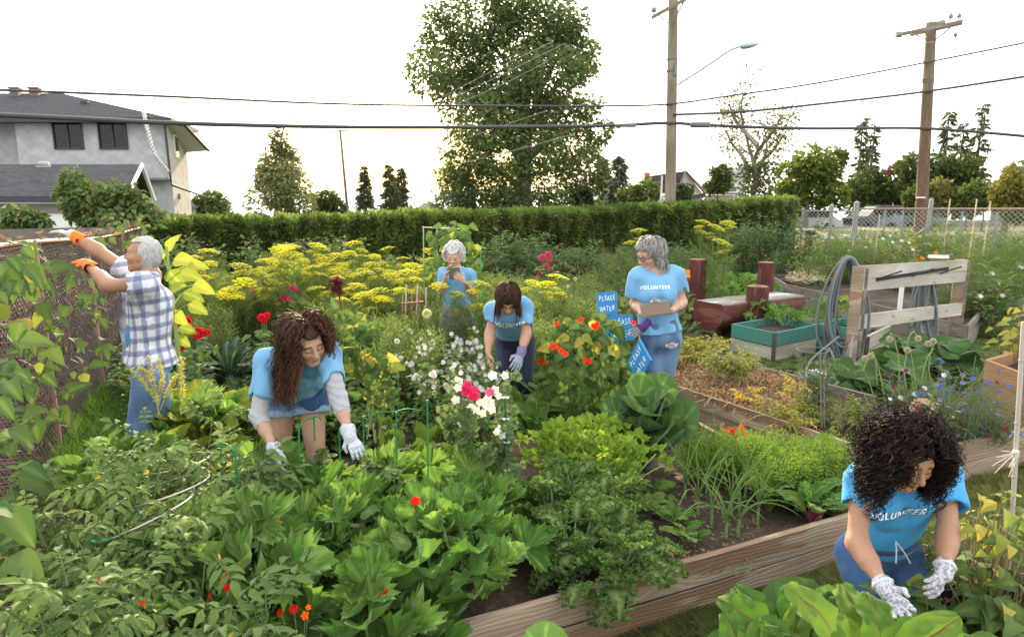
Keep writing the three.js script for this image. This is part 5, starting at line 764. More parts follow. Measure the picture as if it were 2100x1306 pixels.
{
seed(42);
const skin=[0.5,0.31,0.225],D=7.2,hd=headFrame(Q(931,526,D),V(-0.12,-0.3,0.93),V(0,1,0.35),0.98);
const j={head:hd,neck:Q(934,551,D),chest:Q(935,578,D),waist:Q(937,614,D),pelvis:Q(937,644,D),shA:Q(910,562,D),elA:Q(905,600,D - 0.02),wrA:Q(915,566,D - 0.2),shB:Q(961,562,D),elB:Q(970,601,D + 0.02),wrB:Q(951,577,D - 0.24)};
j.hipA=Q(925,656,D);j.hipB=Q(949,656,D);j.knA=Q(920,714,D - 0.02);j.knB=Q(952,714,D - 0.02);j.anA=Q(920,780,D);j.anA.y=0.08;j.anB=Q(952,780,D);j.anB.y=0.08;
const hA=handPrims(j.wrA,Q(920,543,D - 0.2).sub(j.wrA),V(0.9,0,0.3),0.85,-1,0.9),hB=handPrims(j.wrB,Q(936,566,D - 0.25).sub(j.wrB),V(-0.2,0.3,-0.9),0.7,-1,0.9);
const f=figure('white-haired woman in a blue tee reading a tablet among the dill',j,{skin,k:0.94,arm:0.88,bareHands:[hA,hB],face:{brow:[0.45,0.42,0.4],wrinkle:1,lip:[0.42,0.2,0.16]},shirt:{sleeve:0.62,hem:0.55,color:BLUE,cuff:0.078,loose:0.03},shirtPad:0.02,legs:{name:'trousers',color:(x,y,z)=>{const g=0.2 + 0.05*(Math.sin(x*130)>0.6?1:0)+ 0.05*(Math.sin(y*130)>0.6?1:0)+ 0.06*(noise(x*12,y*12)- 0.5);return[g,g*1.01,g*1.12];},rise:0.2,pad:0.045}});
const hm=hairCap(hd,0.02,{top:0.062,temple:0.03},()=>[0.62,0.62,0.61],-0.075,0.008);strands(hm,hd,{n:650,len:0.085,curl:0.004,freq:4,vol:0.16,seg:8,grav:0.5,r:0.004,skin:0.03,col:(q)=>{const g=lerp(0.5,0.78,q);return[g,g*0.99,g*0.97];},front:0.4,hairline:0.6,bang:0.065,face:0.066});hm.build('hair',M.hair,f.t,null,null,f.root);
const tb=thing('tablet','grey tablet held up by the white-haired woman','tablet',Q(930,560,D - 0.22)),m=new MB(),a=Q(918,549,D - 0.27),b=Q(942,548,D - 0.25),c=Q(927,573,D - 0.19);const ax=b.clone().sub(a).multiplyScalar(0.5),ay=a.clone().sub(Q(921,573,D - 0.2)).multiplyScalar(0.5),az=V(0,0,0).crossVectors(ax,ay).normalize(),ce=a.clone().add(b).multiplyScalar(0.5).sub(ay);m.block(ce,ax,ay,az.clone().multiplyScalar(0.004),[0.15,0.16,0.14]);m.build('case',M.dull,tb,null,null,tb.position);const s=new MB();s.block(ce.clone().addScaledVector(az,-0.005),ax.clone().multiplyScalar(0.93),ay.clone().multiplyScalar(0.93),az.clone().multiplyScalar(0.0015),[0.03,0.03,0.035]);s.build('screen',M.dull,tb,null,null,tb.position);
}
{
seed(43);
const skin=[0.44,0.26,0.18],hd=headFrame(Q(631,703,3.55),V(0.6,-0.36,0.72),V(0.08,0.92,0.38),1.0);
const j={head:hd,neck:Q(609,722,3.72),chest:Q(604,752,3.78),waist:Q(606,784,3.92),pelvis:Q(608,812,4.02),shA:Q(548,742,3.68),elA:Q(530,852,3.55),wrA:Q(565,928,3.4),shB:Q(669,724,3.64),elB:Q(694,818,3.5),wrB:Q(716,892,3.36)};
j.hipA=Q(577,820,4.0);j.hipB=Q(637,814,3.98);j.knA=Q(573,950,3.9);j.knB=Q(648,944,3.86);j.anA=Q(570,1080,4.0);j.anA.y=0.09;j.anB=Q(652,1075,4.0);j.anB.y=0.09;
const f=figure('girl with long dark curls, denim shorts and grey sleeves bending over the peas',j,{skin,k:0.96,arm:0.92,leg:1.0,face:{brow:[0.06,0.035,0.02],lip:[0.42,0.15,0.13]},shirt:{sleeve:0.62,hem:0.2,color:BLUE,cuff:0.077,loose:0.04,fold:1.1},shirtPad:0.022,legs:{name:'shorts',color:(x,y,z)=>{const h=[j.hipA,j.hipB].map((a,i)=>{const b=i?j.knB:j.knA,d=b.clone().sub(a);return((x - a.x)*d.x +(y - a.y)*d.y +(z - a.z)*d.z)/ d.lengthSq();}),q=Math.hypot(x - j.hipA.x,z - j.hipA.z)<Math.hypot(x - j.hipB.x,z - j.hipB.z)?h[0]:h[1],w=0.85 + 0.3*noise(x*90,y*30,z*90);const c=q>0.17?[0.2,0.3,0.44]:MIX([0.035,0.085,0.2],[0.09,0.17,0.33],sst(0.4,0.65,fbm(x*9,y*9,z*9,3)));return[c[0]*w,c[1]*w,c[2]*w];},shorts:0.27,rise:0.2,fold:0.6,belt:[0.03,0.07,0.17]}});
for(const s of['A','B']){
const a=j['sh' + s],e=j['el' + s],w=j['wr' + s],end=e.clone().lerp(w,s==='A'?0.3:0.42),st=a.clone().lerp(e,0.5),g0=smin([cap(st,e,0.05,0.047),cap(e,end,0.047,0.043)],0.02),d=end.clone().sub(e).normalize(),ax=cap(st,e,0,0);const g=(x,y,z)=>g0(x,y,z)+ 0.004*Math.sin((y + x*0.3)*190 + 3*noise(x*20,y*20,z*20))*(noise(x*14,y*14,z*14));const[lo,hi]=boundsOf([st,e,end],0.08);nets((x,y,z)=>{const q=(x - end.x)*d.x +(y - end.y)*d.y +(z - end.z)*d.z;return Math.max(g(x,y,z),q);},lo,hi,0.006,(x,y,z)=>{const v=0.3 + 0.06*noise(x*60,y*60,z*60);return[v,v*1.02,v*1.1];}).build('undersleeve',M.cloth,f.t,null,null,f.root);
const tip=s==='A'?Q(572,990,3.3):Q(742,940,3.28),h=handPrims(w,tip.clone().sub(w),s==='A'?V(0.6,0,-0.7):V(-0.5,0.2,-0.7),0.6,s==='A'?1:-1,0.87),fd=w.clone().sub(e).normalize(),c0=w.clone().addScaledVector(fd,-0.03);handMesh({prims:h.prims,pts:[...h.pts,c0]},[cap(c0,w.clone().addScaledVector(fd,0.02),0.041,0.032)],knit([0.46,0.48,0.52],[0.34,0.37,0.42],150)).build('glove',M.cloth,f.t,'pale speckled glove',null,f.root);
}
const dark=[0.035,0.018,0.012],col=(q)=>MIX(dark,[0.075,0.036,0.02],q),hm=hairCap(hd,0.016,{top:0.07,temple:0.03},(x,y,z)=>MIX(dark,[0.06,0.03,0.018],noise(x*90,y*20,z*90)),-0.09,0.006);
strands(hm,hd,{n:1500,len:0.43,curl:0.009,freq:22,vol:0.2,seg:22,grav:0.3,r:0.0034,skin:0.016,parted:true,part:0.12,col,tip:[0.12,0.055,0.03],front:0.4,hairline:0.6,face:0.08,bang:0.09,mess:0.08,lenOf:(d)=>d.x>0.1?0.6:1});strands(hm,hd,{n:300,len:0.4,curl:0.012,freq:18,vol:0.32,seg:20,grav:0.26,r:0.0016,skin:0.016,parted:true,part:0.12,col,tip:[0.14,0.07,0.035],front:0.3,hairline:0.6,face:0.085,bang:0.09,mess:0.14,lenOf:(d)=>d.x>0.1?0.6:1});hm.build('hair',M.hair,f.t,null,null,f.root);
}
{
seed(44);
const skin=[0.42,0.24,0.16],hd=headFrame(Q(1042,614,5.12),V(0.02,-0.72,0.7),V(0,0.7,0.72),0.98);
const j={head:hd,neck:Q(1044,622,5.36),chest:Q(1046,640,5.45),waist:Q(1052,668,5.66),pelvis:Q(1056,694,5.82),shA:Q(1013,636,5.36),elA:Q(1004,684,5.3),wrA:Q(1001,724,5.16),shB:Q(1076,630,5.36),elB:Q(1080,684,5.26),wrB:Q(1068,726,5.1)};
j.hipA=Q(1038,698,5.84);j.hipB=Q(1076,698,5.84);j.knA=Q(1036,780,5.72);j.knB=Q(1078,780,5.72);j.anA=Q(1036,862,5.86);j.anA.y=0.09;j.anB=Q(1078,862,5.86);j.anB.y=0.09;
const hA=handPrims(j.wrA,V(0.1,-1,0.3),V(1,0,-0.2),0.5,1,0.92);
const f=figure('woman with a straight brown bob stooping to pick beside the runner beans',j,{skin,arm:0.95,bareHands:[hA],face:{brow:[0.05,0.03,0.02]},shirt:{sleeve:0.7,hem:0.25,color:BLUE,cuff:0.076,loose:0.03},shirtPad:0.02,legs:{name:'jeans',color:denim([0.02,0.026,0.055],[0.035,0.045,0.09]),rise:0.15}});
const dn=V(0,-0.78,0.62).normalize();decal(f.sf,Q(1046,666,5.32),V(1,0,0),V(0,0.86,-0.5).normalize(),V(0,0.35,0.94).normalize(),0.27,0.045,M.volunteer,f.t,f.root);
{const w=j.wrB,h=handPrims(w,Q(1056,760,5.0).sub(w),V(-0.4,-0.3,-0.8),0.5,-1,0.97),fd=w.clone().sub(j.elB).normalize(),c0=w.clone().addScaledVector(fd,-0.04);handMesh({prims:h.prims,pts:[...h.pts,c0]},[cap(c0,w,0.04,0.034)],(x,y,z)=>(y>w.y - 0.0?[0.16,0.13,0.28]:[0.26,0.29,0.36])).build('glove',M.cloth,f.t,'grey-violet garden glove',null,f.root);}
const col=(q)=>MIX([0.022,0.012,0.009],[0.07,0.034,0.022],q),hm=hairCap(hd,0.014,{top:0.05,temple:0.04},(x,y,z)=>MIX([0.03,0.015,0.011],[0.06,0.03,0.02],noise(x*120,y*10,z*120)),-0.08,0.004);
strands(hm,hd,{n:800,len:0.26,curl:0.002,freq:3,vol:0.06,seg:12,grav:0.5,r:0.0042,skin:0.014,parted:true,col,front:0.42,hairline:0.5,face:0.058,bang:0.02,mess:0.012});
strands(hm,hd,{n:110,len:0.1,curl:0.001,freq:2,vol:0.03,seg:6,grav:0.2,r:0.004,skin:0.02,col,front:2,where:(d)=>d.z>0.55&&d.y>0.45&&Math.abs(d.x)<0.6,face:0.0,bang:-1,mess:0.01,over:true});hm.build('hair',M.hair,f.t,null,null,f.root);
}
{
seed(45);
const skin=[0.5,0.3,0.215],D=5.2,hd=headFrame(Q(1333,523,D),V(-0.82,-0.3,0.46),V(-0.14,0.96,0.1),1.0);
const j={head:hd,neck:Q(1348,556,D),chest:Q(1348,592,D),waist:Q(1350,646,D),pelvis:Q(1354,692,D),shA:Q(1311,568,D - 0.02),elA:Q(1303,622,D + 0.02),wrA:Q(1318,644,D - 0.2),shB:Q(1385,566,D + 0.02),elB:Q(1399,620,D + 0.04),wrB:Q(1377,638,D - 0.18)};
j.hipA=Q(1338,702,D);j.hipB=Q(1372,702,D);j.knA=Q(1342,790,D - 0.03);j.knB=Q(1362,786,D + 0.02);j.anA=Q(1340,880,D - 0.02);j.anA.y=0.09;j.anB=Q(1352,878,D + 0.05);j.anB.y=0.09;
const hA=handPrims(j.wrA,Q(1336,640,D - 0.24).sub(j.wrA),V(0.1,0.5,0.5),0.35,-1,0.95),hB=handPrims(j.wrB,Q(1352,634,D - 0.24).sub(j.wrB),V(0,0.5,-0.6),0.3,1,0.95);
const rips=[[1378,708,0.045,0.022],[1336,781,0.05,0.028],[1366,775,0.03,0.03]].map(([x,y,a,b])=>[Q(x,y,D - 0.1),a,b]);
const jn=denim([0.03,0.075,0.16],[0.13,0.22,0.36]);
const f=figure('grey-haired woman with glasses and ripped jeans standing with a clipboard by the blue signs',j,{skin,bareHands:[hA,hB],bust:true,...(()=>{j.bustA=Q(1333,606,D - 0.07);j.bustB=Q(1366,606,D - 0.07);return{};})(),face:{brow:[0.3,0.28,0.25],open:true,wrinkle:1},shirt:{sleeve:0.66,hem:0.72,color:BLUE,cuff:0.082,loose:0.03},shirtPad:0.02,legs:{name:'jeans',color:(x,y,z)=>{for(const[p,a,b]of rips){const q=Math.hypot((x - p.x)/ a,(y - p.y)/ b)+ 0.5*(noise(x*70,y*70)- 0.5);if(q<0.62)return[0.4,0.25,0.18];if(q<1)return[0.5,0.54,0.6];}return jn(x,y,z);},rise:0.3,pad:0.014}});
decal(f.sf,Q(1344,589,D - 0.12),f.side,V(0,1,0),V(-0.08,0.1,1).normalize(),0.27,0.046,M.volunteer,f.t,f.root);
const col=(q)=>{const g=lerp(0.13,0.42,q);return[g,g*0.96,g*0.9];},hm=hairCap(hd,0.016,{top:0.06,temple:0.02},(x,y,z)=>{const g=lerp(0.15,0.36,noise(x*130,y*14,z*130));return[g,g*0.96,g*0.9];},-0.09,0.004);
strands(hm,hd,{n:800,len:0.2,curl:0.005,freq:6,vol:0.1,seg:12,grav:0.45,r:0.0042,skin:0.016,parted:true,part:-0.1,col,front:0.38,hairline:0.5,face:0.064,bang:0.03,mess:0.03,lenOf:(d)=>d.z>0.1?0.62:1});strands(hm,hd,{n:90,len:0.09,curl:0.002,freq:2,vol:0.06,seg:6,grav:0.25,r:0.004,skin:0.022,col,front:2,where:(d)=>d.z>0.5&&d.y>0.5,face:0,bang:-1,mess:0.03,over:true});hm.build('hair',M.hair,f.t,null,null,f.root);
{const m=new MB();for(const s of[-1,1]){const c=[];for(let i=0;i<=16;i++){const a=i / 16*6.283;c.push(hd.to(V(s*0.032 + Math.cos(a)*0.025,0.002 + Math.sin(a)*0.017,0.1)));}m.tube(c,0.0028,5,[0.015,0.015,0.02],false);m.tube([hd.to(V(s*0.057,0.006,0.099)),hd.to(V(s*0.079,0.008,0.06)),hd.to(V(s*0.082,0.01,-0.01))],0.0028,5,[0.015,0.015,0.02]);}m.tube([hd.to(V(-0.008,0.004,0.102)),hd.to(V(0.008,0.004,0.102))],0.0025,5,[0.015,0.015,0.02]);m.build('glasses',M.dull,f.t,null,null,f.root);}
{const a=Q(1313,627,D - 0.3),b=Q(1373,618,D - 0.28),lo1=Q(1374,634,D - 0.38),ax=b.clone().sub(a).multiplyScalar(0.5),ay=V(0,-0.045,0.14),az=V(0,0,0).crossVectors(ax,ay).normalize(),top=a.clone().add(b).multiplyScalar(0.5);ay.copy(V(0.0,-0.085,0.075));const n=V(0,0,0).crossVectors(ax,ay).normalize(),c=top.clone().add(V(0,-0.035,0.03));const t=thing('clipboard','brown clipboard with white sheets held by the woman with glasses','clipboard',c.clone());const A2=V(0.003,-0.042,0.02);const m=new MB();m.block(c,ax,A2,n.clone().multiplyScalar(0.003),[0.17,0.115,0.075]);m.build('board',M.dull,t,null,null,c);const p=new MB();p.block(c.clone().addScaledVector(n,n.z>0?-0.007:0.007).add(V(0,0.006,0)),ax.clone().multiplyScalar(0.9),A2.clone().multiplyScalar(0.98),n.clone().multiplyScalar(0.002),[0.75,0.75,0.75]);p.build('paper',M.dull,t,null,null,c);const cl=new MB(),cc=c.clone().sub(A2).add(V(0,0.006,0));cl.tube([cc.clone().addScaledVector(ax,-0.28),cc.clone().add(V(0,0.022,0)),cc.clone().addScaledVector(ax,0.28)],0.008,6,[0.5,0.5,0.5]);cl.tube([cc.clone().add(V(0,0.012,0)),cc.clone().add(V(0,0.03,0))],0.016,8,[0.35,0.33,0.3]);cl.build('clip',M.metal,t,null,null,c);}
{const c=Q(1302,688,D - 0.08),t=thing('garden_gloves','striped grey and purple garden gloves tucked at the hip of the ripped jeans','gloves',c.clone());for(const[dx,s]of[[0,0.78],[0.03,0.72]]){const w=c.clone().add(V(0.06 + dx,0.07,-dx)),h=handPrims(w,V(-0.8,-0.55,0.1),V(0,0.3,1),0.25,1,s,0.2),c0=w.clone().add(V(0.05,0.04,0));handMesh({prims:h.prims,pts:[...h.pts,c0]},[cap(c0,w,0.034,0.028)],(x,y,z)=>{const q=(w.x - x)*0.8 +(w.y - y)*0.55;return q<0.03?[0.12,0.04,0.22]:Math.sin(q*420)>0?[0.07,0.07,0.08]:[0.35,0.34,0.36];}).build('glove',M.cloth,t,null,null,c);}}
}
{
seed(46);
const skin=[0.4,0.215,0.135],hd=headFrame(Q(1860,938,2.42),V(0.16,-0.4,0.9),V(0.06,0.92,0.4),1.0);
const j={head:hd,neck:Q(1856,960,2.62),chest:Q(1848,1010,2.66),waist:Q(1822,1068,2.74),pelvis:Q(1806,1122,2.84),shA:Q(1770,984,2.6),elA:Q(1758,1112,2.48),wrA:Q(1816,1206,2.3),shB:Q(1938,966,2.68),elB:Q(1946,1090,2.52),wrB:Q(1938,1168,2.4)};
j.hipA=Q(1762,1138,2.84);j.hipB=Q(1842,1130,2.84);j.knA=P(1790,1330,0.1);j.knA=V(j.hipA.x + 0.06,0.09,j.hipA.z + 0.26);j.knB=V(j.hipB.x + 0.1,0.09,j.hipB.z + 0.3);j.anA=V(j.hipA.x - 0.02,0.07,j.hipA.z - 0.16);j.anB=V(j.hipB.x + 0.04,0.07,j.hipB.z - 0.16);
const f=figure('kneeling woman with black curly hair, blue tee and jeans at the lower right',j,{skin,k:0.97,leg:1.1,hipW:1.08,toe:V(0,0,-1),bust:true,...(()=>{j.bustA=Q(1812,1022,2.54);j.bustB=Q(1876,1016,2.55);return{};})(),face:{brow:[0.03,0.018,0.012],lip:[0.38,0.14,0.11]},shirt:{sleeve:0.56,hem:0.55,color:(x,y,z)=>{const n=0.95 + 0.1*noise(x*8,y*8,z*8);return[0.055*n,0.30*n,0.60*n];},cuff:0.082,loose:0.022,cell:0.0075,neckUp:-0.01},shirtPad:0.015,legs:{name:'jeans',color:denim([0.045,0.105,0.24],[0.1,0.19,0.37]),rise:0.3,pad:0.014,belt:[0.035,0.08,0.19],fold:0.6}});
decal(f.sf,Q(1836,1052,2.5),f.side.clone().add(V(0,0.03,0)).normalize(),V(0.05,0.9,-0.43).normalize(),V(0,0.25,0.97).normalize(),0.27,0.05,M.volunteer,f.t,f.root,'print',40,10);
for(const s of['A','B']){const w=j['wr' + s],e=j['el' + s],tip=s==='A'?Q(1858,1262,2.2):Q(1906,1236,2.28),h=handPrims(w,tip.clone().sub(w),s==='A'?V(-0.3,0.5,-0.8):V(-0.7,-0.3,-0.6),0.6,s==='A'?-1:1,0.9,0.1),fd=w.clone().sub(e).normalize(),c0=w.clone().addScaledVector(fd,-0.015);handMesh({prims:h.prims,pts:[...h.pts,c0]},[cap(c0,w.clone().addScaledVector(fd,0.02),0.037,0.031)],knit([0.5,0.5,0.54],[0.24,0.24,0.29],190)).build('glove',M.cloth,f.t,'white glove with a small grey flower print',null,f.root);const b=new MB(),c=[];const fx=V(0,0,0).crossVectors(fd,V(0,0,1)).normalize(),fy=V(0,0,0).crossVectors(fd,fx);for(let i=0;i<=14;i++){const a=i / 14*6.283;c.push(c0.clone().addScaledVector(fx,Math.cos(a)*0.037).addScaledVector(fy,Math.sin(a)*0.037));}b.tube(c,0.005,6,[0.6,0.6,0.64],false);b.build('glove_cuff',M.cloth,f.t,null,null,f.root);}
{const m=new MB(),p=Q(1838,1110,2.6);for(const s of[-1,1])m.tube(curve([p,p.clone().add(V(0.012*s,-0.02,0.03)),p.clone().add(V(0.03*s + 0.01,-0.07,0.05))],8),0.0028,5,[0.5,0.55,0.62]);m.build('drawstring',M.cloth,f.t,null,null,f.root);}
const col=(q)=>MIX([0.012,0.008,0.007],[0.03,0.016,0.012],q),hm=hairCap(hd,0.018,{top:0.078,temple:0.03},()=>[0.014,0.009,0.008],-0.09,0.006);
strands(hm,hd,{n:1700,len:0.25,curl:0.0105,freq:36,vol:0.3,seg:30,grav:0.34,push:0.55,r:0.0032,skin:0.016,parted:true,part:0.05,col,front:0.42,hairline:0.66,face:0.088,bang:0.1,mess:0.1});strands(hm,hd,{n:260,len:0.24,curl:0.012,freq:30,vol:0.42,seg:22,grav:0.22,push:0.3,r:0.0016,skin:0.016,parted:true,part:0.05,col,front:0.3,hairline:0.66,face:0.09,bang:0.1,mess:0.16});hm.build('hair',M.hair,f.t,null,null,f.root);
{const m=new MB();m.tube([hd.to(V(0.006,0.116,0.05)),hd.to(V(0.006,0.135,0.0)),hd.to(V(0.004,0.13,-0.05))],0.0035,5,skin);m.build('hair_parting',M.skin,f.t,null,null,f.root);}
}
// ---- plants: shared leaves
const geoOf=(n,f)=>Array.from({length:n},(_,i)=>{const m=new MB();f(m,i);return m.geo();});
const LG={};
seed(51);
LG.squash=geoOf(6,(m,i)=>palm(m,{n:64,rings:4,lobes:5,span:2.75,cut:0.48,pw:1.2,serr:0.14,teeth:34 + i,cup:0.3,vdepth:0.24,wave:0.09,seed:i*1.7,color:MIX([0.06,0.15,0.03],[0.115,0.22,0.055],i / 5),blotch:1.6,veinK:1.6,back:0.72}));
LG.squashY=geoOf(3,(m,i)=>palm(m,{n:40,rings:3,lobes:5,span:2.75,cut:0.3,serr:0.06,teeth:28,cup:0.25,vdepth:0.16,seed:i*2.3,color:[0.2,0.26,0.035],back:0.75}));
LG.rhubarb=geoOf(3,(m,i)=>palm(m,{n:40,rings:4,lobes:3,span:2.8,cut:0.2,serr:0.05,teeth:17,cup:0.05,vdepth:0.2,wave:0.2,veinK:1.5,seed:i*1.3,color:[0.04,0.105,0.028],back:0.85,droop:0.25}));
LG.bean=geoOf(4,(m,i)=>blade(m,{nu:6,nv:2,W:0.36,fold:0.28,bend:0.9,pucker:0.1,seed:i*3.1,edge:0.08,profile:(t)=>Math.min(1,Math.pow(t*4.5 + 0.02,0.6))*Math.pow(1 - t,0.8)*1.25,color:MIX([0.045,0.11,0.03],[0.09,0.16,0.045],i / 3),vein:[0.1,0.17,0.06]}));
LG.beanY=geoOf(2,(m,i)=>blade(m,{nu:5,nv:2,W:0.34,fold:0.3,bend:1.0,seed:i*3.7,profile:(t)=>Math.min(1,Math.pow(t*4.5 + 0.02,0.6))*Math.pow(1 - t,0.8)*1.25,color:i?[0.34,0.33,0.08]:[0.2,0.26,0.05]}));
LG.chard=geoOf(4,(m,i)=>blade(m,{nu:14,nv:5,W:0.29,fold:0.12,bend:1.0,ruffle:0.045,waves:3,pucker:0.12,seed:i*4.1,profile:(t)=>Math.pow(Math.sin(Math.PI*(0.04 + 0.94*Math.pow(t,0.85))),0.5),color:MIX([0.05,0.145,0.02],[0.1,0.2,0.03],i / 3),vein:i % 2?[0.16,0.02,0.035]:[0.32,0.36,0.17]}));
LG.cole=geoOf(4,(m,i)=>palm(m,{n:34,rings:4,lobes:7,span:2.9,cut:0.03,serr:0.025,teeth:15 + i,cup:0.32,vdepth:-0.03,wave:0.09,seed:i*2.9,color:MIX([0.06,0.135,0.055],[0.08,0.17,0.05],i / 3),veinK:1.75,back:0.95,pale:[2.4,2,2.2]}));
LG.kale=geoOf(4,(m,i)=>{blade(m,{nu:6,nv:1,W:0.2,fold:0.2,bend:1.2,color:[0.05,0.11,0.035],vein:[0.17,0.24,0.1]});const p=m.p.slice(),rows=m.n / 3;for(let k=0;k<170;k++){const u=Math.pow(rnd(),0.7),r=Math.min(rows - 1,Math.floor(u*rows))*9,w=0.36*Math.pow(Math.sin(Math.PI*clamp(0.12 + 0.86*u,0,1)),0.6)*Math.sqrt(rnd())*(rnd()<0.5?1:-1),e=Math.abs(w)/ 0.36,t=rr(0.65,1.3)*(0.75 + 0.4*e),c=MIX([0.065,0.15,0.035],[0.11,0.21,0.055],i / 3);m.add(T.leafQ,frame(V(w,p[r + 4]+ rr(-0.04,0.04),p[r + 5]+ rr(0,0.1)*e),V(w*2 + rr(-0.8,0.8),rr(-0.5,1),rr(0,1)),V(rr(-1,1),rr(-1,1),1),{x:rr(0.12,0.2),y:rr(0.08,0.15),z:0.15}),[c[0]*t,c[1]*t,c[2]*t]);}});
LG.lacinato=geoOf(3,(m,i)=>blade(m,{nu:14,nv:3,W:0.1,fold:-0.25,bend:1.1 + i*0.3,ruffle:0.015,waves:9,pucker:0.07,seed:i*2.2,profile:(t)=>Math.pow(Math.sin(Math.PI*Math.pow(t,0.7)),0.5),color:[0.022,0.06,0.04],vein:[0.1,0.16,0.09]}));
LG.lettuce=geoOf(3,(m,i)=>blade(m,{nu:7,nv:3,W:0.4,fold:0.3,bend:-0.7,ruffle:0.1,waves:4,pucker:0.1,seed:i,profile:(t)=>Math.pow(Math.sin(Math.PI*(0.12 + 0.82*t)),0.7)*lerp(0.5,1,t),color:MIX([0.11,0.22,0.03],[0.17,0.28,0.05],i / 2)}));
LG.celery=geoOf(3,(m,i)=>{for(const[a,s]of[[0,1],[0.95,0.75],[-0.95,0.75]]){const q=new MB();palm(q,{n:18,rings:2,lobes:3,span:1.7,cut:0.4,serr:0.13,teeth:21,cup:0.12,vdepth:0.14,seed:i + a,color:MIX([0.13,0.25,0.025],[0.21,0.33,0.04],i / 2),back:0.7});m.add(q,new THREE.Matrix4().makeRotationZ(-a).multiply(new THREE.Matrix4().makeScale(s*0.62,s*0.62,s)).setPosition(Math.sin(a)*0.3,Math.cos(a)*0.3,rr(-0.1,0.1)));}});
LG.heart=geoOf(3,(m,i)=>blade(m,{nu:7,nv:3,W:0.4,fold:0.18,bend:1.0,pucker:0.06,seed:i*1.9,profile:(t)=>Math.min(1,Math.pow(t*3.5 + 0.05,0.6))*Math.pow(1 - t,0.7)*1.2,color:MIX([0.17,0.27,0.04],[0.3,0.36,0.05],i / 2),vein:[0.32,0.38,0.12]}));
LG.round=geoOf(2,(m,i)=>palm(m,{n:22,rings:2,lobes:7,span:3.1,cut:0.06,serr:0,cup:-0.06,vdepth:0.03,seed:i,color:i?[0.075,0.15,0.045]:[0.06,0.125,0.04],back:1,pale:[2,1.8,1.8]}));
const put=(parent,geo,pos,dir,up,s,name='leaf',mat=M.leaf)=>{const m=mesh(name,geo,mat,parent);m.applyMatrix4(frame(pos,dir,up,s,new THREE.Matrix4()));return m;};
T.tomato=tmpl((m)=>{const lf=(p,a,s,t)=>{const q=new MB();blade(q,{nu:3,nv:1,W:0.26,fold:0.4,bend:1.1,seed:a,color:[t,t,t],profile:(u)=>Math.sin(Math.PI*Math.pow(u,0.7))*(1 + 0.25*Math.sin(u*15))});m.add(q,frame(p,V(Math.sin(a),Math.cos(a),rr(-0.25,0.1)),V(rr(-0.2,0.2),0,1),s));};m.tube([V(0,0,0),V(0,0.5,0.06),V(0,0.85,0)],[0.014,0.01,0.006],3,[1.3,1.2,1.1],false);for(const[y,s]of[[0.25,0.36],[0.5,0.42],[0.74,0.36]]){lf(V(0,y,0.03),1.2,s,rr(0.8,1.2));lf(V(0,y + 0.04,0.03),-1.2,s,rr(0.8,1.2));}lf(V(0,0.82,0),0.05,0.46,1.1);for(const y of[0.38,0.62]){lf(V(0,y,0.03),1.3,0.15,1);lf(V(0,y,0.03),-1.3,0.15,1);}});
T.frond=tmpl((m)=>{for(let i=1;i<=9;i++){const u=i / 9,y=0.3 + 0.68*u,z=0.14*u*u,L=0.3*Math.sin(Math.PI*(0.2 + 0.75*(1 - u)))+ 0.03;for(const s of[1,-1])for(let k=1;k<=7;k++){const v=k / 7;m.add(T.leafQ,frame(V(s*L*v + rr(-0.02,0.02),y + L*v*0.5,z + rr(-0.05,0.05)),V(s*rr(-0.6,1.2),rr(-0.1,1),rr(-0.7,0.7)),V(rr(-0.8,0.8),0.5,1),{x:0.05,y:0.062*rr(0.7,1.3),z:0.06}),[rr(0.8,1.2),rr(0.85,1.15),1]);}}m.tube([V(0,0,0),V(0,0.4,0.02),V(0,1,0.14)],[0.014,0.01,0.005],3,[1.1,1.1,1],false);});
T.strap=tmpl((m)=>blade(m,{nu:6,nv:1,W:0.022,fold:0.8,bend:0.7,profile:(t)=>Math.pow(1 - t,0.4)}));
T.strapBent=tmpl((m)=>blade(m,{nu:8,nv:1,W:0.024,fold:0.8,bend:2.2,profile:(t)=>Math.pow(1 - t,0.4)}));
T.grass=tmpl((m)=>{m.vert(-0.016,0,0,0,0,[0.8,0.8,0.8]);m.vert(0.016,0,0,1,0,[0.8,0.8,0.8]);m.vert(0.012,0.55,0.06,1,0.5,[1,1,1]);m.vert(-0.012,0.55,0.06,0,0.5,[1,1,1]);m.vert(0,0.95,0.3,0.5,1,[1.15,1.15,1.1]);m.i.push(0,1,2,0,2,3,3,2,4);});
T.umbel=tmpl((m)=>{for(let k=0;k<22;k++){const a=k*2.4,r=Math.sqrt((k + 0.5)/ 22),tip=V(Math.cos(a)*r*0.5,0.42 - 0.16*r*r,Math.sin(a)*r*0.5);m.tube([V(0,0,0),tip],0.006,3,[0.35,0.5,0.25],false);for(let j=0;j<9;j++){const b=j*2.4,q=Math.sqrt((j + 0.5)/ 9)*0.1,c=V(tip.x + Math.cos(b)*q,tip.y + 0.05 - q*q*2 + rr(-0.012,0.012),tip.z + Math.sin(b)*q),s=rr(0.02,0.034),t=rr(0.75,1.2),o=m.n,w=rr(-0.5,0.5)*s;m.vert(c.x - s,c.y + w,c.z - s,0,0,[t,t,t]);m.vert(c.x + s,c.y - w,c.z - s,1,0,[t,t,t]);m.vert(c.x + s,c.y + w,c.z + s,1,1,[t,t,t]);m.vert(c.x - s,c.y - w,c.z + s,0,1,[t,t,t]);m.i.push(o,o + 1,o + 2,o,o + 2,o + 3);}}});
T.daisy=tmpl((m)=>{for(let k=0;k<9;k++){const a=k / 9*6.283;m.add(T.leafQ,frame(V(0,0,0),V(Math.cos(a),0.35,Math.sin(a)),V(0,1,0),{x:0.7,y:0.5,z:0.5}),[1,1,1]);}});
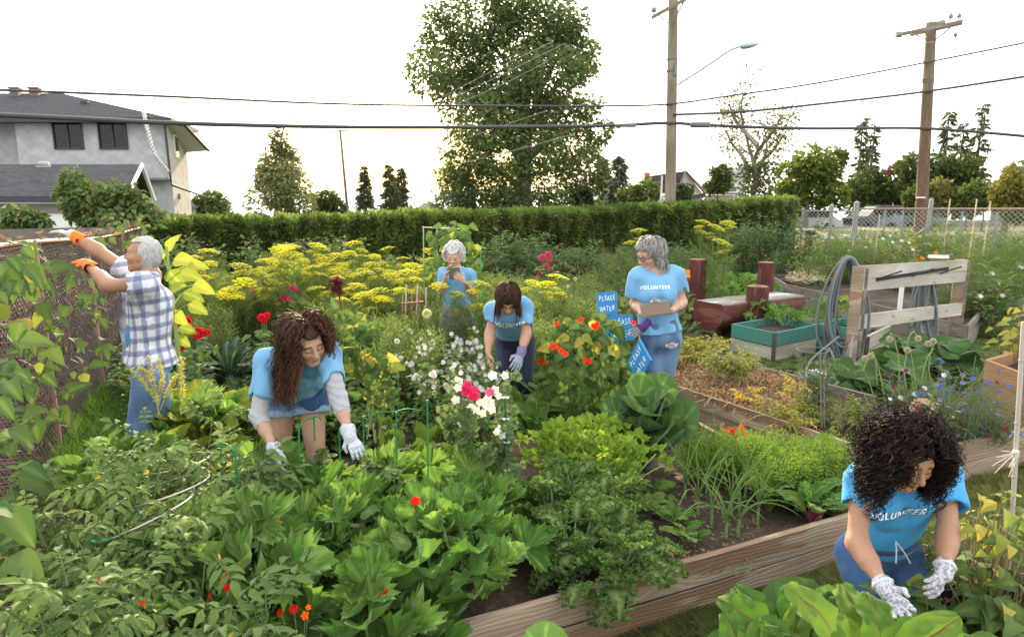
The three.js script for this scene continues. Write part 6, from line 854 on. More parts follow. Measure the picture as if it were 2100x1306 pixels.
T.pompon=tmpl((m)=>{for(let k=0;k<90;k++){const y=1 - 2*(k + 0.5)/ 90*0.82,a=k*2.4,d=V(Math.cos(a)*Math.sqrt(1 - y*y),y,Math.sin(a)*Math.sqrt(1 - y*y)),t=rr(0.7,1.2);m.add(T.leafQ,frame(d.clone().multiplyScalar(0.22),d,V(0,1,0.01),{x:0.42,y:0.3,z:0.4}),[t,t,t]);}});
T.pea=tmpl((m)=>{const t=(d,s,c)=>m.add(T.leaf3,frame(V(0,0,0),d,V(0,0.3,1),s),c);t(V(0.55,0.8,0.1),{x:0.75,y:0.45,z:0.4},[1,1,1]);t(V(-0.55,0.8,0.1),{x:0.75,y:0.45,z:0.4},[1,1,1]);t(V(0.3,0.1,0.7),{x:0.5,y:0.25,z:0.3},[1.1,1.05,1]);t(V(-0.3,0.1,0.7),{x:0.5,y:0.25,z:0.3},[1.1,1.05,1]);});
T.nast=tmpl((m)=>{for(let k=0;k<5;k++){const a=k / 5*6.283;m.add(T.leaf3,frame(V(0,0,0),V(Math.cos(a),0.55,Math.sin(a)),V(0,1,0),{x:0.8,y:0.5,z:0.5}),[1,1,1]);}m.tube([V(0,-0.3,-0.05),V(0,0.02,0)],[0.01,0.07],5,[1.1,1.4,1],false);});
const GEO=(t,col)=>{const m=new MB();m.add(t,new THREE.Matrix4(),col);return m.geo();};
const stemTo=(m,a,b,r0,r1,col,sag=0.12,n=6)=>{const c=a.clone().lerp(b,0.5);c.y +=a.distanceTo(b)*sag;m.tube(new THREE.QuadraticBezierCurve3(a,c,b).getPoints(n),(t)=>lerp(r0,r1,t),5,col,false);};
function leafy(name,label,cat,pos,o){
const t=thing(name,label,cat,pos,o.group),st=new MB(),n=o.n;
for(let k=0;k<n;k++){
const az=k*2.39996 + rr(-0.3,0.3),f=(k + 0.5)/ n,el=lerp(o.el0??1.4,o.el1??0.35,f)+ rr(-0.14,0.14),L=rr(o.L0,o.L1)*(o.grow?lerp(o.grow,1,f):1),d=dirOf(az,el),base=V(rr(-1,1)*(o.spread??0.03),(o.y0??0.02)+(o.climb??0)*(1 - f),rr(-1,1)*(o.spread??0.03)),end=base.clone().addScaledVector(d,L);if(o.flat){end.x*=o.flat;}
const g=pick(o.alt&&rnd()<o.altP?o.alt:o.leaf),s=rr(o.s0,o.s1)*(o.shrink?lerp(o.shrink,1,f):1),le=el*(o.tip??0.35)+(o.lift??0)+ rr(-0.35,0.35),ld=dirOf(az + rr(-0.45,0.45),le),up=V(-d.x*(o.face??0.55),1,-d.z*(o.face??0.55)+(o.toCam??0)).add(V(rr(-0.3,0.3),0,rr(-0.3,0.3)));
stemTo(st,base,end,o.r??0.008,(o.r??0.008)*0.7,typeof o.stem==='function'?o.stem(k):(o.stem??[0.16,0.24,0.07]),o.sag??0.1);put(t,g,end,ld,up,s,'leaf',M.leaf);
}
st.build('stems',M.stem,t,null,null);return t;
}
const at=(px,py,h,base=0)=>{const p=P(px,py,h);return V(p.x,base,p.z);};
function herb(name,label,cat,pos,o){
const t=thing(name,label,cat,pos,o.group),m=new MB(),fo=new MB();
for(let k=0;k<o.stems;k++){
const az=rr(0,6.283),sp=(o.spread??0.3)*Math.sqrt(rnd()),h=o.h*rr(0.65,1.05),b=V(Math.cos(az)*sp*0.35,0,Math.sin(az)*sp*0.35),e=V(Math.cos(az)*sp,h,Math.sin(az)*sp),pts=[b,b.clone().lerp(e,0.5).add(V(rr(-0.04,0.04),0.04*h,rr(-0.04,0.04))),e],c=curve(pts,8);
m.tube(c,(u)=>lerp(o.r??0.005,0.002,u),4,o.stemCol??[0.12,0.19,0.06],false);
const nl=Math.round(o.leaves / o.stems);for(let i=0;i<nl;i++){const u=rr(o.from??0.1,1),p=c[Math.round(u*8)].clone().lerp(c[Math.min(8,Math.round(u*8)+ 1)],rnd()),a=rr(0,6.283),d=dirOf(a,rr(-0.2,0.9)),cc=MIX(o.c0,o.c1,clamp(u*0.6 + rr(0,0.5),0,1)),s=o.size*rr(0.6,1.3);if(o.wide)p.addScaledVector(d,rr(0,o.wide));fo.add(o.t??T.leaf2,frame(p,d,V(-d.x*0.4,1,-d.z*0.4 + 0.3),s,mtx),cc);}
if(o.top)o.top(t,e,k);
}
m.build('stems',M.stem,t);fo.build('foliage',M.leaf,t,null,'stuff');return t;
}
function instanced(name,kindLabel,geo,mat,list){const im=new THREE.InstancedMesh(geo,mat,list.length);im.name=numbered(name);im.userData.kind='stuff';if(kindLabel)im.userData.label=kindLabel;im.castShadow=im.receiveShadow=true;list.forEach(([m,c],i)=>{im.setMatrixAt(i,m);im.setColorAt(i,new THREE.Color().setRGB(...c));});scene.add(im);return im;}
// ---- low growth that nobody could count
{
seed(61);
const tuft=(n,t,f)=>{const m=new MB();for(let i=0;i<n;i++)f(m,i,t);return m.geo();};
const tw=tuft(46,T.leaf3,(m,i,t)=>{const a=rr(0,6.283),r=Math.sqrt(rnd())*0.45,y=rr(0.05,1),q=0.75 + 0.5*rnd();m.add(t,frame(V(Math.cos(a)*r,y*(1 - r*0.4),Math.sin(a)*r),V(Math.cos(a),rr(-0.2,0.8),Math.sin(a)),V(0,1,0.25),rr(0.14,0.3),mtx),[q,q,q]);});
const tf=tuft(17,T.frond,(m,i,t)=>{const a=rr(0,6.283),q=0.75 + 0.5*rnd();m.add(t,frame(V(rr(-0.12,0.12),rr(0,0.35),rr(-0.12,0.12)),V(Math.cos(a)*0.6,1,Math.sin(a)*0.6),V(-Math.cos(a),1,-Math.sin(a)),rr(0.45,0.75),mtx),[q,q,q]);});
const tg=tuft(60,T.grass,(m,i,t)=>{const a=rr(0,6.283),q=0.7 + 0.6*rnd(),r=rr(0,0.3);m.add(t,frame(V(Math.cos(a)*r,0,Math.sin(a)*r),V(Math.cos(a)*0.5*rnd(),1,Math.sin(a)*0.5*rnd()),V(Math.cos(a + 1),0.2,Math.sin(a + 1)),rr(0.5,1.1),mtx),[q,q,q]);});
const ts=tuft(110,T.leafQ,(m,i,t)=>{const a=rr(0,6.283),y=rnd(),r=0.4*Math.sqrt(rnd())*(0.5 + 0.5*y),q=0.7 + 0.6*rnd();m.add(t,frame(V(Math.cos(a)*r,y,Math.sin(a)*r),V(Math.cos(a),rr(0,1.2),Math.sin(a)),V(rr(-1,1),1,rr(-1,1)),rr(0.08,0.16),mtx),[q,q,q]);});
const scatter=(n,x0,x1,y0,y1,h0,h1,ok,base=0.03)=>{const out=[];for(let k=0;k<n;k++){const px=rr(x0,x1),py=rr(y0,y1),h=rr(h0,h1);if(ok&&!ok(px,py,h)){continue;}const p=P(px,py,h),s=h - base;if(s<0.05)continue;out.push([p.x,base,p.z,s,px,py]);}return out;};
const inst=(list,wid,c0,c1)=>list.map(([x,y,z,s])=>{const t=rnd(),c=MIX(c0,c1,clamp(0.3 + 0.7*fbm(x*1.2,z*1.2,2,2)+ rr(-0.3,0.3),0,1)),w=Math.max(s*0.8,wid)*rr(0.8,1.2);return[new THREE.Matrix4().makeRotationY(rr(0,6.283)).scale(V(w,s,w)).setPosition(x,y,z),c];});
const keep=[[400,548,630,800,7],[440,600,585,690,8],[815,935,690,800,5.3]],open=(px,py,h)=>!keep.some(([a,b,c,d,D])=>px>a&&px<b&&py>c&&py<d&&-P(px,py,h).z<D)&&!(px>1130&&py>640)&&!(px>875&&px<1000&&py<690&&-P(px,py,h).z<7.4)&&!(px>985&&px<1110&&py<735&&-P(px,py,h).z<6);
instanced('undergrowth','mixed green herbs and weeds filling the plots',tw,M.leaf,[...inst(scatter(1500,250,1290,585,770,0.25,0.55,open),0.4,[0.045,0.1,0.03],[0.1,0.17,0.045]),...inst(scatter(260,1420,2100,505,560,0.15,0.4),0.4,[0.05,0.11,0.03],[0.11,0.19,0.05]),...inst(scatter(300,420,850,760,860,0.2,0.42),0.3,[0.06,0.13,0.03],[0.11,0.18,0.04])]);
instanced('undergrowth','feathery fine-leaved herbs among the dill',tf,M.leaf,[...inst(scatter(620,400,1240,560,690,0.5,0.9,open),0.5,[0.075,0.14,0.05],[0.15,0.21,0.07]),...inst(scatter(130,1150,1420,500,560,0.4,0.8),0.5,[0.07,0.13,0.05],[0.13,0.19,0.07])]);
instanced('undergrowth','small-leaved bushy growth before the hedge',ts,M.leaf,[...inst(scatter(420,380,1400,520,620,0.5,0.9,open),0.6,[0.05,0.1,0.04],[0.12,0.17,0.06]),...inst(scatter(300,1640,2140,470,530,0.4,0.9),0.6,[0.06,0.12,0.04],[0.12,0.18,0.06])]);
instanced('grass','tall soft grass along the fence',tg,M.leaf,[...inst(scatter(330,120,300,770,980,0.12,0.3),0.25,[0.05,0.13,0.02],[0.1,0.2,0.035]),...inst(scatter(120,700,1000,700,790,0.25,0.5),0.25,[0.05,0.12,0.03],[0.09,0.17,0.05])]);
const lawn=[];for(let k=0;k<6400;k++){const front=k>5200,px=front?rr(1050,1950):rr(1380,2140),py=front?rr(1130,1320):rr(590,1290),p=P(px,py,0);if(p.z<-14||!front&&px<1500&&py>760||front&&py<1310 -(px - 1110)*0.254)continue;const s=rr(0.03,0.075);lawn.push([new THREE.Matrix4().makeRotationY(rr(0,6.283)).scale(V(0.12,s,0.12)).setPosition(p.x,0,p.z),MIX([0.07,0.12,0.03],[0.2,0.21,0.08],clamp(fbm(p.x*0.9,p.z*0.9)*1.8 - 0.5 + rr(-0.2,0.2),0,1))]);}
instanced('grass','short worn turf between the beds',tg,M.leaf,lawn);
}
// ---- foreground left: squash, tomatoes, nasturtiums, peas
{
seed(71);
const sq={leaf:LG.squash,n:30,L0:0.26,L1:0.46,s0:0.12,s1:0.2,el0:1.5,el1:0.5,tip:0.1,lift:0.3,face:0.25,toCam:0.7,r:0.009,stem:[0.15,0.25,0.06],spread:0.08,group:undefined};
leafy('squash_plant','large squash plant with mottled jagged leaves in the bottom middle of the bed','squash plant',at(905,1200,0.3,0.17),{...sq,n:40,L1:0.5});
leafy('squash_plant','squash plant left of the large one, below the bending girl','squash plant',at(690,1150,0.3,0.12),{...sq,n:34});
leafy('squash_plant','squash plant just below the gloves of the bending girl','squash plant',at(790,1030,0.3,0.12),{...sq,n:28});
leafy('squash_plant','squash plant at the bottom edge overhanging the end of the plank bed','squash plant',at(760,1330,0.25,0.05),{...sq,n:34});
leafy('squash_plant','squash plant whose leaves touch the sweet peas','squash plant',at(960,1075,0.3,0.17),{...sq,n:22,L1:0.38});
leafy('squash_plant','yellow-green squash plant in front of the man at the fence','squash plant',at(400,900,0.3,0.08),{...sq,n:30,alt:LG.squashY,altP:0.55,L0:0.3,L1:0.55});
leafy('squash_plant','sunlit squash plant left of the bending girl','squash plant',at(500,880,0.3,0.08),{...sq,n:26,alt:LG.squashY,altP:0.5});
leafy('squash_plant','dark broad-leaved squash plant beside the grass at the fence','squash plant',at(265,970,0.3,0.05),{...sq,n:20,s1:0.23,face:0.3,toCam:0.3});
const tf0=GEO(T.daisy,[0.75,0.6,0.12]),tom=(label,px,py,n,seedN)=>{seed(seedN);const p=at(px,py,0.7,0.02);return herb('tomato_plant',label,'tomato plant',p,{stems:11,leaves:n,h:0.82,spread:0.42,t:T.tomato,size:0.18,c0:[0.045,0.105,0.035],c1:[0.12,0.2,0.07],r:0.008,wide:0.1,top:(t,e,k)=>{if(k % 2){for(let i=0;i<2;i++)put(t,tf0,e.clone().add(V(rr(-0.1,0.1),rr(-0.12,0.02),rr(0,0.12))),V(rr(-1,1),-0.3,rr(0,1)),V(0,1,0),0.028,'flower',M.petal);}}});};
tom('tomato plant inside the lowest wire ring at the left',285,1105,210,72);tom('tomato plant between the two upper wire rings',370,1000,190,73);tom('tomato plant at the lower left corner of the photo',150,1240,230,74);leafy('squash_plant','squash plant at the bottom edge among the nasturtiums','squash plant',at(490,1190,0.5,0.08),{...sq,n:34,s1:0.22,L1:0.62});tom('tomato plant left of the girl, above the highest wire ring',470,965,150,76);tom('tomato plant hanging towards the fence below its dark vines',130,1070,170,77);leafy('squash_plant','squash plant between the wire hoops and the larger squash','squash plant',at(590,1030,0.45,0.08),{...sq,n:34,s1:0.22,L1:0.58});tom('tomato plant between the lowest wire hoop and the bottom edge',350,1190,170,78);
const ring=(label,px,py,rpx,D,tilt,extra)=>{const c=Q(px,py,D),r=rpx*D*1.03 / F,t=thing('tomato_cage',label,'plant support',V(c.x,0,c.z)),m=new MB(),pts=[];for(let i=0;i<=40;i++){const a=i / 40*6.283;pts.push(V(Math.cos(a)*r,c.y + Math.cos(a)*tilt*r + Math.sin(a)*0.02,Math.sin(a)*r));}m.tube(pts,0.004,6,[0.42,0.4,0.36],false);m.build('ring',M.metal,t);const l=new MB();for(const a of[0.4,2.5,4.6])l.tube([V(Math.cos(a)*r,c.y + Math.cos(a)*tilt*r,Math.sin(a)*r),V(Math.cos(a)*r*0.5,0,Math.sin(a)*r*0.5)],0.003,5,[0.4,0.38,0.34]);l.build('legs',M.metal,t);if(extra){const e=new MB();e.tube(curve([pts[22],pts[18].clone().add(V(0.02,0.01,0.03)),pts[14].clone().add(V(0,0.02,0.02)),pts[11]],16).map((p,i)=>p.add(V(0,0.006*Math.sin(i*2),0))),0.007,5,[0.05,0.42,0.2],false);e.build('twine',M.dull,t,'bright green twine tied to the ring');}return t;};
ring('lowest wire hoop of the tomato supports, tied with green twine',294,1062,97,2.75,0.42,true);ring('middle wire hoop of the tomato supports',335,1005,90,2.95,0.25,false);ring('highest wire hoop of the tomato supports',347,950,78,3.25,0.12,false);
const fg=[GEO(T.nast,[0.75,0.02,0.008]),GEO(T.nast,[0.8,0.12,0.01])];
const nas=(label,px,py,D,fl,n=26)=>{const c=Q(px,py,D),t=thing('nasturtium',label,'nasturtium',V(c.x,Math.max(0.05,c.y - 0.35),c.z)),st=new MB();for(let k=0;k<n;k++){const a=rr(0,6.283),r=rr(0.05,0.3),p=V(Math.cos(a)*r,rr(0.08,0.3),Math.sin(a)*r);stemTo(st,V(0,0,0),p,0.003,0.002,[0.2,0.26,0.09],0.1,4);put(t,pick(LG.round),p,V(rr(-1,1),rr(-0.3,0.4),rr(-1,1)),V(rr(-0.3,0.3),1,rr(0.2,0.9)),rr(0.035,0.06));}fl.forEach(([x,y,s],i)=>{const p=Q(x,y,D - 0.06).sub(t.position);stemTo(st,V(0,0,0),p,0.003,0.002,[0.2,0.26,0.09],0.1,4);put(t,fg[i % 2?1:0],p,V(rr(-0.3,0.3),0.5,1),V(0,1,-0.3),(s??0.07)*0.72,'flower',M.petal);});st.build('stems',M.stem,t);return t;};
nas('nasturtium with a red bloom at the left edge of the tomatoes',205,1195,2.35,[[205,1195,0.075],[196,1203,0.05]]);nas('nasturtium with red blooms low among the tomato leaves',470,1200,2.4,[[468,1205,0.06],[460,1185,0.045],[430,1222,0.03]]);nas('nasturtium with one bloom at the very bottom edge',218,1298,2.2,[[218,1296,0.07],[292,1236,0.04]]);nas('nasturtium with several orange-red blooms under the squash leaves',610,1252,2.42,[[602,1248,0.06],[625,1262,0.05],[575,1255,0.045],[632,1245,0.035]]);nas('nasturtium showing a red bloom between the squash leaf stalks',852,1028,2.95,[[852,1028,0.075]],14);nas('nasturtium with a small red bloom under the big squash leaf',794,1218,2.5,[[794,1218,0.065]],14);nas('nasturtium half hidden left of the squash with dim orange blooms',572,1060,2.9,[[573,1058,0.06],[548,1088,0.04],[510,1046,0.03]]);nas('orange-red nasturtium glowing above the carrot tops',1512,886,4.55,[[1502,884,0.065],[1520,880,0.07],[1488,880,0.05],[1531,890,0.055],[1512,896,0.055],[1548,905,0.04],[1524,872,0.05]],10);nas('nasturtium with red blooms beside the stooping woman',1118,746,5.3,[[1108,742,0.08],[1122,748,0.08],[1112,738,0.06],[1128,744,0.06]],16);
// ------------ low green wire edging, stakes, hook
const gcol=[0.012,0.2,0.06];const edging=(label,pts,sticks)=>{const p0=Q(...pts[0]),t=thing('wire_edging',label,'plant support',V(p0.x,0,p0.z));for(let i=0;i<pts.length - 1;i++){const m=new MB();m.tube(curve([Q(...pts[i]),Q(...pts[i]).lerp(Q(...pts[i + 1]),0.5).add(V(0,0.015,0)),Q(...pts[i + 1])],8),0.0035,6,gcol);m.build('bar',M.dull,t,null,null,t.position);}sticks.forEach(([x,y0,y1,d])=>{const a=Q(x,y0,d),m=new MB();m.tube([a,Q(x + 2,y1,d)],0.0045,6,gcol);m.build('stake',M.dull,t,null,null,t.position);});};
edging('bright green plastic edging stakes left of the girl',[[450,908,3.15],[480,926,3.1],[518,900,3.25]],[[452,905,990,3.15],[481,922,992,3.1]]);edging('bright green plastic edging before the legs of the girl',[[612,878,3.35],[641,857,3.5],[660,862,3.5]],[[612,876,945,3.35],[643,857,905,3.5],[695,880,945,3.4]]);edging('bright green plastic edging round the pea vine and hook',[[742,856,3.7],[808,845,3.8],[860,842,3.9]],[[744,854,925,3.7],[812,845,945,3.6],[876,820,980,3.4],[930,805,910,3.9]]);
{const D=4.1,t=thing('shepherd_hook','black double shepherd hook with curled arms amid the pea vine','garden hook',P(778,960,0)),o=t.position,m=new MB();m.tube(curve([Q(778,960,D),Q(768,820,D),Q(757,770,D),Q(752,745,D),Q(757,728,D),Q(770,724,D),Q(781,733,D),Q(787,752,D),Q(792,762,D),Q(799,757,D),Q(801,746,D)],60),0.0085,8,[0.02,0.02,0.024]);m.build('hook',M.dull,t,null,null,o);const n=new MB();n.tube(curve([Q(756,765,D),Q(740,742,D),Q(725,737,D),Q(711,748,D),Q(704,770,D),Q(699,780,D),Q(693,775,D)],40),0.0085,8,[0.02,0.02,0.024]);n.build('arm',M.dull,t,null,null,o);}
{seed(80);const D=4.0,t=thing('pea_vine','yellowing pea vine climbing the black hook beside the girl','pea vine',P(765,930,0.05)),o=t.position,m=new MB();for(const pts of[[[768,905],[757,800],[745,700],[722,660],[700,640]],[[758,880],[750,780],[738,690],[752,655]],[[775,900],[790,820],[798,770],[800,740]],[[752,900],[770,800],[775,740],[762,690],[772,670]],[[745,790],[720,742],[697,729]]]){const c=curve(pts.map(([x,y])=>Q(x,y,D + rr(-0.08,0.12))),22);m.tube(c,0.005,5,[0.27,0.33,0.13],false);c.forEach((p,i)=>{if(i>3)for(let q=0;q<2;q++){const y=rnd()<0.25;put(t,pick(y?LG.beanY:LG.bean),p.clone().sub(o).add(V(rr(-0.04,0.04),rr(-0.03,0.03),rr(-0.02,0.05))),V(rr(-1,1),rr(-0.6,0.8),rr(-0.2,0.6)),V(rr(-0.5,0.5),0.4,1),rr(0.05,0.1));}});}m.build('stems',M.stem,t,null,null,o);}
seed(81);for(const[px,py,l]of[[450,935,'grey-green pea plant in front of the left glove of the girl'],[640,930,'feathery pea plant between the legs of the girl and the edging'],[810,960,'pea plant behind the squash, right of the girl'],[560,985,'pea plant hiding the left hand of the girl']])herb('pea_plant',l,'pea plant',at(px,py,0.62,0.05),{stems:9,leaves:150,h:0.6,spread:0.26,t:T.pea,size:0.11,c0:[0.06,0.13,0.06],c1:[0.12,0.19,0.08],stemCol:[0.16,0.24,0.1]});
seed(82);[[805,885,'lettuce right behind the green edging'],[850,905,'bright lettuce before the plank end, the largest'],[905,915,'lettuce at the corner of the grey plank'],[880,870,'lettuce under the onion leaves'],[780,850,'lettuce between the hook and the leeks'],[930,875,'lettuce touching the sweet peas']].forEach(([x,y,l])=>leafy('lettuce',l,'lettuce',at(x,y,0.36,0.16),{leaf:LG.lettuce,n:22,L0:0.01,L1:0.04,s0:0.14,s1:0.22,el0:1.4,el1:0.35,tip:1,face:0.9,stem:[0.3,0.38,0.15],shrink:0.6}));
const strapPlant=(name,label,cat,pos,n,L,w,c0,c1,tw,lean=0.5)=>{const t=thing(name,label,cat,pos),base=new MB();base.tube([V(0,-0.02,0),V(0,L*0.22,0)],[w*0.75,w*0.6],8,L>0.5?[0.3,0.38,0.18]:[0.16,0.27,0.1]);base.build('shaft',M.stem,t);for(let k=0;k<n;k++){const m=new MB(),a=k*2.4 + rr(-0.4,0.4);m.add(rnd()<tw?T.strapBent:T.strap,frame(V(0,L*rr(0.1,0.22),0),V(Math.cos(a)*lean*rr(0.2,1),1,Math.sin(a)*lean*rr(0.2,1)),V(-Math.cos(a),0.3,-Math.sin(a)),{x:L*w*55,y:L*rr(0.7,1.1),z:L}),MIX(c0,c1,rnd()));m.build('leaf',M.leaf,t);}return t;};
seed(83);[[835,800],[862,815],[890,800],[912,818],[850,780],[880,775],[936,800]].forEach(([x,y],i)=>strapPlant('leek',['leek at the left end of the leek row','second leek in the row behind the lettuces','leek in the middle of the row, before the arugula','fourth leek of the row behind the lettuces','back leek of the left pair','back leek below the white allium head','leek at the right end of the row by the sweet peas'][i],'leek',at(x,y,0.2,0.05),9,0.62,0.021,[0.05,0.11,0.06],[0.09,0.16,0.07],0.25,0.75));
[[1405,1010],[1432,1040],[1470,985],[1460,1060],[1500,1045],[1490,1090],[1530,1010],[1555,1060],[1420,960],[1515,1085],[1450,1000]].forEach(([x,y],i)=>strapPlant('onion',['tall onion at the left end of the onion row','onion beside the pale plant label','onion nearest to the carrot tops','small onion behind the white tag','onion in the middle of the row by the carrots','front onion nearest the plank','onion among the low carrot fronds','onion at the right end of the row','back onion beside the sprout plant','front right onion leaning over the plank','inner onion between tall neighbours'][i],'onion',at(x,y,0.24,0.2),6,0.44,0.013,[0.09,0.19,0.06],[0.15,0.27,0.1],0.25,0.4));
{seed(84);const D=3.75,t=thing('sweet_pea','sweet pea with white and crimson blooms on a dark green stake','sweet pea',P(985,1010,0.2)),o=t.position,m=new MB(),fo=new MB();for(let k=0;k<34;k++){const x=rr(905,1065),y=rr(770,960),a=V(o.x + rr(-0.12,0.12),0.2,o.z + rr(-0.1,0.1)),e=Q(x,y,D + rr(-0.2,0.25)),c=curve([a,a.clone().lerp(e,0.5).add(V(rr(-0.06,0.06),0.05,rr(-0.05,0.05))),e],10);m.tube(c,0.0028,4,[0.17,0.26,0.12],false);c.forEach((p,i)=>{if(i>1)for(let q=0;q<3;q++)fo.add(T.pea,frame(p.clone().add(V(rr(-0.03,0.03),rr(-0.03,0.03),rr(-0.03,0.03))),V(rr(-1,1),rr(-0.2,1),rr(-1,1)),V(rr(-0.4,0.4),0.5,1),rr(0.06,0.12),mtx),MIX([0.07,0.14,0.07],[0.14,0.21,0.1],rnd()));});}m.build('stems',M.stem,t,null,null,o);fo.build('foliage',M.leaf,t,null,'stuff',o);const wg=GEO(T.nast,[0.78,0.78,0.68]),cg=GEO(T.nast,[0.72,0.03,0.13]),pg=GEO(T.nast,[0.7,0.16,0.3]);[[960,790],[955,800],[968,803],[1006,802,2],[972,812]].forEach(([x,y,k])=>{for(let i=0;i<2;i++)put(t,k?pg:cg,Q(x + rr(-5,5),y + rr(-5,5),D - 0.16).sub(o),V(rr(-0.4,0.4),0.5,1),V(0,1,-0.3),0.06,'flower',M.petal);});for(const[x,y]of[[940,795],[985,825],[998,832],[1005,826],[975,842],[1015,800],[1022,812],[935,820],[990,848],[1026,880],[1030,892],[1018,886],[1008,840],[950,825],[965,835],[1010,770],[942,782],[1000,818],[945,868],[1035,770]])put(t,wg,Q(x,y,D - 0.15 + rr(-0.05,0.05)).sub(o),V(rr(-0.5,0.5),0.4,1),V(0,1,-0.3),rr(0.045,0.062),'flower',M.petal);const st=new MB();st.tube([Q(1036,812,D - 0.1),Q(1041,1030,D - 0.12)],0.0065,6,[0.01,0.1,0.04]);st.build('stake',M.dull,t,null,null,o);for(const y of[816,860,908,965,1018]){const b=new MB(),p=Q(1037 +(y - 812)*0.02,y,D - 0.13);for(const s of[-1,1])b.add(T.leafQ,frame(p,V(s,0.4,0.4),V(0,0,1),0.025,mtx),[0.65,0.72,0.75]);b.build('tie',M.petal,t,null,null,o);}}
}
// ---- bed A: kale, celery, sprouts, carrots
{
seed(90);
const sA=0.2;
[[1165,1035,0.48,'curly kale at the back, under the sweet peas'],[1130,1075,0.42,'curly kale at the left, dark and low'],[1235,1075,0.46,'curly kale in the middle of the curly kale group'],[1190,1145,0.4,'curly kale nearest the squash'],[1265,1165,0.38,'curly kale drooping over the front plank']].forEach(([x,y,h,l])=>leafy('curly_kale',l,'kale',at(x,y,0.34,sA),{leaf:LG.kale,n:24,L0:0.1,L1:0.24,s0:0.16,s1:0.25,el0:1.45,el1:0.35,tip:0.75,face:0.6,r:0.007,stem:[0.2,0.27,0.12],spread:0.04,climb:0.12,shrink:0.65}));
const clbl=['bright yellow-green celery clump at the left of the trio','tallest yellow-green celery clump, in the middle','yellow-green celery clump next to the sprout stalk'];[[1150,925,0.52],[1215,905,0.56],[1255,940,0.46]].forEach(([x,y,h],i)=>leafy('celery',clbl[i],'celery',at(x,y,0.5,sA),{leaf:LG.celery,n:80,L0:0.18,L1:0.4,s0:0.075,s1:0.12,el0:1.5,el1:0.7,tip:0.7,face:0.6,toCam:0.5,r:0.006,stem:[0.3,0.36,0.08],spread:0.06}));
{
const p=at(1318,965,0.22,sA),t=leafy('sprout_plant','tall sprout plant with a crown of big round leaves behind the celery','sprout plant',p,{leaf:LG.cole,n:34,L0:0.1,L1:0.26,s0:0.12,s1:0.19,el0:1.3,el1:-0.1,tip:0.3,lift:0.35,face:0.35,toCam:0.6,y0:0.22,climb:0.15,r:0.008,stem:[0.2,0.29,0.15],spread:0.02});
const m=new MB();m.tube([V(0,0,0),V(0.01,0.2,0),V(0,0.4,0)],[0.022,0.024,0.02],8,[0.16,0.24,0.12]);m.build('stalk',M.stem,t);const g=new THREE.IcosahedronGeometry(0.021,2);{const c=new Float32Array(g.attributes.position.count*3);for(let i=0;i<c.length;i +=3){const q=0.8 + 0.4*noise(g.attributes.position.array[i]*90,g.attributes.position.array[i + 1]*90,g.attributes.position.array[i + 2]*90);c[i]=0.07*q;c[i + 1]=0.15*q;c[i + 2]=0.08*q;}g.setAttribute('color',new THREE.BufferAttribute(c,3));}for(let k=0;k<44;k++){const s=mesh('sprout',g,M.stem,t),a=k*2.4;s.position.set(Math.cos(a)*0.038,0.03 + k*0.005,Math.sin(a)*0.038);s.scale.setScalar(rr(0.7,1.25));}
const lo=new MB();for(let k=0;k<10;k++){const a=rr(0,6.283);stemTo(lo,V(0,0.3 + k*0.01,0),V(Math.cos(a)*0.2,rr(0.2,0.32),Math.sin(a)*0.2),0.006,0.003,[0.28,0.35,0.2],0.1);}lo.build('bare_stalks',M.stem,t);
}
[[1150,850,'glossy red-stemmed chard in front of the runner beans'],[1095,865,'red-stemmed chard left of the glossiest one'],[1110,800,'light green chard by the hand of the stooping woman'],[1065,835,'chard next to the sweet peas'],[1225,835,'broad-leaved chard between beans and sprout plant']].forEach(([x,y,l],i)=>leafy('chard',l,'chard',at(x,y,0.35,0.15),{leaf:LG.chard,n:18,L0:0.08,L1:0.16,s0:0.2,s1:0.3,el0:1.4,el1:0.5,tip:0.85,face:0.7,toCam:0.3,r:0.007,stem:i<2?[0.3,0.03,0.06]:[0.3,0.36,0.16]}));
const protos=[];const lab='bushy carrot plant with feathery bright green tops in the dense carrot rows';
const place=[];for(let k=0;k<54;k++){const px=rr(1415,1720),y1=1215 -(px - 1110)*0.254 - 40,py=rr(px<1575?968:985,px<1575?1000:y1);place.push([px,py]);}
place.forEach(([px,py],k)=>{const p=at(px,py,sA,sA);if(k<4){const t=thing('carrot_plant',lab,'carrot plant',p,'feathery carrot plants in the kale bed'),m=new MB();for(let q=0;q<12;q++){const a=rr(0,6.283),c=MIX([0.1,0.21,0.03],[0.18,0.31,0.055],rnd());m.add(T.frond,frame(V(rr(-0.02,0.02),0,rr(-0.02,0.02)),V(Math.cos(a)*rr(0.1,0.9),1,Math.sin(a)*rr(0.1,0.9)),V(-Math.cos(a),0.6,-Math.sin(a)+ 0.4),{x:rr(0.34,0.5),y:rr(0.24,0.5),z:0.4},mtx),c);}m.build('fronds',M.leaf,t,null,'stuff');t.scale.setScalar(0.6);protos.push(t);}else dup(protos[k % 4],p,rr(0,6.283),rr(0.48,0.7));});
[[1600,1010,'beet plant under the carrots'],[1650,1000,'beet plant with grey-green leaves in the middle of the beets'],[1690,990,'beet plant nearest the kneeling woman'],[1712,955,'beet plant with one yellow leaf against the side plank'],[1670,1040,'front beet plant by the plank']].forEach(([x,y,l],i)=>leafy('beet',l,'beet',at(x,y,0.3,sA),{leaf:LG.chard,n:14,L0:0.06,L1:0.14,s0:0.12,s1:0.2,el0:1.4,el1:0.5,tip:0.8,face:0.5,toCam:0.4,r:0.005,stem:[0.2,0.03,0.06],alt:i===3?LG.beanY:null,altP:0.1}));
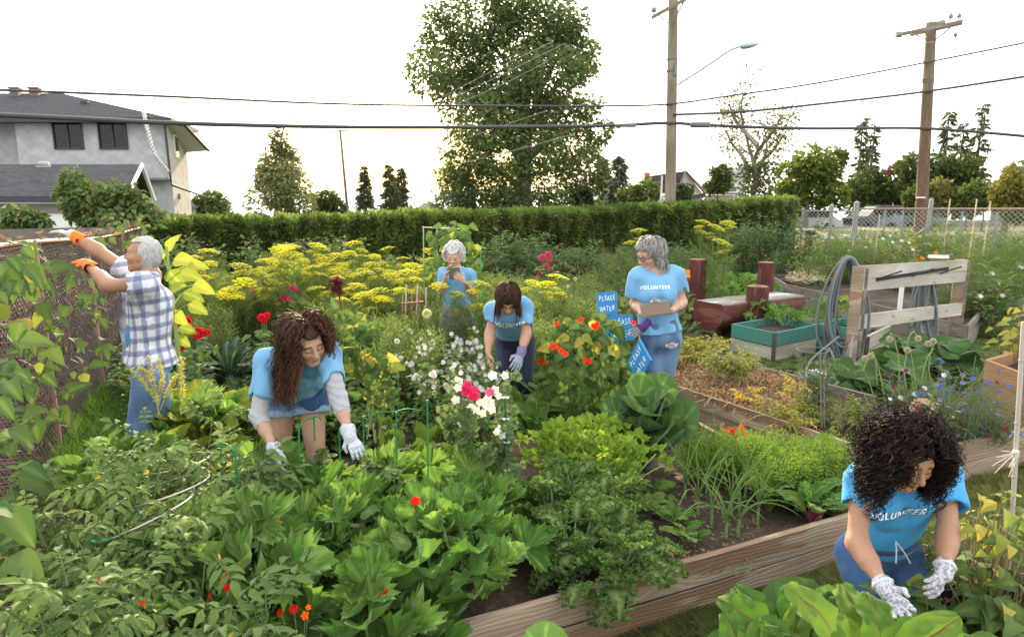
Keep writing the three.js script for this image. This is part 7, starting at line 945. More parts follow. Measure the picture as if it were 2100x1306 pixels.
[[1405,1095,'small pale seedling clump beside the white tag'],[1345,1010,'small chard seedling beside the silver label'],[1330,1035,'sprawling spinach seedling in the bare soil'],[1215,1005,'reddish young lettuce behind the curly kale'],[1380,1060,'tiny weed clump in the bare soil']].forEach(([x,y,l],i)=>leafy('seedling',l,'seedling',at(x,y,0.26,sA),{leaf:i===3?LG.lettuce:LG.chard,n:9,L0:0.03,L1:0.07,s0:0.08,s1:0.13,el0:1.3,el1:0.3,tip:0.7,face:0.5,toCam:0.3,r:0.003}));
seed(93);{const m=new MB();for(let k=0;k<900;k++){const p=P(rr(1180,1560),rr(960,1180),0.22);m.add(T.leafQ,frame(p.add(V(0,rr(-0.01,0.02),0)),V(rr(-1,1),rr(0,0.6),rr(-1,1)),V(0,1,0),rr(0.012,0.035),mtx),rnd()<0.5?[0.1,0.18,0.05]:[0.22,0.17,0.1]);}solo('soil_litter',m.geo(),M.leaf,'tiny weeds and crumbs scattered on the bare soil',null,null,'stuff');}
const tagP=(label,px,py,D,h,col)=>{const p=Q(px,py,D),t=thing('plant_label',label,'plant label',V(p.x,0.2,p.z)),m=new MB();m.box(0,p.y - 0.2 - h*0.5,0,0.014,h,0.004,col);m.build('stick',M.dull,t);const g=new THREE.CylinderGeometry(0.026,0.018,0.004,5);g.rotateX(Math.PI / 2);g.rotateZ(0.63);g.scale(1,1.05,1);g.translate(0,p.y - 0.2 + 0.012,0);mesh('head',g,std({color:col[2]>0.7?0xeeeeea:0x9aa0a0}),t);};
tagP('white plastic plant tag standing at the front plank',1416,1103,3.58,0.1,[0.85,0.85,0.83]);tagP('silver plant label beside the chard seedling',1355,1000,4.1,0.1,[0.5,0.53,0.53]);tagP('white plant tag half hidden next to the front corner',1680,1060,3.75,0.08,[0.85,0.85,0.83]);tagP('white plant tag lying low in the middle of the front plank',1570,1096,3.66,0.04,[0.85,0.85,0.83]);
}
// ---- runner beans and the blue signs
{
seed(95);
const D=5.25,t=thing('runner_bean','dense runner bean bush with scarlet flowers left of the blue signs','bean plant',P(1200,850,0.2)),o=t.position,st=new MB();
for(let k=0;k<16;k++){const e=Q(rr(1125,1285),rr(650,720),D + rr(-0.25,0.25)),a=V(o.x + rr(-0.25,0.3),0.2,o.z + rr(-0.2,0.2));stemTo(st,a,e,0.006,0.003,[0.15,0.22,0.07],0.05,8);}
let n=0;while(n<235){const x=rr(1105,1300),y=rr(645,850),c=1 - Math.pow((x - 1205)/ 100,2)- Math.pow((y - 760)/ 125,2);if(c<0)continue;const p=Q(x,y,D - 0.42*Math.sqrt(c)*rr(0.3,1)+ 0.1);const back=rnd()<0.2&&y<720;put(t,pick(back?LG.beanY:LG.bean),p.sub(o),V(rr(-0.8,0.8),rr(-1.2,0.1),rr(0,0.7)),V(rr(-0.5,0.5),0.7,rr(0.5,1.2)),rr(0.09,0.165));n++;}
const fg=GEO(T.nast,[0.8,0.035,0.01]);for(const[x,y]of[[1132,712],[1138,708],[1152,720],[1146,715],[1188,657],[1194,655],[1217,668],[1225,665],[1220,672],[1142,664],[1300,662],[1201,738],[1210,742],[1160,726]])put(t,fg,Q(x,y,D - 0.45).sub(o),V(rr(-0.4,0.4),0.4,1),V(0,1,0),rr(0.032,0.05),'flower',M.petal);
st.build('stems',M.stem,t,null,null,o);
const board=(label,c,ax,ay,tex,post)=>{const s=thing('garden_sign',label,'sign',V(c.x,0,c.z)),az=V(0,0,0).crossVectors(ax,ay).normalize(),m=new MB();m.block(c,ax,ay,az.clone().multiplyScalar(0.009),[0.022,0.2,0.47]);const b=m.build('board',std({vertexColors:true,map:W05(woodBump),roughness:0.75,bumpMap:W05(woodBump),bumpScale:0.002}),s,null,null,s.position);b.material.map=null;const f=new MB();const p=(u,v)=>c.clone().addScaledVector(ax,u).addScaledVector(ay,v).addScaledVector(az,0.0115),k=f.n;[[-1,-1,0,0],[1,-1,1,0],[1,1,1,1],[-1,1,0,1]].forEach(([u,v,a,d])=>{const q=p(u*0.97,v*0.97);f.vert(q.x,q.y,q.z,a,d,[1,1,1]);});f.i.push(k,k + 1,k + 2,k,k + 2,k + 3);f.build('lettering',new THREE.MeshStandardMaterial({map:tex,transparent:true,roughness:0.9}),s,null,null,s.position);if(post){const q=new MB();q.box(c.x +(post.dx??0),c.y / 2 - 0.05,c.z - 0.02,0.05,c.y,0.02,[0.022,0.2,0.47]);q.build('stake',M.dull,s,null,null,s.position);}};
const hand=(lines,sz)=>canvasTex(256,192,(c,w,h)=>{c.clearRect(0,0,w,h);c.strokeStyle='#f2f6f8';c.fillStyle='#f2f6f8';c.font=sz + 'px sans-serif';c.textAlign='center';c.textBaseline='middle';lines.forEach((l,i)=>{[...l].forEach((ch,q)=>{const x=w / 2 +(q -(l.length - 1)/ 2)*(w*0.86 / Math.max(5.6,l.length)),y=h*(i + 0.55)/(lines.length + 0.1)+ Math.sin(q*2.3 + i)*5;c.save();c.translate(x,y);c.rotate(Math.sin(q*3.1 + i)*0.1);c.fillText(ch,0,0);c.restore();});});});
const tx=hand(['PLEASE','WATER'],58),S=(x,y,d)=>Q(x,y,d);
{const c=S(1245,622,6.4);board('upper blue board reading PLEASE WATER, farthest of the three signs',c,V(0.094,0.006,-0.005),V(-0.004,0.105,-0.02),tx,{});}
{const c=S(1275,672,5.75);board('middle blue board reading PLEASE WATER beside the hip gloves',c,V(0.1,0.006,0.01),V(-0.008,0.11,-0.02),tx,{});}
{const c=S(1312,741,4.75),ax=V(0.03,0.11,-0.06),ay=V(-0.045,0.055,0.0);ay.set(-0.03,0.062,0.02);board('nearest blue board, turned on its corner, lettered PLEASE WATER',c,V(0.028,0.1,0.06),V(-0.03,0.06,-0.07),tx,{dx:0});}
}
// ---- dill field and the flowers before the hedge
{
seed(101);
const um=[GEO(T.umbel,[0.84,0.74,0.02]),GEO(T.umbel,[0.6,0.58,0.04])];
const dill=(px,py,D,r,label,kind=0,grp='dill plants in bloom before the hedge')=>{
const top=Q(px,py,D),t=thing('dill_plant',label,'dill plant',V(top.x,0.02,top.z),grp),m=new MB(),fo=new MB(),h=top.y;
const heads=[[0,0,0,r],...Array.from({length:2 + ri(3)},()=>[rr(-0.2,0.2),-rr(0.04,0.28),rr(-0.16,0.16),r*rr(0.55,0.85)])];
heads.forEach(([x,y,z,s])=>{const e=V(x,h + y - s*0.5,z),c=curve([V(0,0,0),V(x*0.25,h*0.45,z*0.25),e],8);m.tube(c,(u)=>lerp(0.008,0.003,u),5,[0.17,0.26,0.08],false);put(t,um[rnd()<0.75?kind:1],e,V(rr(-0.25,0.25),1,rr(-0.1,0.35)),V(0,0,1),s*2.0,'flower_head',M.petal);c.forEach((p,i)=>{if(i>2&&i<8)for(let q=0;q<2;q++){const a=rr(0,6.283);fo.add(T.frond,frame(p,V(Math.cos(a),0.7,Math.sin(a)),V(-Math.cos(a),1,-Math.sin(a)),rr(0.18,0.3),mtx),MIX([0.08,0.16,0.05],[0.16,0.23,0.07],rnd()));}});});
m.build('stems',M.stem,t);fo.build('foliage',M.leaf,t,null,'stuff');return t;
};
const L0='tall dill plant with flat yellow flower heads in the dill patch before the hedge';
const list=[[425,522,9],[490,552,8.6],[540,540,9],[595,545,9.2],[655,515,9.4],[690,530,9],[640,555,8.6],[720,545,9.2],[745,560,8.6],[795,515,9.6],[825,535,9.6],[770,532,9.4],[845,552,9],[690,575,8.2],[730,592,8],[560,572,8.6],[650,598,8],[585,590,8.4],[525,560,9],[800,572,8.4],[850,578,8.2],[870,540,9.4],[900,556,9],[745,612,7.6],[775,605,7.8],[700,620,7.4],[610,562,8.8],[665,540,9.2],[760,548,9.1],[880,520,9.8],[430,545,8.4],[395,535,8.8],[470,600,8],[820,600,7.8],[500,585,8.2],[610,530,9.6],[700,548,8.9],[835,565,8.6],[900,592,6.95],[978,590,6.9],[1090,585,7.6],[1120,590,7.4],[1140,575,7.8]];
for(let k=0;k<14;k++)list.push([rr(560,880),rr(505,570),rr(8,9.8)]);list.forEach(([x,y,d])=>dill(x,y,d,rr(0.08,0.14),L0));
[[1310,478,11,'single dill head standing over the volunteer with glasses'],[1440,460,11.5,'leftmost tall dill beside the dark shrub at the hedge end'],[1465,470,11.2,'middle tall dill beside the dark shrub at the hedge end'],[1492,462,11.5,'rightmost tall dill beside the dark shrub at the hedge end'],[1475,500,10.8,'low dill below the tall dill at the hedge end'],[1870,482,16,'dill with flat heads before the far fence, left one'],[1907,488,16,'dill with flat heads before the far fence, right one']].forEach(([x,y,d,l])=>dill(x,y,d,0.13,l,1,null));
{const p0=Q(352,640,5.3),t=thing('sunflower_plant','big sunlit sunflower plant with yellow-green heart leaves right of the man','sunflower',V(p0.x,0,p0.z)),m=new MB(),o=t.position;m.tube([V(0,0,0),V(0.02,0.9,0),Q(340,505,5.3).sub(o)],[0.02,0.018,0.01],7,[0.25,0.33,0.1]);for(const[x,y,a,b,s,k]of[[345,515,0.3,0.7,0.28,2],[355,535,1,0.1,0.34,2],[365,560,1,-0.1,0.36,1],[345,555,0.6,-0.6,0.3,0],[385,545,1,0.05,0.26,2],[375,600,0.9,-0.3,0.3,0],[350,600,0.5,0.4,0.26,2],[385,625,1,-0.4,0.28,1],[352,640,0.6,-0.5,0.26,2],[395,585,1,-0.2,0.3,2],[368,670,0.7,-0.2,0.24,0],[335,530,-0.5,0.6,0.22,2],[360,690,0.9,-0.6,0.24,1]]){const e=Q(x,y,5.3 + rr(-0.15,0.2)).sub(o);stemTo(m,V(0,Math.max(0.2,e.y - 0.1),0),e,0.007,0.004,[0.3,0.38,0.12],0.1);put(t,LG.heart[k],e,V(a,b,rr(-0.2,0.3)),V(-0.2,0.7,0.7),s*0.62);}m.build('stem',M.stem,t);}
const pom=GEO(T.pompon,[0.68,0.012,0.03]),pompk=GEO(T.pompon,[0.7,0.06,0.2]);
const bloom=(name,cat,label,D,fl,g,o={})=>{const p=Q(fl[0][0],fl[0][1],D),t=thing(name,label,cat,V(p.x,0.05,p.z),o.group),m=new MB(),lf=new MB();fl.forEach(([x,y,s])=>{const e=Q(x,y,D + rr(-0.1,0.1)).sub(t.position),c=curve([V(rr(-0.05,0.05),0,0),V(e.x*0.4,e.y*0.5,e.z*0.4),e],6);m.tube(c,0.004,5,[0.14,0.22,0.07],false);put(t,g,e,V(rr(-0.4,0.4),0.6,1),V(0,1,0),s*0.8,'flower',M.petal);for(let q=0;q<(o.leaves??26);q++){const u=rnd(),b=c[Math.floor(u*6)];lf.add(T.leaf3,frame(b.clone().add(V(rr(-0.1,0.1),0,rr(-0.1,0.1))),V(rr(-1,1),rr(-0.3,0.8),rr(-1,1)),V(0,1,0.4),rr(0.05,0.13),mtx),MIX([0.05,0.12,0.035],[0.1,0.18,0.05],rnd()));}});m.build('stems',M.stem,t);lf.build('foliage',M.leaf,t,null,'stuff');};
bloom('dahlia','dahlia','crimson dahlia with four full blooms behind the man',5.6,[[381,659,0.12],[405,683,0.13],[424,681,0.07],[369,704,0.09],[371,713,0.07]],pom);bloom('dahlia','dahlia','crimson dahlia over the cabbage, beside the bending girl',6.2,[[536,652,0.1],[546,648,0.09],[541,658,0.07]],pom);
bloom('zinnia','zinnia','pink zinnias in the low dill left of the cabbage',8.2,[[502,588,0.09],[515,602,0.08],[520,598,0.07]],pompk);bloom('zinnia','zinnia','pink zinnias at the top of the cabbage patch',8,[[582,610,0.1],[592,614,0.08],[573,624,0.06],[598,590,0.08],[606,594,0.07]],pompk);bloom('sweet_pea','sweet pea','tall red and pink sweet pea behind the brown-haired woman',10,[[1112,528,0.13],[1125,522,0.13],[1120,545,0.09],[1108,562,0.11],[1127,535,0.09],[1105,575,0.08],[1160,600,0.06],[1130,552,0.08]],pompk,{leaves:60});bloom('phlox','phlox','pale pink scattered blooms between dill and beans',7.4,[[1112,610,0.05],[1150,615,0.05],[1165,588,0.05],[1180,572,0.05]],GEO(T.pompon,[0.7,0.45,0.42]));
bloom('allium','allium','round cream allium head on a stiff stalk before the tablet woman',5.6,[[875,643,0.1]],GEO(T.pompon,[0.66,0.68,0.35]),{leaves:0});bloom('allium','allium','small white globe flower left of the arugula',5.4,[[814,700,0.055]],GEO(T.pompon,[0.72,0.75,0.75]),{leaves:4});
{const p=Q(690,575,7),t=thing('amaranth','dark maroon amaranth spike among the yellow dill','amaranth',V(p.x,0,p.z)),m=new MB(),f=new MB(),o=t.position;m.tube([V(0,0,0),Q(702,650,7).sub(o),Q(690,575,7).sub(o)],0.008,6,[0.16,0.03,0.035]);for(let k=0;k<130;k++){const a=rr(0,6.283),u=rnd(),e=Q(690 + rr(-9,9),lerp(572,603,u),7).sub(o);f.add(T.leafQ,frame(e,V(Math.cos(a),rr(-0.4,0.8),Math.sin(a)),V(0,1,0),rr(0.04,0.09),mtx),MIX([0.1,0.012,0.02],[0.2,0.03,0.03],rnd()));}m.build('stem',M.stem,t);f.build('flower_spike',M.petal,t);}
{const D=4.15,t=thing('quinoa','pale yellow branching seed spikes in front of the man','quinoa',P(320,900,0.1)),o=t.position,m=new MB(),f=new MB();for(const pts of[[[325,850],[318,800],[305,735]],[[322,830],[300,795],[268,758]],[[325,830],[332,780],[325,740]],[[328,840],[345,800],[360,770]],[[318,810],[300,770],[285,757]],[[370,850],[374,790],[371,735]]]){const c=curve(pts.map(([x,y])=>Q(x,y,D)),24);m.tube(c,0.004,5,[0.4,0.42,0.14],false);c.forEach((p,i)=>{if(i>6)for(let k=0;k<7;k++)f.add(T.leafQ,frame(p.clone().add(V(rr(-0.008,0.008),rr(-0.01,0.01),rr(-0.008,0.008))),V(rr(-1,1),rr(0,1),rr(-1,1)),V(0,1,0.2),rr(0.014,0.028),mtx),MIX([0.4,0.42,0.1],[0.6,0.58,0.22],rnd()));});}m.build('stems',M.stem,t,null,null,o);f.build('seed_spikes',M.leaf,t,null,'stuff',o);}
leafy('cabbage','large cabbage with big rounded leaves behind the dark kale','cabbage',at(500,636,0.58,0.05),{leaf:LG.cole,n:26,L0:0.1,L1:0.24,s0:0.16,s1:0.26,el0:1.4,el1:0.2,tip:0.7,face:0.5,toCam:0.7,y0:0.15,climb:0.12,spread:0.05});leafy('cabbage','smaller cabbage right of the large one, by the crimson dahlia','cabbage',at(562,660,0.45,0.05),{leaf:LG.cole,n:20,L0:0.08,L1:0.18,s0:0.14,s1:0.2,el0:1.4,el1:0.3,tip:0.7,face:0.5,toCam:0.7,y0:0.1});
{const t=leafy('lacinato_kale','dark blue-green kale with long narrow puckered leaves left of the girl','kale',at(468,705,0.62,0.05),{leaf:LG.lacinato,n:26,L0:0.05,L1:0.12,s0:0.4,s1:0.56,el0:1.45,el1:0.25,tip:0.9,face:0.55,toCam:0.1,y0:0.2,r:0.006,stem:[0.12,0.18,0.1],spread:0.03});}
[[1275,560,'dark leafy beet bush behind the volunteer with glasses'],[1245,590,'low dark leafy bush above the upper blue sign']].forEach(([x,y,l])=>leafy('beet_bush',l,'beet',at(x,y,0.55,0.02),{leaf:LG.chard,n:34,L0:0.1,L1:0.4,s0:0.22,s1:0.32,el0:1.4,el1:0.2,tip:0.6,face:0.6,toCam:0.4}));
seed(104);[[840,720],[875,735],[905,700],[935,718],[960,742],[985,715],[895,755],[930,765],[975,760],[1000,745],[865,690],[950,695]].forEach(([x,y],i)=>{const fl=GEO(T.daisy,[0.75,0.72,0.72]);herb('arugula','wispy arugula with tiny white four-petalled flowers before the stooping woman','arugula',at(x,y,0.72,0.05),{group:'flowering arugula behind the leeks',stems:11,leaves:160,h:0.72,spread:0.2,size:0.07,c0:[0.06,0.14,0.04],c1:[0.12,0.2,0.06],r:0.003,t:T.leaf2,top:(t,e,k)=>{if(k % 5<3)for(let q=0;q<2;q++)put(t,fl,e.clone().add(V(rr(-0.03,0.03),rr(-0.04,0.03),rr(-0.03,0.03))),V(rr(-0.4,0.4),0.3,1),V(0,1,0),rr(0.035,0.05),'flower',M.petal);}});});
{const p=Q(845,680,7.6),t=thing('stick_trellis','rack of thin red and grey sticks among the dill','plant support',V(p.x,0,p.z));for(const[x,y,c]of[[833,585,[0.5,0.48,0.45]],[845,600,[0.45,0.16,0.1]],[856,585,[0.5,0.48,0.45]],[861,605,[0.5,0.1,0.06]],[874,590,[0.45,0.42,0.4]],[826,605,[0.5,0.2,0.14]]]){const m=new MB();m.tube([Q(x - 3,690,7.6),Q(x,y,7.6)],0.009,5,c);m.build('stick',M.stem,t,null,null,t.position);}const m=new MB();m.tube([Q(822,622,7.58),Q(868,618,7.58)],0.007,5,[0.5,0.3,0.22]);m.build('crossbar',M.stem,t,null,null,t.position);}
{seed(106);const D=8.6,t=thing('bean_trellis','pale wire trellis grown over by climbing beans behind the tablet woman','trellis',Q(925,590,D).setY(0)),o=t.position,m=new MB();for(const x of[868,896,920,985])m.tube([Q(x + 2,620,D),Q(x,x===985?505:464,D)],0.008,5,x===985?[0.03,0.42,0.16]:[0.4,0.42,0.38]);m.tube([Q(866,466,D),Q(945,470,D)],0.008,5,[0.5,0.5,0.46]);m.build('frame',M.dull,t,null,null,o);for(let k=0;k<130;k++){const u=rnd(),x=rr(880,985),y=455 + Math.pow(rnd(),0.8)*115 + Math.abs(x - 950)*0.3*rnd();put(t,pick(rnd()<0.12?LG.heart:LG.bean),Q(x,y,D - rr(-0.2,0.25)).sub(o),V(rr(-1,1),rr(-1,0.3),rr(0,0.6)),V(rr(-0.5,0.5),0.6,0.8),rr(0.1,0.19));}}
seed(107);[[1070,470,12.5,1.5,0.75,'upright leafy shrub before the hedge, right of the tablet woman'],[1020,505,12,1.15,0.5,'low leafy shrub between the trellis and the upright shrub'],[1590,445,16,1.55,1.1,'dark spreading shrub at the right end of the hedge'],[1540,465,16.5,1.35,0.8,'shrub left of the dark spreading shrub'],[690,490,13,1.3,0.6,'leafy shrub before the hedge above the dill'],[560,500,12.5,1.2,0.6,'leafy shrub before the hedge at the left part of the dill'],[375,500,11,1.3,0.6,'shrub where the hedge meets the fence vines'],[1170,505,13,1.1,0.7,'grey-green shrub in the middle before the hedge'],[1330,505,14,1.1,0.9,'low shrub before the hedge behind the dill head']].forEach(([x,y,d,h,w,l])=>{const p=Q(x,y,d);herb('shrub',l,'shrub',V(p.x,0,p.z),{stems:26,leaves:1500,h:Math.max(0.8,p.y),spread:w,size:0.1,c0:[0.035,0.075,0.025],c1:[0.08,0.14,0.045],t:T.leafQ,wide:0.14,r:0.008});});
}
// ---- vines on the left fence
{
seed(111);
const{a,b}=FEN,dr=b.clone().sub(a),n=V(-dr.z,0,dr.x).normalize();if(n.x<0)n.negate();
const on=(px,py,off)=>{
const p=Q(px,py,1),o=V(0,H,0),d=p.sub(o),q=a.clone().addScaledVector(n,off),t=q.clone().sub(o).dot(n)/ d.dot(n);return o.addScaledVector(d,t);};
const mk=(label)=>{const t=thing('climbing_bean',label,'bean vine',on(120,900,0.05).setY(0));return t;};
const t=mk('climbing bean vine with broad leaves all over the rusty fence'),o=t.position,st=new MB();
const pts=[[30,520,0.3],[110,560,0.2],[10,610,0.35],[60,600,0.25],[100,650,0.18],[150,620,0.12],[180,640,0.12],[200,650,0.12],[30,680,0.4],[80,700,0.25],[15,740,0.4],[90,745,0.25],[60,770,0.3],[10,800,0.4],[120,800,0.18],[40,860,0.35],[85,845,0.2],[130,850,0.15],[15,900,0.4],[30,960,0.45],[60,1000,0.4],[20,1040,0.5],[40,1100,0.5],[10,1150,0.5],[175,765,0.1],[200,590,0.1],[150,560,0.1],[50,560,0.3],[20,575,0.35],[75,640,0.25],[60,520,0.25],[15,530,0.3],[125,690,0.15],[195,690,0.1],[25,1240,0.5],[215,505,0.05],[240,470,0.1],[255,485,0.1],[280,460,0.1],[300,480,0.1],[230,455,0.1],[320,500,0.1],[265,510,0.1],[300,450,0.1]];
let cnt=0;for(const[x,y,off]of pts)for(let k=0;k<5;k++){if(cnt++>285)break;const p=on(x + rr(-24,24),y + rr(-22,22),off*rr(0.5,1.2)+ 0.03),s=rr(0.09,0.17);put(t,pick(rnd()<0.03?LG.beanY:LG.bean),p.clone().sub(o),V(rr(-0.3,1),rr(-1,0.3),rr(-0.3,0.9)),V(rr(-0.1,0.7),0.8,rr(0,0.9)),s*rr(0.6,1.2));const q=p.clone().addScaledVector(n,-off).add(V(0,-rr(0.02,0.12),0));stemTo(st,q,p,0.0025,0.002,[0.2,0.1,0.08],0.1,4);}
st.build('stalks',M.stem,t,null,'stuff',o);
const d=thing('dead_vines','tangle of dry brown vines woven through the rusty chain-link fence','dead vines',o.clone()),m=new MB(),lf=new MB();
for(let k=0;k<330;k++){const s=rnd(),p=a.clone().lerp(FEN.c,s),h=lerp(1.78,1.56,s),y0=rr(0,h*0.5),y1=Math.min(h,y0 + rr(0.4,1.3)),q=[];for(let i=0;i<=7;i++)q.push(V(p.x + rr(-0.05,0.05)+ dr.x*0.01*i*rr(-1,1),lerp(y0,y1,i / 7),p.z + rr(-0.05,0.05)).addScaledVector(n,rr(-0.12,0.02)));m.tube(curve(q,14),rr(0.002,0.006),3,MIX([0.07,0.045,0.04],[0.22,0.15,0.13],rnd()),false);}
for(let k=0;k<3800;k++){const s=Math.pow(rnd(),1.2),p=a.clone().lerp(FEN.c,s),h=lerp(1.74,1.52,s),y=h*rnd();if(fbm(s*22,y*4,3)<0.4)continue;const gr=rnd()<0.16;p.addScaledVector(n,rr(-0.16,0.015)).setY(y);lf.add(T.leafQ,frame(p,V(rr(-1,1),rr(-1.4,0.2),rr(-1,1)),V(rr(-0.5,1),0.3,rr(-1,1)),{x:rr(0.03,0.08),y:rr(0.04,0.09),z:0.05},mtx),gr?MIX([0.04,0.09,0.03],[0.11,0.15,0.06],rnd()):MIX([0.03,0.024,0.022],[0.14,0.115,0.105],rnd()));}
for(let k=0;k<240;k++){const s=rnd(),p=a.clone().lerp(FEN.c,s);p.addScaledVector(n,rr(-0.02,0.03)).setY(lerp(1.8,1.58,s)+ rr(-0.1,0.05));lf.add(T.leafQ,frame(p,V(rr(-1,1),rr(-0.6,0.8),rr(-1,1)),V(0,1,0.3),rr(0.04,0.08),mtx),MIX([0.1,0.07,0.055],[0.22,0.16,0.13],rnd()));}
m.build('stems',M.stem,d,null,'stuff',o);lf.build('dry_leaves',M.leaf,d,null,'stuff',o);
seed(113);const bsh=(l,D,lobes,n,sz)=>{const bb=Q(lobes[0][0],470,D).setY(0);tree('apple_tree',l,'tree',bb,lobesPx(D,bb,lobes,0.6),{n,size:sz,c0:[0.055,0.105,0.04],c1:[0.12,0.18,0.075],r:0.05,shell:0.1,gap:0.33,gs:2.2,t:T.leaf2});};
bsh('young apple tree before the garage, behind the gloved hands',12,[[190,420,40,45],[155,375,22,28],[235,400,32,28],[265,415,30,32],[160,425,30,28],[295,438,28,20],[130,395,18,14],[255,450,60,26]],2600,0.13);bsh('small leafy bush at the left edge in front of the garage door',11,[[45,445,32,22],[70,455,24,20],[20,465,30,18]],900,0.12);
}
// ---- bed B and the right side
{
seed(121);
const sB=0.23,[b0,,,b3]=BED.B,b1=P(1835,938,0.31),b4=BED.b4;
{
const st=new MB(),lf=new MB();for(let k=0;k<900;k++){const u=rnd(),v=rnd(),p=b0.clone().lerp(P(1402,714,0.31),v).lerp(b1.clone().lerp(b4,v),u*0.72);p.y=sB + 0.02;if(k % 3===0){const a=rr(0,6.283),L=rr(0.06,0.25);st.tube(curve([p,p.clone().add(V(Math.cos(a)*L*0.5,rr(0.02,0.09),Math.sin(a)*L*0.5)),p.clone().add(V(Math.cos(a)*L,rr(0,0.04),Math.sin(a)*L))],6),0.003,3,MIX([0.3,0.19,0.12],[0.5,0.38,0.26],rnd()),false);}for(let q=0;q<7;q++)lf.add(T.leaf2,frame(p.clone().add(V(rr(-0.08,0.08),rr(0,0.06),rr(-0.08,0.08))),V(rr(-1,1),rr(-0.2,0.8),rr(-1,1)),V(rr(-1,1),rr(-0.2,1),rr(-1,1)),rr(0.015,0.05),mtx),MIX([0.16,0.1,0.07],[0.42,0.3,0.2],rnd()));}
const t=thing('withered_potatoes','dry brown potato haulm lying over the soil of the plank bed','potato plants',b0.clone().setY(0));st.build('stalks',M.stem,t,null,'stuff',t.position);lf.build('dry_leaves',M.leaf,t,null,'stuff',t.position);
}
const pot=(label,x,y,h,c0,c1,n=130,sp=0.2)=>herb('potato_plant',label,'potato plant',at(x,y,h + sB,sB),{stems:8,leaves:n,h,spread:sp,t:T.tomato,size:0.14,c0,c1,stemCol:[0.4,0.4,0.2],r:0.005,from:0.45});
pot('yellowing potato plant in the far corner of the plank bed',1446,692,0.3,[0.16,0.2,0.06],[0.32,0.34,0.08],90);pot('bushy pale potato plant against the far plank',1502,735,0.3,[0.14,0.19,0.07],[0.26,0.29,0.1],120);pot('yellow potato plant peeping behind the jeans',1405,720,0.2,[0.2,0.22,0.06],[0.34,0.33,0.09],60);pot('bright yellow dying potato stem in the middle of the bed',1555,812,0.1,[0.5,0.38,0.02],[0.6,0.48,0.05],9,0.14);pot('yellow-green potato stem right of the bright yellow one',1630,790,0.12,[0.36,0.34,0.04],[0.5,0.44,0.05],10,0.12);pot('green potato sprawling over the near plank',1610,845,0.12,[0.07,0.13,0.04],[0.3,0.3,0.05],40,0.25);pot('green and yellow potato plant by the thin stakes',1700,835,0.16,[0.07,0.13,0.04],[0.2,0.24,0.05],60,0.25);
herb('tomato_plant','thin tomato plant tied to two stakes in the plank bed','tomato plant',at(1672,745,0.72,sB),{stems:5,leaves:60,h:0.5,spread:0.1,t:T.tomato,size:0.12,c0:[0.04,0.09,0.04],c1:[0.09,0.15,0.06]});{const s=thing('garden_stakes','two thin weathered stakes holding the thin tomato plant','plant support',P(1684,880,sB));for(const[x,y]of[[1683,725],[1690,760]]){const m=new MB();m.tube([Q(x + 2,878,5.2),Q(x,y,5.25)],0.005,6,[0.2,0.17,0.15]);m.build('stake',M.stem,s,null,null,s.position);}}
{const c=Q(1667,720,5.9),t=thing('wire_cage','empty wire tomato cage standing before the hanging hose','plant support',V(c.x,sB,c.z)),m=new MB();for(const[y,r]of[[0.5,0.13],[0.28,0.1]]){const p=[];for(let i=0;i<=24;i++)p.push(V(Math.cos(i / 24*6.283)*r,y,Math.sin(i / 24*6.283)*r));m.tube(p,0.0022,5,[0.25,0.25,0.25],false);}for(let i=0;i<4;i++)m.tube([V(Math.cos(i*1.57)*0.13,0.52,Math.sin(i*1.57)*0.13),V(Math.cos(i*1.57)*0.09,0,Math.sin(i*1.57)*0.09)],0.0022,5,[0.25,0.25,0.25]);m.build('wires',M.metal,t);}
const blue=GEO(T.daisy,[0.1,0.14,0.5]),lil=GEO(T.daisy,[0.3,0.26,0.5]),wht=GEO(T.daisy,[0.8,0.8,0.8]),mar=GEO(T.daisy,[0.22,0.03,0.08]);
[[1870,770],[1900,752],[1930,785],[1965,765],[1995,780],[2030,775],[2050,800],[1950,815],[1990,830],[2025,840],[1910,825],[1880,810],[2045,850],[1960,860],[1920,870],[1840,790],[1850,830],[2000,875]].forEach(([x,y],i)=>herb('cornflower',i % 4===3?'wiry cornflower with lilac and white blooms in the near end of the plank bed':'wiry grey-green cornflower with blue blooms in the near end of the plank bed','cornflower',y<786?at(x,y,0.52 + sB,sB):Q(x,y,rr(4.85,5.2)).setY(sB),{group:i % 4===3?'lilac and white cornflowers in the plank bed':'blue cornflowers in the plank bed',stems:13,leaves:120,h:y<786?0.55:Math.max(0.16,Q(x,y,5).y - sB),spread:0.22,t:T.strap,size:0.15,c0:[0.07,0.12,0.06],c1:[0.14,0.2,0.11],r:0.0025,stemCol:[0.17,0.23,0.13],top:(t,e,k)=>{if(k % 3){const p=put(t,i % 4===3?pick([lil,wht]):pick([blue,blue,blue,lil,mar]),e,V(rr(-0.5,0.5),0.7,rr(0,0.8)),V(0,0,1),rr(0.035,0.05),'flower',M.petal);}}}));
{
const t=thing('garlic_chives','clump of tall garlic with looping scapes and pale buds beside the cornflowers','garlic',at(1850,760,0.8,sB)),o=t.position;for(let k=0;k<46;k++){const m=new MB(),a=rr(0,6.283);m.add(rnd()<0.5?T.strapBent:T.strap,frame(V(rr(-0.25,0.25),0,rr(-0.15,0.15)),V(Math.cos(a)*0.5,1,Math.sin(a)*0.3),V(-Math.cos(a),0.3,-Math.sin(a)),{x:0.45,y:rr(0.4,0.75),z:0.5}),MIX([0.08,0.15,0.05],[0.2,0.26,0.09],rnd()));m.build('leaf',M.leaf,t);}
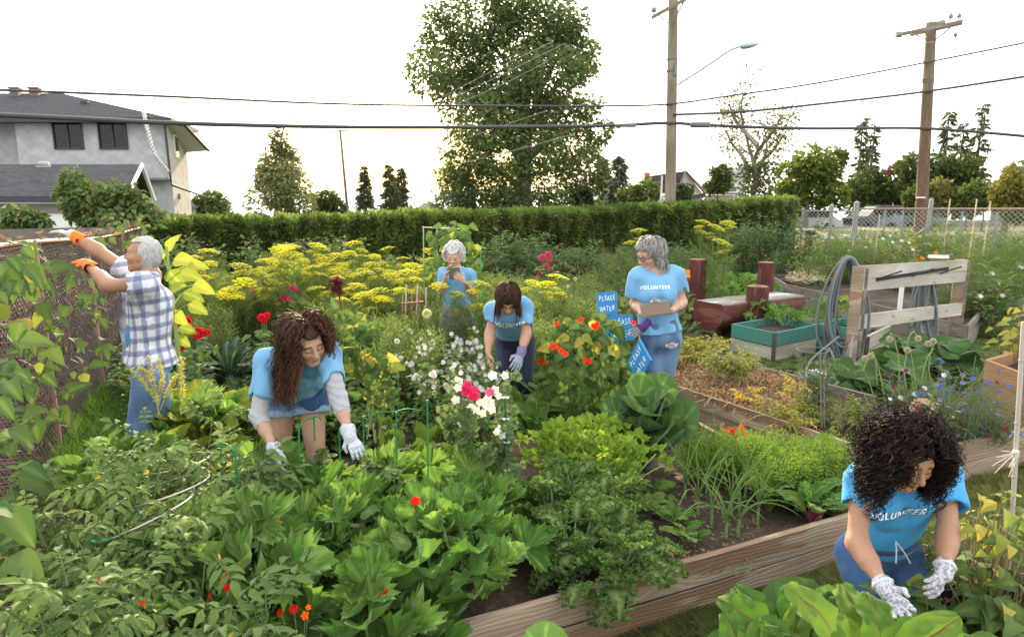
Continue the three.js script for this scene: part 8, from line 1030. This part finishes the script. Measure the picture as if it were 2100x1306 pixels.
const D=5.1,bud=GEO(T.pompon,[0.55,0.5,0.36]);for(const pts of[[[1845,800],[1843,730],[1832,690],[1828,682],[1825,695]],[[1880,800],[1870,730],[1862,700],[1875,680],[1884,694]],[[1890,790],[1900,740],[1916,710],[1910,698],[1905,705]],[[1800,790],[1795,735],[1790,722],[1786,730]],[[1770,760],[1785,725],[1775,735]],[[1920,800],[1906,760],[1915,700]],[[1860,800],[1855,760],[1862,718]]]){const m=new MB(),c=curve(pts.map(([x,y])=>Q(x,y,D)),20);m.tube(c,0.004,5,[0.22,0.29,0.1],false);const s=m.build('scape',M.stem,t,null,null,o);put(s,bud,c[20].clone().sub(o),V(0,0.3,1),V(0,1,0),0.05,'bud',M.petal);}}
{const c=Q(1892,840,4.7),s=thing('wooden_sunflower','pale wooden sunflower ornament with a red ladybird on a stick','ornament',V(c.x,sB,c.z)),m=new MB(),n=V(-0.25,0.15,1).normalize(),u=V(1,0,0.25).normalize(),v=V(0,0,0).crossVectors(n,u);const pr=[];for(let i=0;i<=60;i++){const a=i / 60*6.283,r=0.085*(1 + 0.06*(i % 3===0?1:-0.6));pr.push([Math.cos(a)*r,Math.sin(a)*r]);}for(const[z,w]of[[0.006,1],[-0.006,-1]]){const k=m.vert(c.x + n.x*z,c.y + n.y*z,c.z + n.z*z,0,0,[0.62,0.46,0.28]);pr.forEach(([x,y])=>m.vert(c.x + u.x*x + v.x*y + n.x*z,c.y + u.y*x + v.y*y + n.y*z,c.z + u.z*x + v.z*y + n.z*z,x*4,y*4,[0.62,0.46,0.28]));for(let i=0;i<60;i++)m.i.push(k,k + 1 + i,k + 2 + i);}m.build('petals',M.soft,s,null,null,s.position);const d=new MB();d.tube([c.clone().addScaledVector(n,0.007),c.clone().addScaledVector(n,0.013)],0.045,20,[0.12,0.13,0.08]);d.build('disc',M.soft,s,null,null,s.position);const l=new THREE.SphereGeometry(0.018,12,8);l.scale(1,1.1,0.5);l.translate(c.x - s.position.x - 0.03 + n.x*0.016,c.y - sB + 0.02,c.z - s.position.z + n.z*0.016);mesh('ladybird',l,std({color:0xb01818,roughness:0.4}),s);const k=new MB();k.tube([V(c.x + 0.01,sB,c.z - 0.01),c.clone().add(V(0,-0.05,-0.01))],0.006,6,[0.3,0.35,0.2]);k.build('stick',M.stem,s,null,null,s.position);}
const rh={leaf:LG.rhubarb,n:36,L0:0.15,L1:0.5,s0:0.13,s1:0.22,el0:1.4,el1:0.35,tip:0.1,lift:0,face:0.25,toCam:0.6,r:0.012,stem:[0.3,0.2,0.1]};
leafy('rhubarb','big rhubarb plant before the right post of the hose rack','rhubarb',at(1935,715,0.42),{...rh,n:44});leafy('rhubarb','rhubarb plant behind the garlic, at the foot of the left post','rhubarb',at(1815,760,0.36),rh);leafy('rhubarb','rhubarb plant between the two larger ones','rhubarb',at(1868,715,0.38),{...rh,n:20});
const sqb={leaf:LG.squash,n:26,L0:0.2,L1:0.5,s0:0.13,s1:0.2,el0:1.4,el1:0.4,tip:0.1,face:0.3,toCam:0.6,spread:0.25,r:0.008};
[[1480,562,0.5,'squash patch between the two red posts, left half'],[1530,570,0.45,'squash patch between the two red posts, right half'],[1590,530,0.4,'dark leafy crop behind the right red post'],[1640,530,0.4,'leafy crop left of the straw heap'],[1700,545,0.5,'pale leafy bush left of the hose'],[2080,515,0.6,'broad yellow-green squash at the right edge']].forEach(([x,y,h,l],i)=>leafy('squash_plant',l,'squash plant',at(x,y,h),{...sqb,spread:0.5,alt:LG.squashY,altP:i===4||i===5?0.6:0.15}));
leafy('squash_plant','squash seedlings filling the two-tone planter box','squash plant',P(1585,660,0.28),{...sqb,n:50,L0:0.08,L1:0.26,s0:0.07,s1:0.12,spread:0.4});leafy('squash_plant','yellowing squash in the teal planter behind the hose','squash plant',P(1700,655,0.28),{...sqb,n:16,L0:0.08,L1:0.3,s0:0.07,s1:0.12,spread:0.2,alt:LG.squashY,altP:0.5});leafy('squash_plant','trailing squash stem beside the notched red post','squash plant',P(1535,668,0.1),{...sqb,n:7,alt:LG.squashY,altP:0.7,s0:0.08,s1:0.13});
seed(127);{const g=GEO(T.daisy,[0.75,0.3,0.02]);for(const[x,y,l]of[[1515,525,'orange marigold clump left of the right red post, in front'],[1545,520,'orange marigold clump left of the right red post, behind']])herb('marigold',l,'marigold',at(x,y,0.5),{stems:22,leaves:300,h:0.5,spread:0.5,size:0.08,c0:[0.06,0.12,0.03],c1:[0.12,0.19,0.05],t:T.leaf2,top:(t,e)=>put(t,g,e,V(0,0.7,0.7),V(0,1,-0.3),0.07,'flower',M.petal)});put(thing('squash_flower','orange squash blossom left of the tall red post','flower',Q(1405,562,10.2)),GEO(T.nast,[0.8,0.3,0.04]),V(0,0,0),V(0,0.5,1),V(0,1,0),0.2,'petals',M.petal);}
[[1800,480,15,0.9,'white-flowered bush before the gate post',1],[1960,455,15,1.3,'tall airy green plant before the tall fence post',0],[2000,545,10.5,0.8,'feathery green bush behind the right end of the hose rack',0],[2050,555,10,0.8,'white-flowered bush at the right, behind the grey planks',1],[2090,500,12,0.9,'bushy crop at the right edge before the far fence',0],[1750,505,14,0.7,'grey-green low crop right of the gate',0],[1880,510,13,0.6,'low bushy crop with orange blooms before the fence',2]].forEach(([x,y,d,w,l,k])=>{const p=Q(x,y,d),g=k?GEO(T.daisy,k===1?[0.75,0.75,0.72]:[0.75,0.25,0.03]):null;herb('garden_bush',l,'bush',V(p.x,0,p.z),{stems:26,leaves:1100,h:Math.max(0.7,p.y),spread:w,size:0.09,c0:[0.06,0.12,0.035],c1:[0.13,0.2,0.06],t:k===0?T.frond:T.leafQ,wide:0.1,...(k===0?{leaves:260,size:0.28}:{}),top:g?(t,e,q)=>{if(q % 2)put(t,g,e,V(0,0.7,0.7),V(0,1,-0.3),0.09,'flower',M.petal);}:null});});
{const t=thing('bamboo_canes','thin bamboo canes standing among the crops before the far fence','plant support',Q(1950,470,15).setY(0));for(const[x,y]of[[1950,408],[2033,412],[2005,408],[1805,440],[1752,480],[1878,505]]){const m=new MB(),p=Q(x,y,15);m.tube([V(p.x - 0.03,0,p.z),p],0.014,5,[0.5,0.42,0.28]);m.build('cane',M.stem,t,null,null,t.position);}}
{const p=Q(1851,585,10.4),t=thing('white_marker','short white marker post seen through the hose rack','marker post',V(p.x,0,p.z)),m=new MB();m.box(0,p.y / 2,0,0.055,p.y,0.04,[0.8,0.8,0.8]);m.build('post',M.dull,t);}
{const s=new MB();for(let k=0;k<700;k++){const p=P(rr(1630,1700),rr(545,575),rr(0.28,0.42)),a=rr(0,6.283);s.tube([p,p.clone().add(V(Math.cos(a)*0.2,rr(-0.05,0.05),Math.sin(a)*0.2))],0.006,3,MIX([0.4,0.3,0.18],[0.6,0.48,0.3],rnd()),false);}solo('straw_heap',s.geo(),M.stem,'heap of straw on the long grey plank bed','straw',null,'stuff');}
}
// ---- right foreground
{
seed(131);
const ch={leaf:LG.chard,n:15,L0:0.1,L1:0.2,s0:0.2,s1:0.29,el0:1.4,el1:0.5,tip:0.85,face:0.5,toCam:0.5,r:0.009,stem:[0.35,0.4,0.2]};
leafy('chard','bright chard at the bottom edge left of the red-veined leaf','chard',at(1640,1225,0.5,0.12),{...ch,n:17});leafy('chard','chard with a dark red midrib standing before the kneeling woman','chard',Q(1822,1240,2.04).setY(0.4),{...ch,leaf:[LG.chard[1],LG.chard[3]],stem:[0.2,0.02,0.04],n:12});leafy('chard','pale chard in the bottom right middle','chard',at(1730,1320,0.42,0.05),ch);leafy('chard','chard leaning left at the bottom edge','chard',at(1590,1330,0.42,0.05),ch);leafy('chard','chard below the hands of the kneeling woman','chard',at(1880,1325,0.42,0.05),{...ch,n:14});
leafy('cauliflower','grey-green cauliflower plant with white-ribbed leaves at the knee of the kneeling woman','cauliflower',at(1730,1215,0.46,0.1),{leaf:LG.cole,n:9,L0:0.1,L1:0.18,s0:0.16,s1:0.22,el0:1.35,el1:0.6,tip:0.7,face:0.4,toCam:0.8,r:0.009,stem:[0.4,0.46,0.3]});
leafy('cabbage','blurred cabbage leaves poking up at the bottom middle','cabbage',at(1100,1320,0.95,0.72),{leaf:LG.cole,n:5,L0:0.1,L1:0.18,s0:0.05,s1:0.075,el0:1.4,el1:0.9,tip:0.7,face:0.4,toCam:0.8});leafy('cabbage','small cabbage leaves at the bottom edge left of the chard','cabbage',at(1190,1335,0.75,0.52),{leaf:LG.cole,n:5,L0:0.06,L1:0.12,s0:0.05,s1:0.08,el0:1.4,el1:0.7,tip:0.7,face:0.4,toCam:0.8});
const bn=(l,x,y,h,n,g,s0,s1,y1=0.15)=>{const p=at(x,y,h,0.05),t=thing('bean_plant',l,'bean plant',p),st=new MB();for(let k=0;k<n;k++){const a=rr(0,6.283),r=rr(0,0.3),e=V(Math.cos(a)*r,rr(y1,h),Math.sin(a)*r);stemTo(st,V(rr(-0.05,0.05),0,rr(-0.05,0.05)),e,0.004,0.002,[0.2,0.16,0.08],0.1,5);put(t,pick(g),e,V(Math.cos(a),rr(-0.7,0.3),Math.sin(a)),V(-Math.cos(a)*0.3,1,0.6),rr(s0,s1));}st.build('stems',M.stem,t);};
bn('dark bean bush at the bottom right corner',2030,1235,0.52,90,LG.bean,0.09,0.15);bn('dark bean bush below the right glove',1945,1265,0.48,70,LG.bean,0.08,0.13);bn('bean bush cut by the right edge',2100,1200,0.6,70,LG.bean,0.09,0.15);
const mixp=[...LG.beanY,LG.bean[3],LG.bean[2]];bn('pale yellowing pea plant climbing round the bamboo stake',2070,1040,0.85,95,mixp,0.05,0.1,0.25);bn('yellowed pea plant beside the right arm of the kneeling woman',2010,1060,0.7,70,mixp,0.05,0.1,0.25);bn('dry yellow bush hanging over the cedar planter',2115,640,0.95,70,[LG.beanY[1],LG.beanY[0]],0.08,0.14,0.5);
{const D=3.0,t=thing('bamboo_stake','grey bamboo stake tied with raffia at the right edge','plant support',Q(2072,1160,D).setY(0)),o=t.position,m=new MB(),c=[[2101,660],[2093,790],[2085,920],[2078,1050],[2070,1160]].map(([x,y])=>Q(x,y,D));m.tube([...c,V(c[4].x - 0.005,0.1,c[4].z)],0.0105,10,[0.42,0.38,0.34]);for(const f of[0.15,0.4,0.62,0.85]){const p=c[0].clone().lerp(c[4],f);m.tube([p.clone().add(V(0,0.006,0)),p,p.clone().add(V(0,-0.006,0))],[0.0105,0.0135,0.0105],10,[0.36,0.32,0.28]);}m.build('cane',M.stem,t,null,null,o);const r=new MB(),k=Q(2084,930,D - 0.02);for(let i=0;i<12;i++){const a=rr(2.4,4.6),L=rr(0.05,0.13);r.tube(curve([k,k.clone().add(V(Math.cos(a)*L*0.5,Math.sin(a)*L*0.3,0.02)),k.clone().add(V(Math.cos(a)*L,Math.sin(a)*L*0.8 - 0.02,0.02))],6),0.002,4,[0.55,0.5,0.42],false);}r.tube([k.clone().add(V(0,0.014,0)),k.clone().add(V(0,-0.014,0))],0.015,10,[0.55,0.5,0.42]);r.build('raffia',M.stem,t,null,null,o);}
{const c=Q(1975,1180,2.75),t=thing('crate','low black plastic crate of picked vegetables beside the kneeling woman','crate',V(c.x,0.05,c.z)),m=new MB();for(const[x,z,w,d]of[[0,0.14,0.4,0.012],[0,-0.14,0.4,0.012],[0.2,0,0.012,0.28],[-0.2,0,0.012,0.28]])m.box(x,c.y / 2,z,w,c.y - 0.06,d,[0.02,0.02,0.022]);m.box(0,0.04,0,0.4,0.01,0.28,[0.02,0.02,0.022]);m.build('walls',M.dull,t);const f=new MB();for(let k=0;k<90;k++)f.add(T.leaf3,frame(V(rr(-0.18,0.18),c.y - rr(0.06,0.14),rr(-0.12,0.12)),V(rr(-1,1),rr(-0.2,0.7),rr(-1,1)),V(0,1,0.3),rr(0.05,0.11),mtx),MIX([0.35,0.28,0.18],[0.55,0.46,0.32],rnd()));f.build('trimmings',M.leaf,t,null,'stuff');}
}
renderer.render(scene,camera);
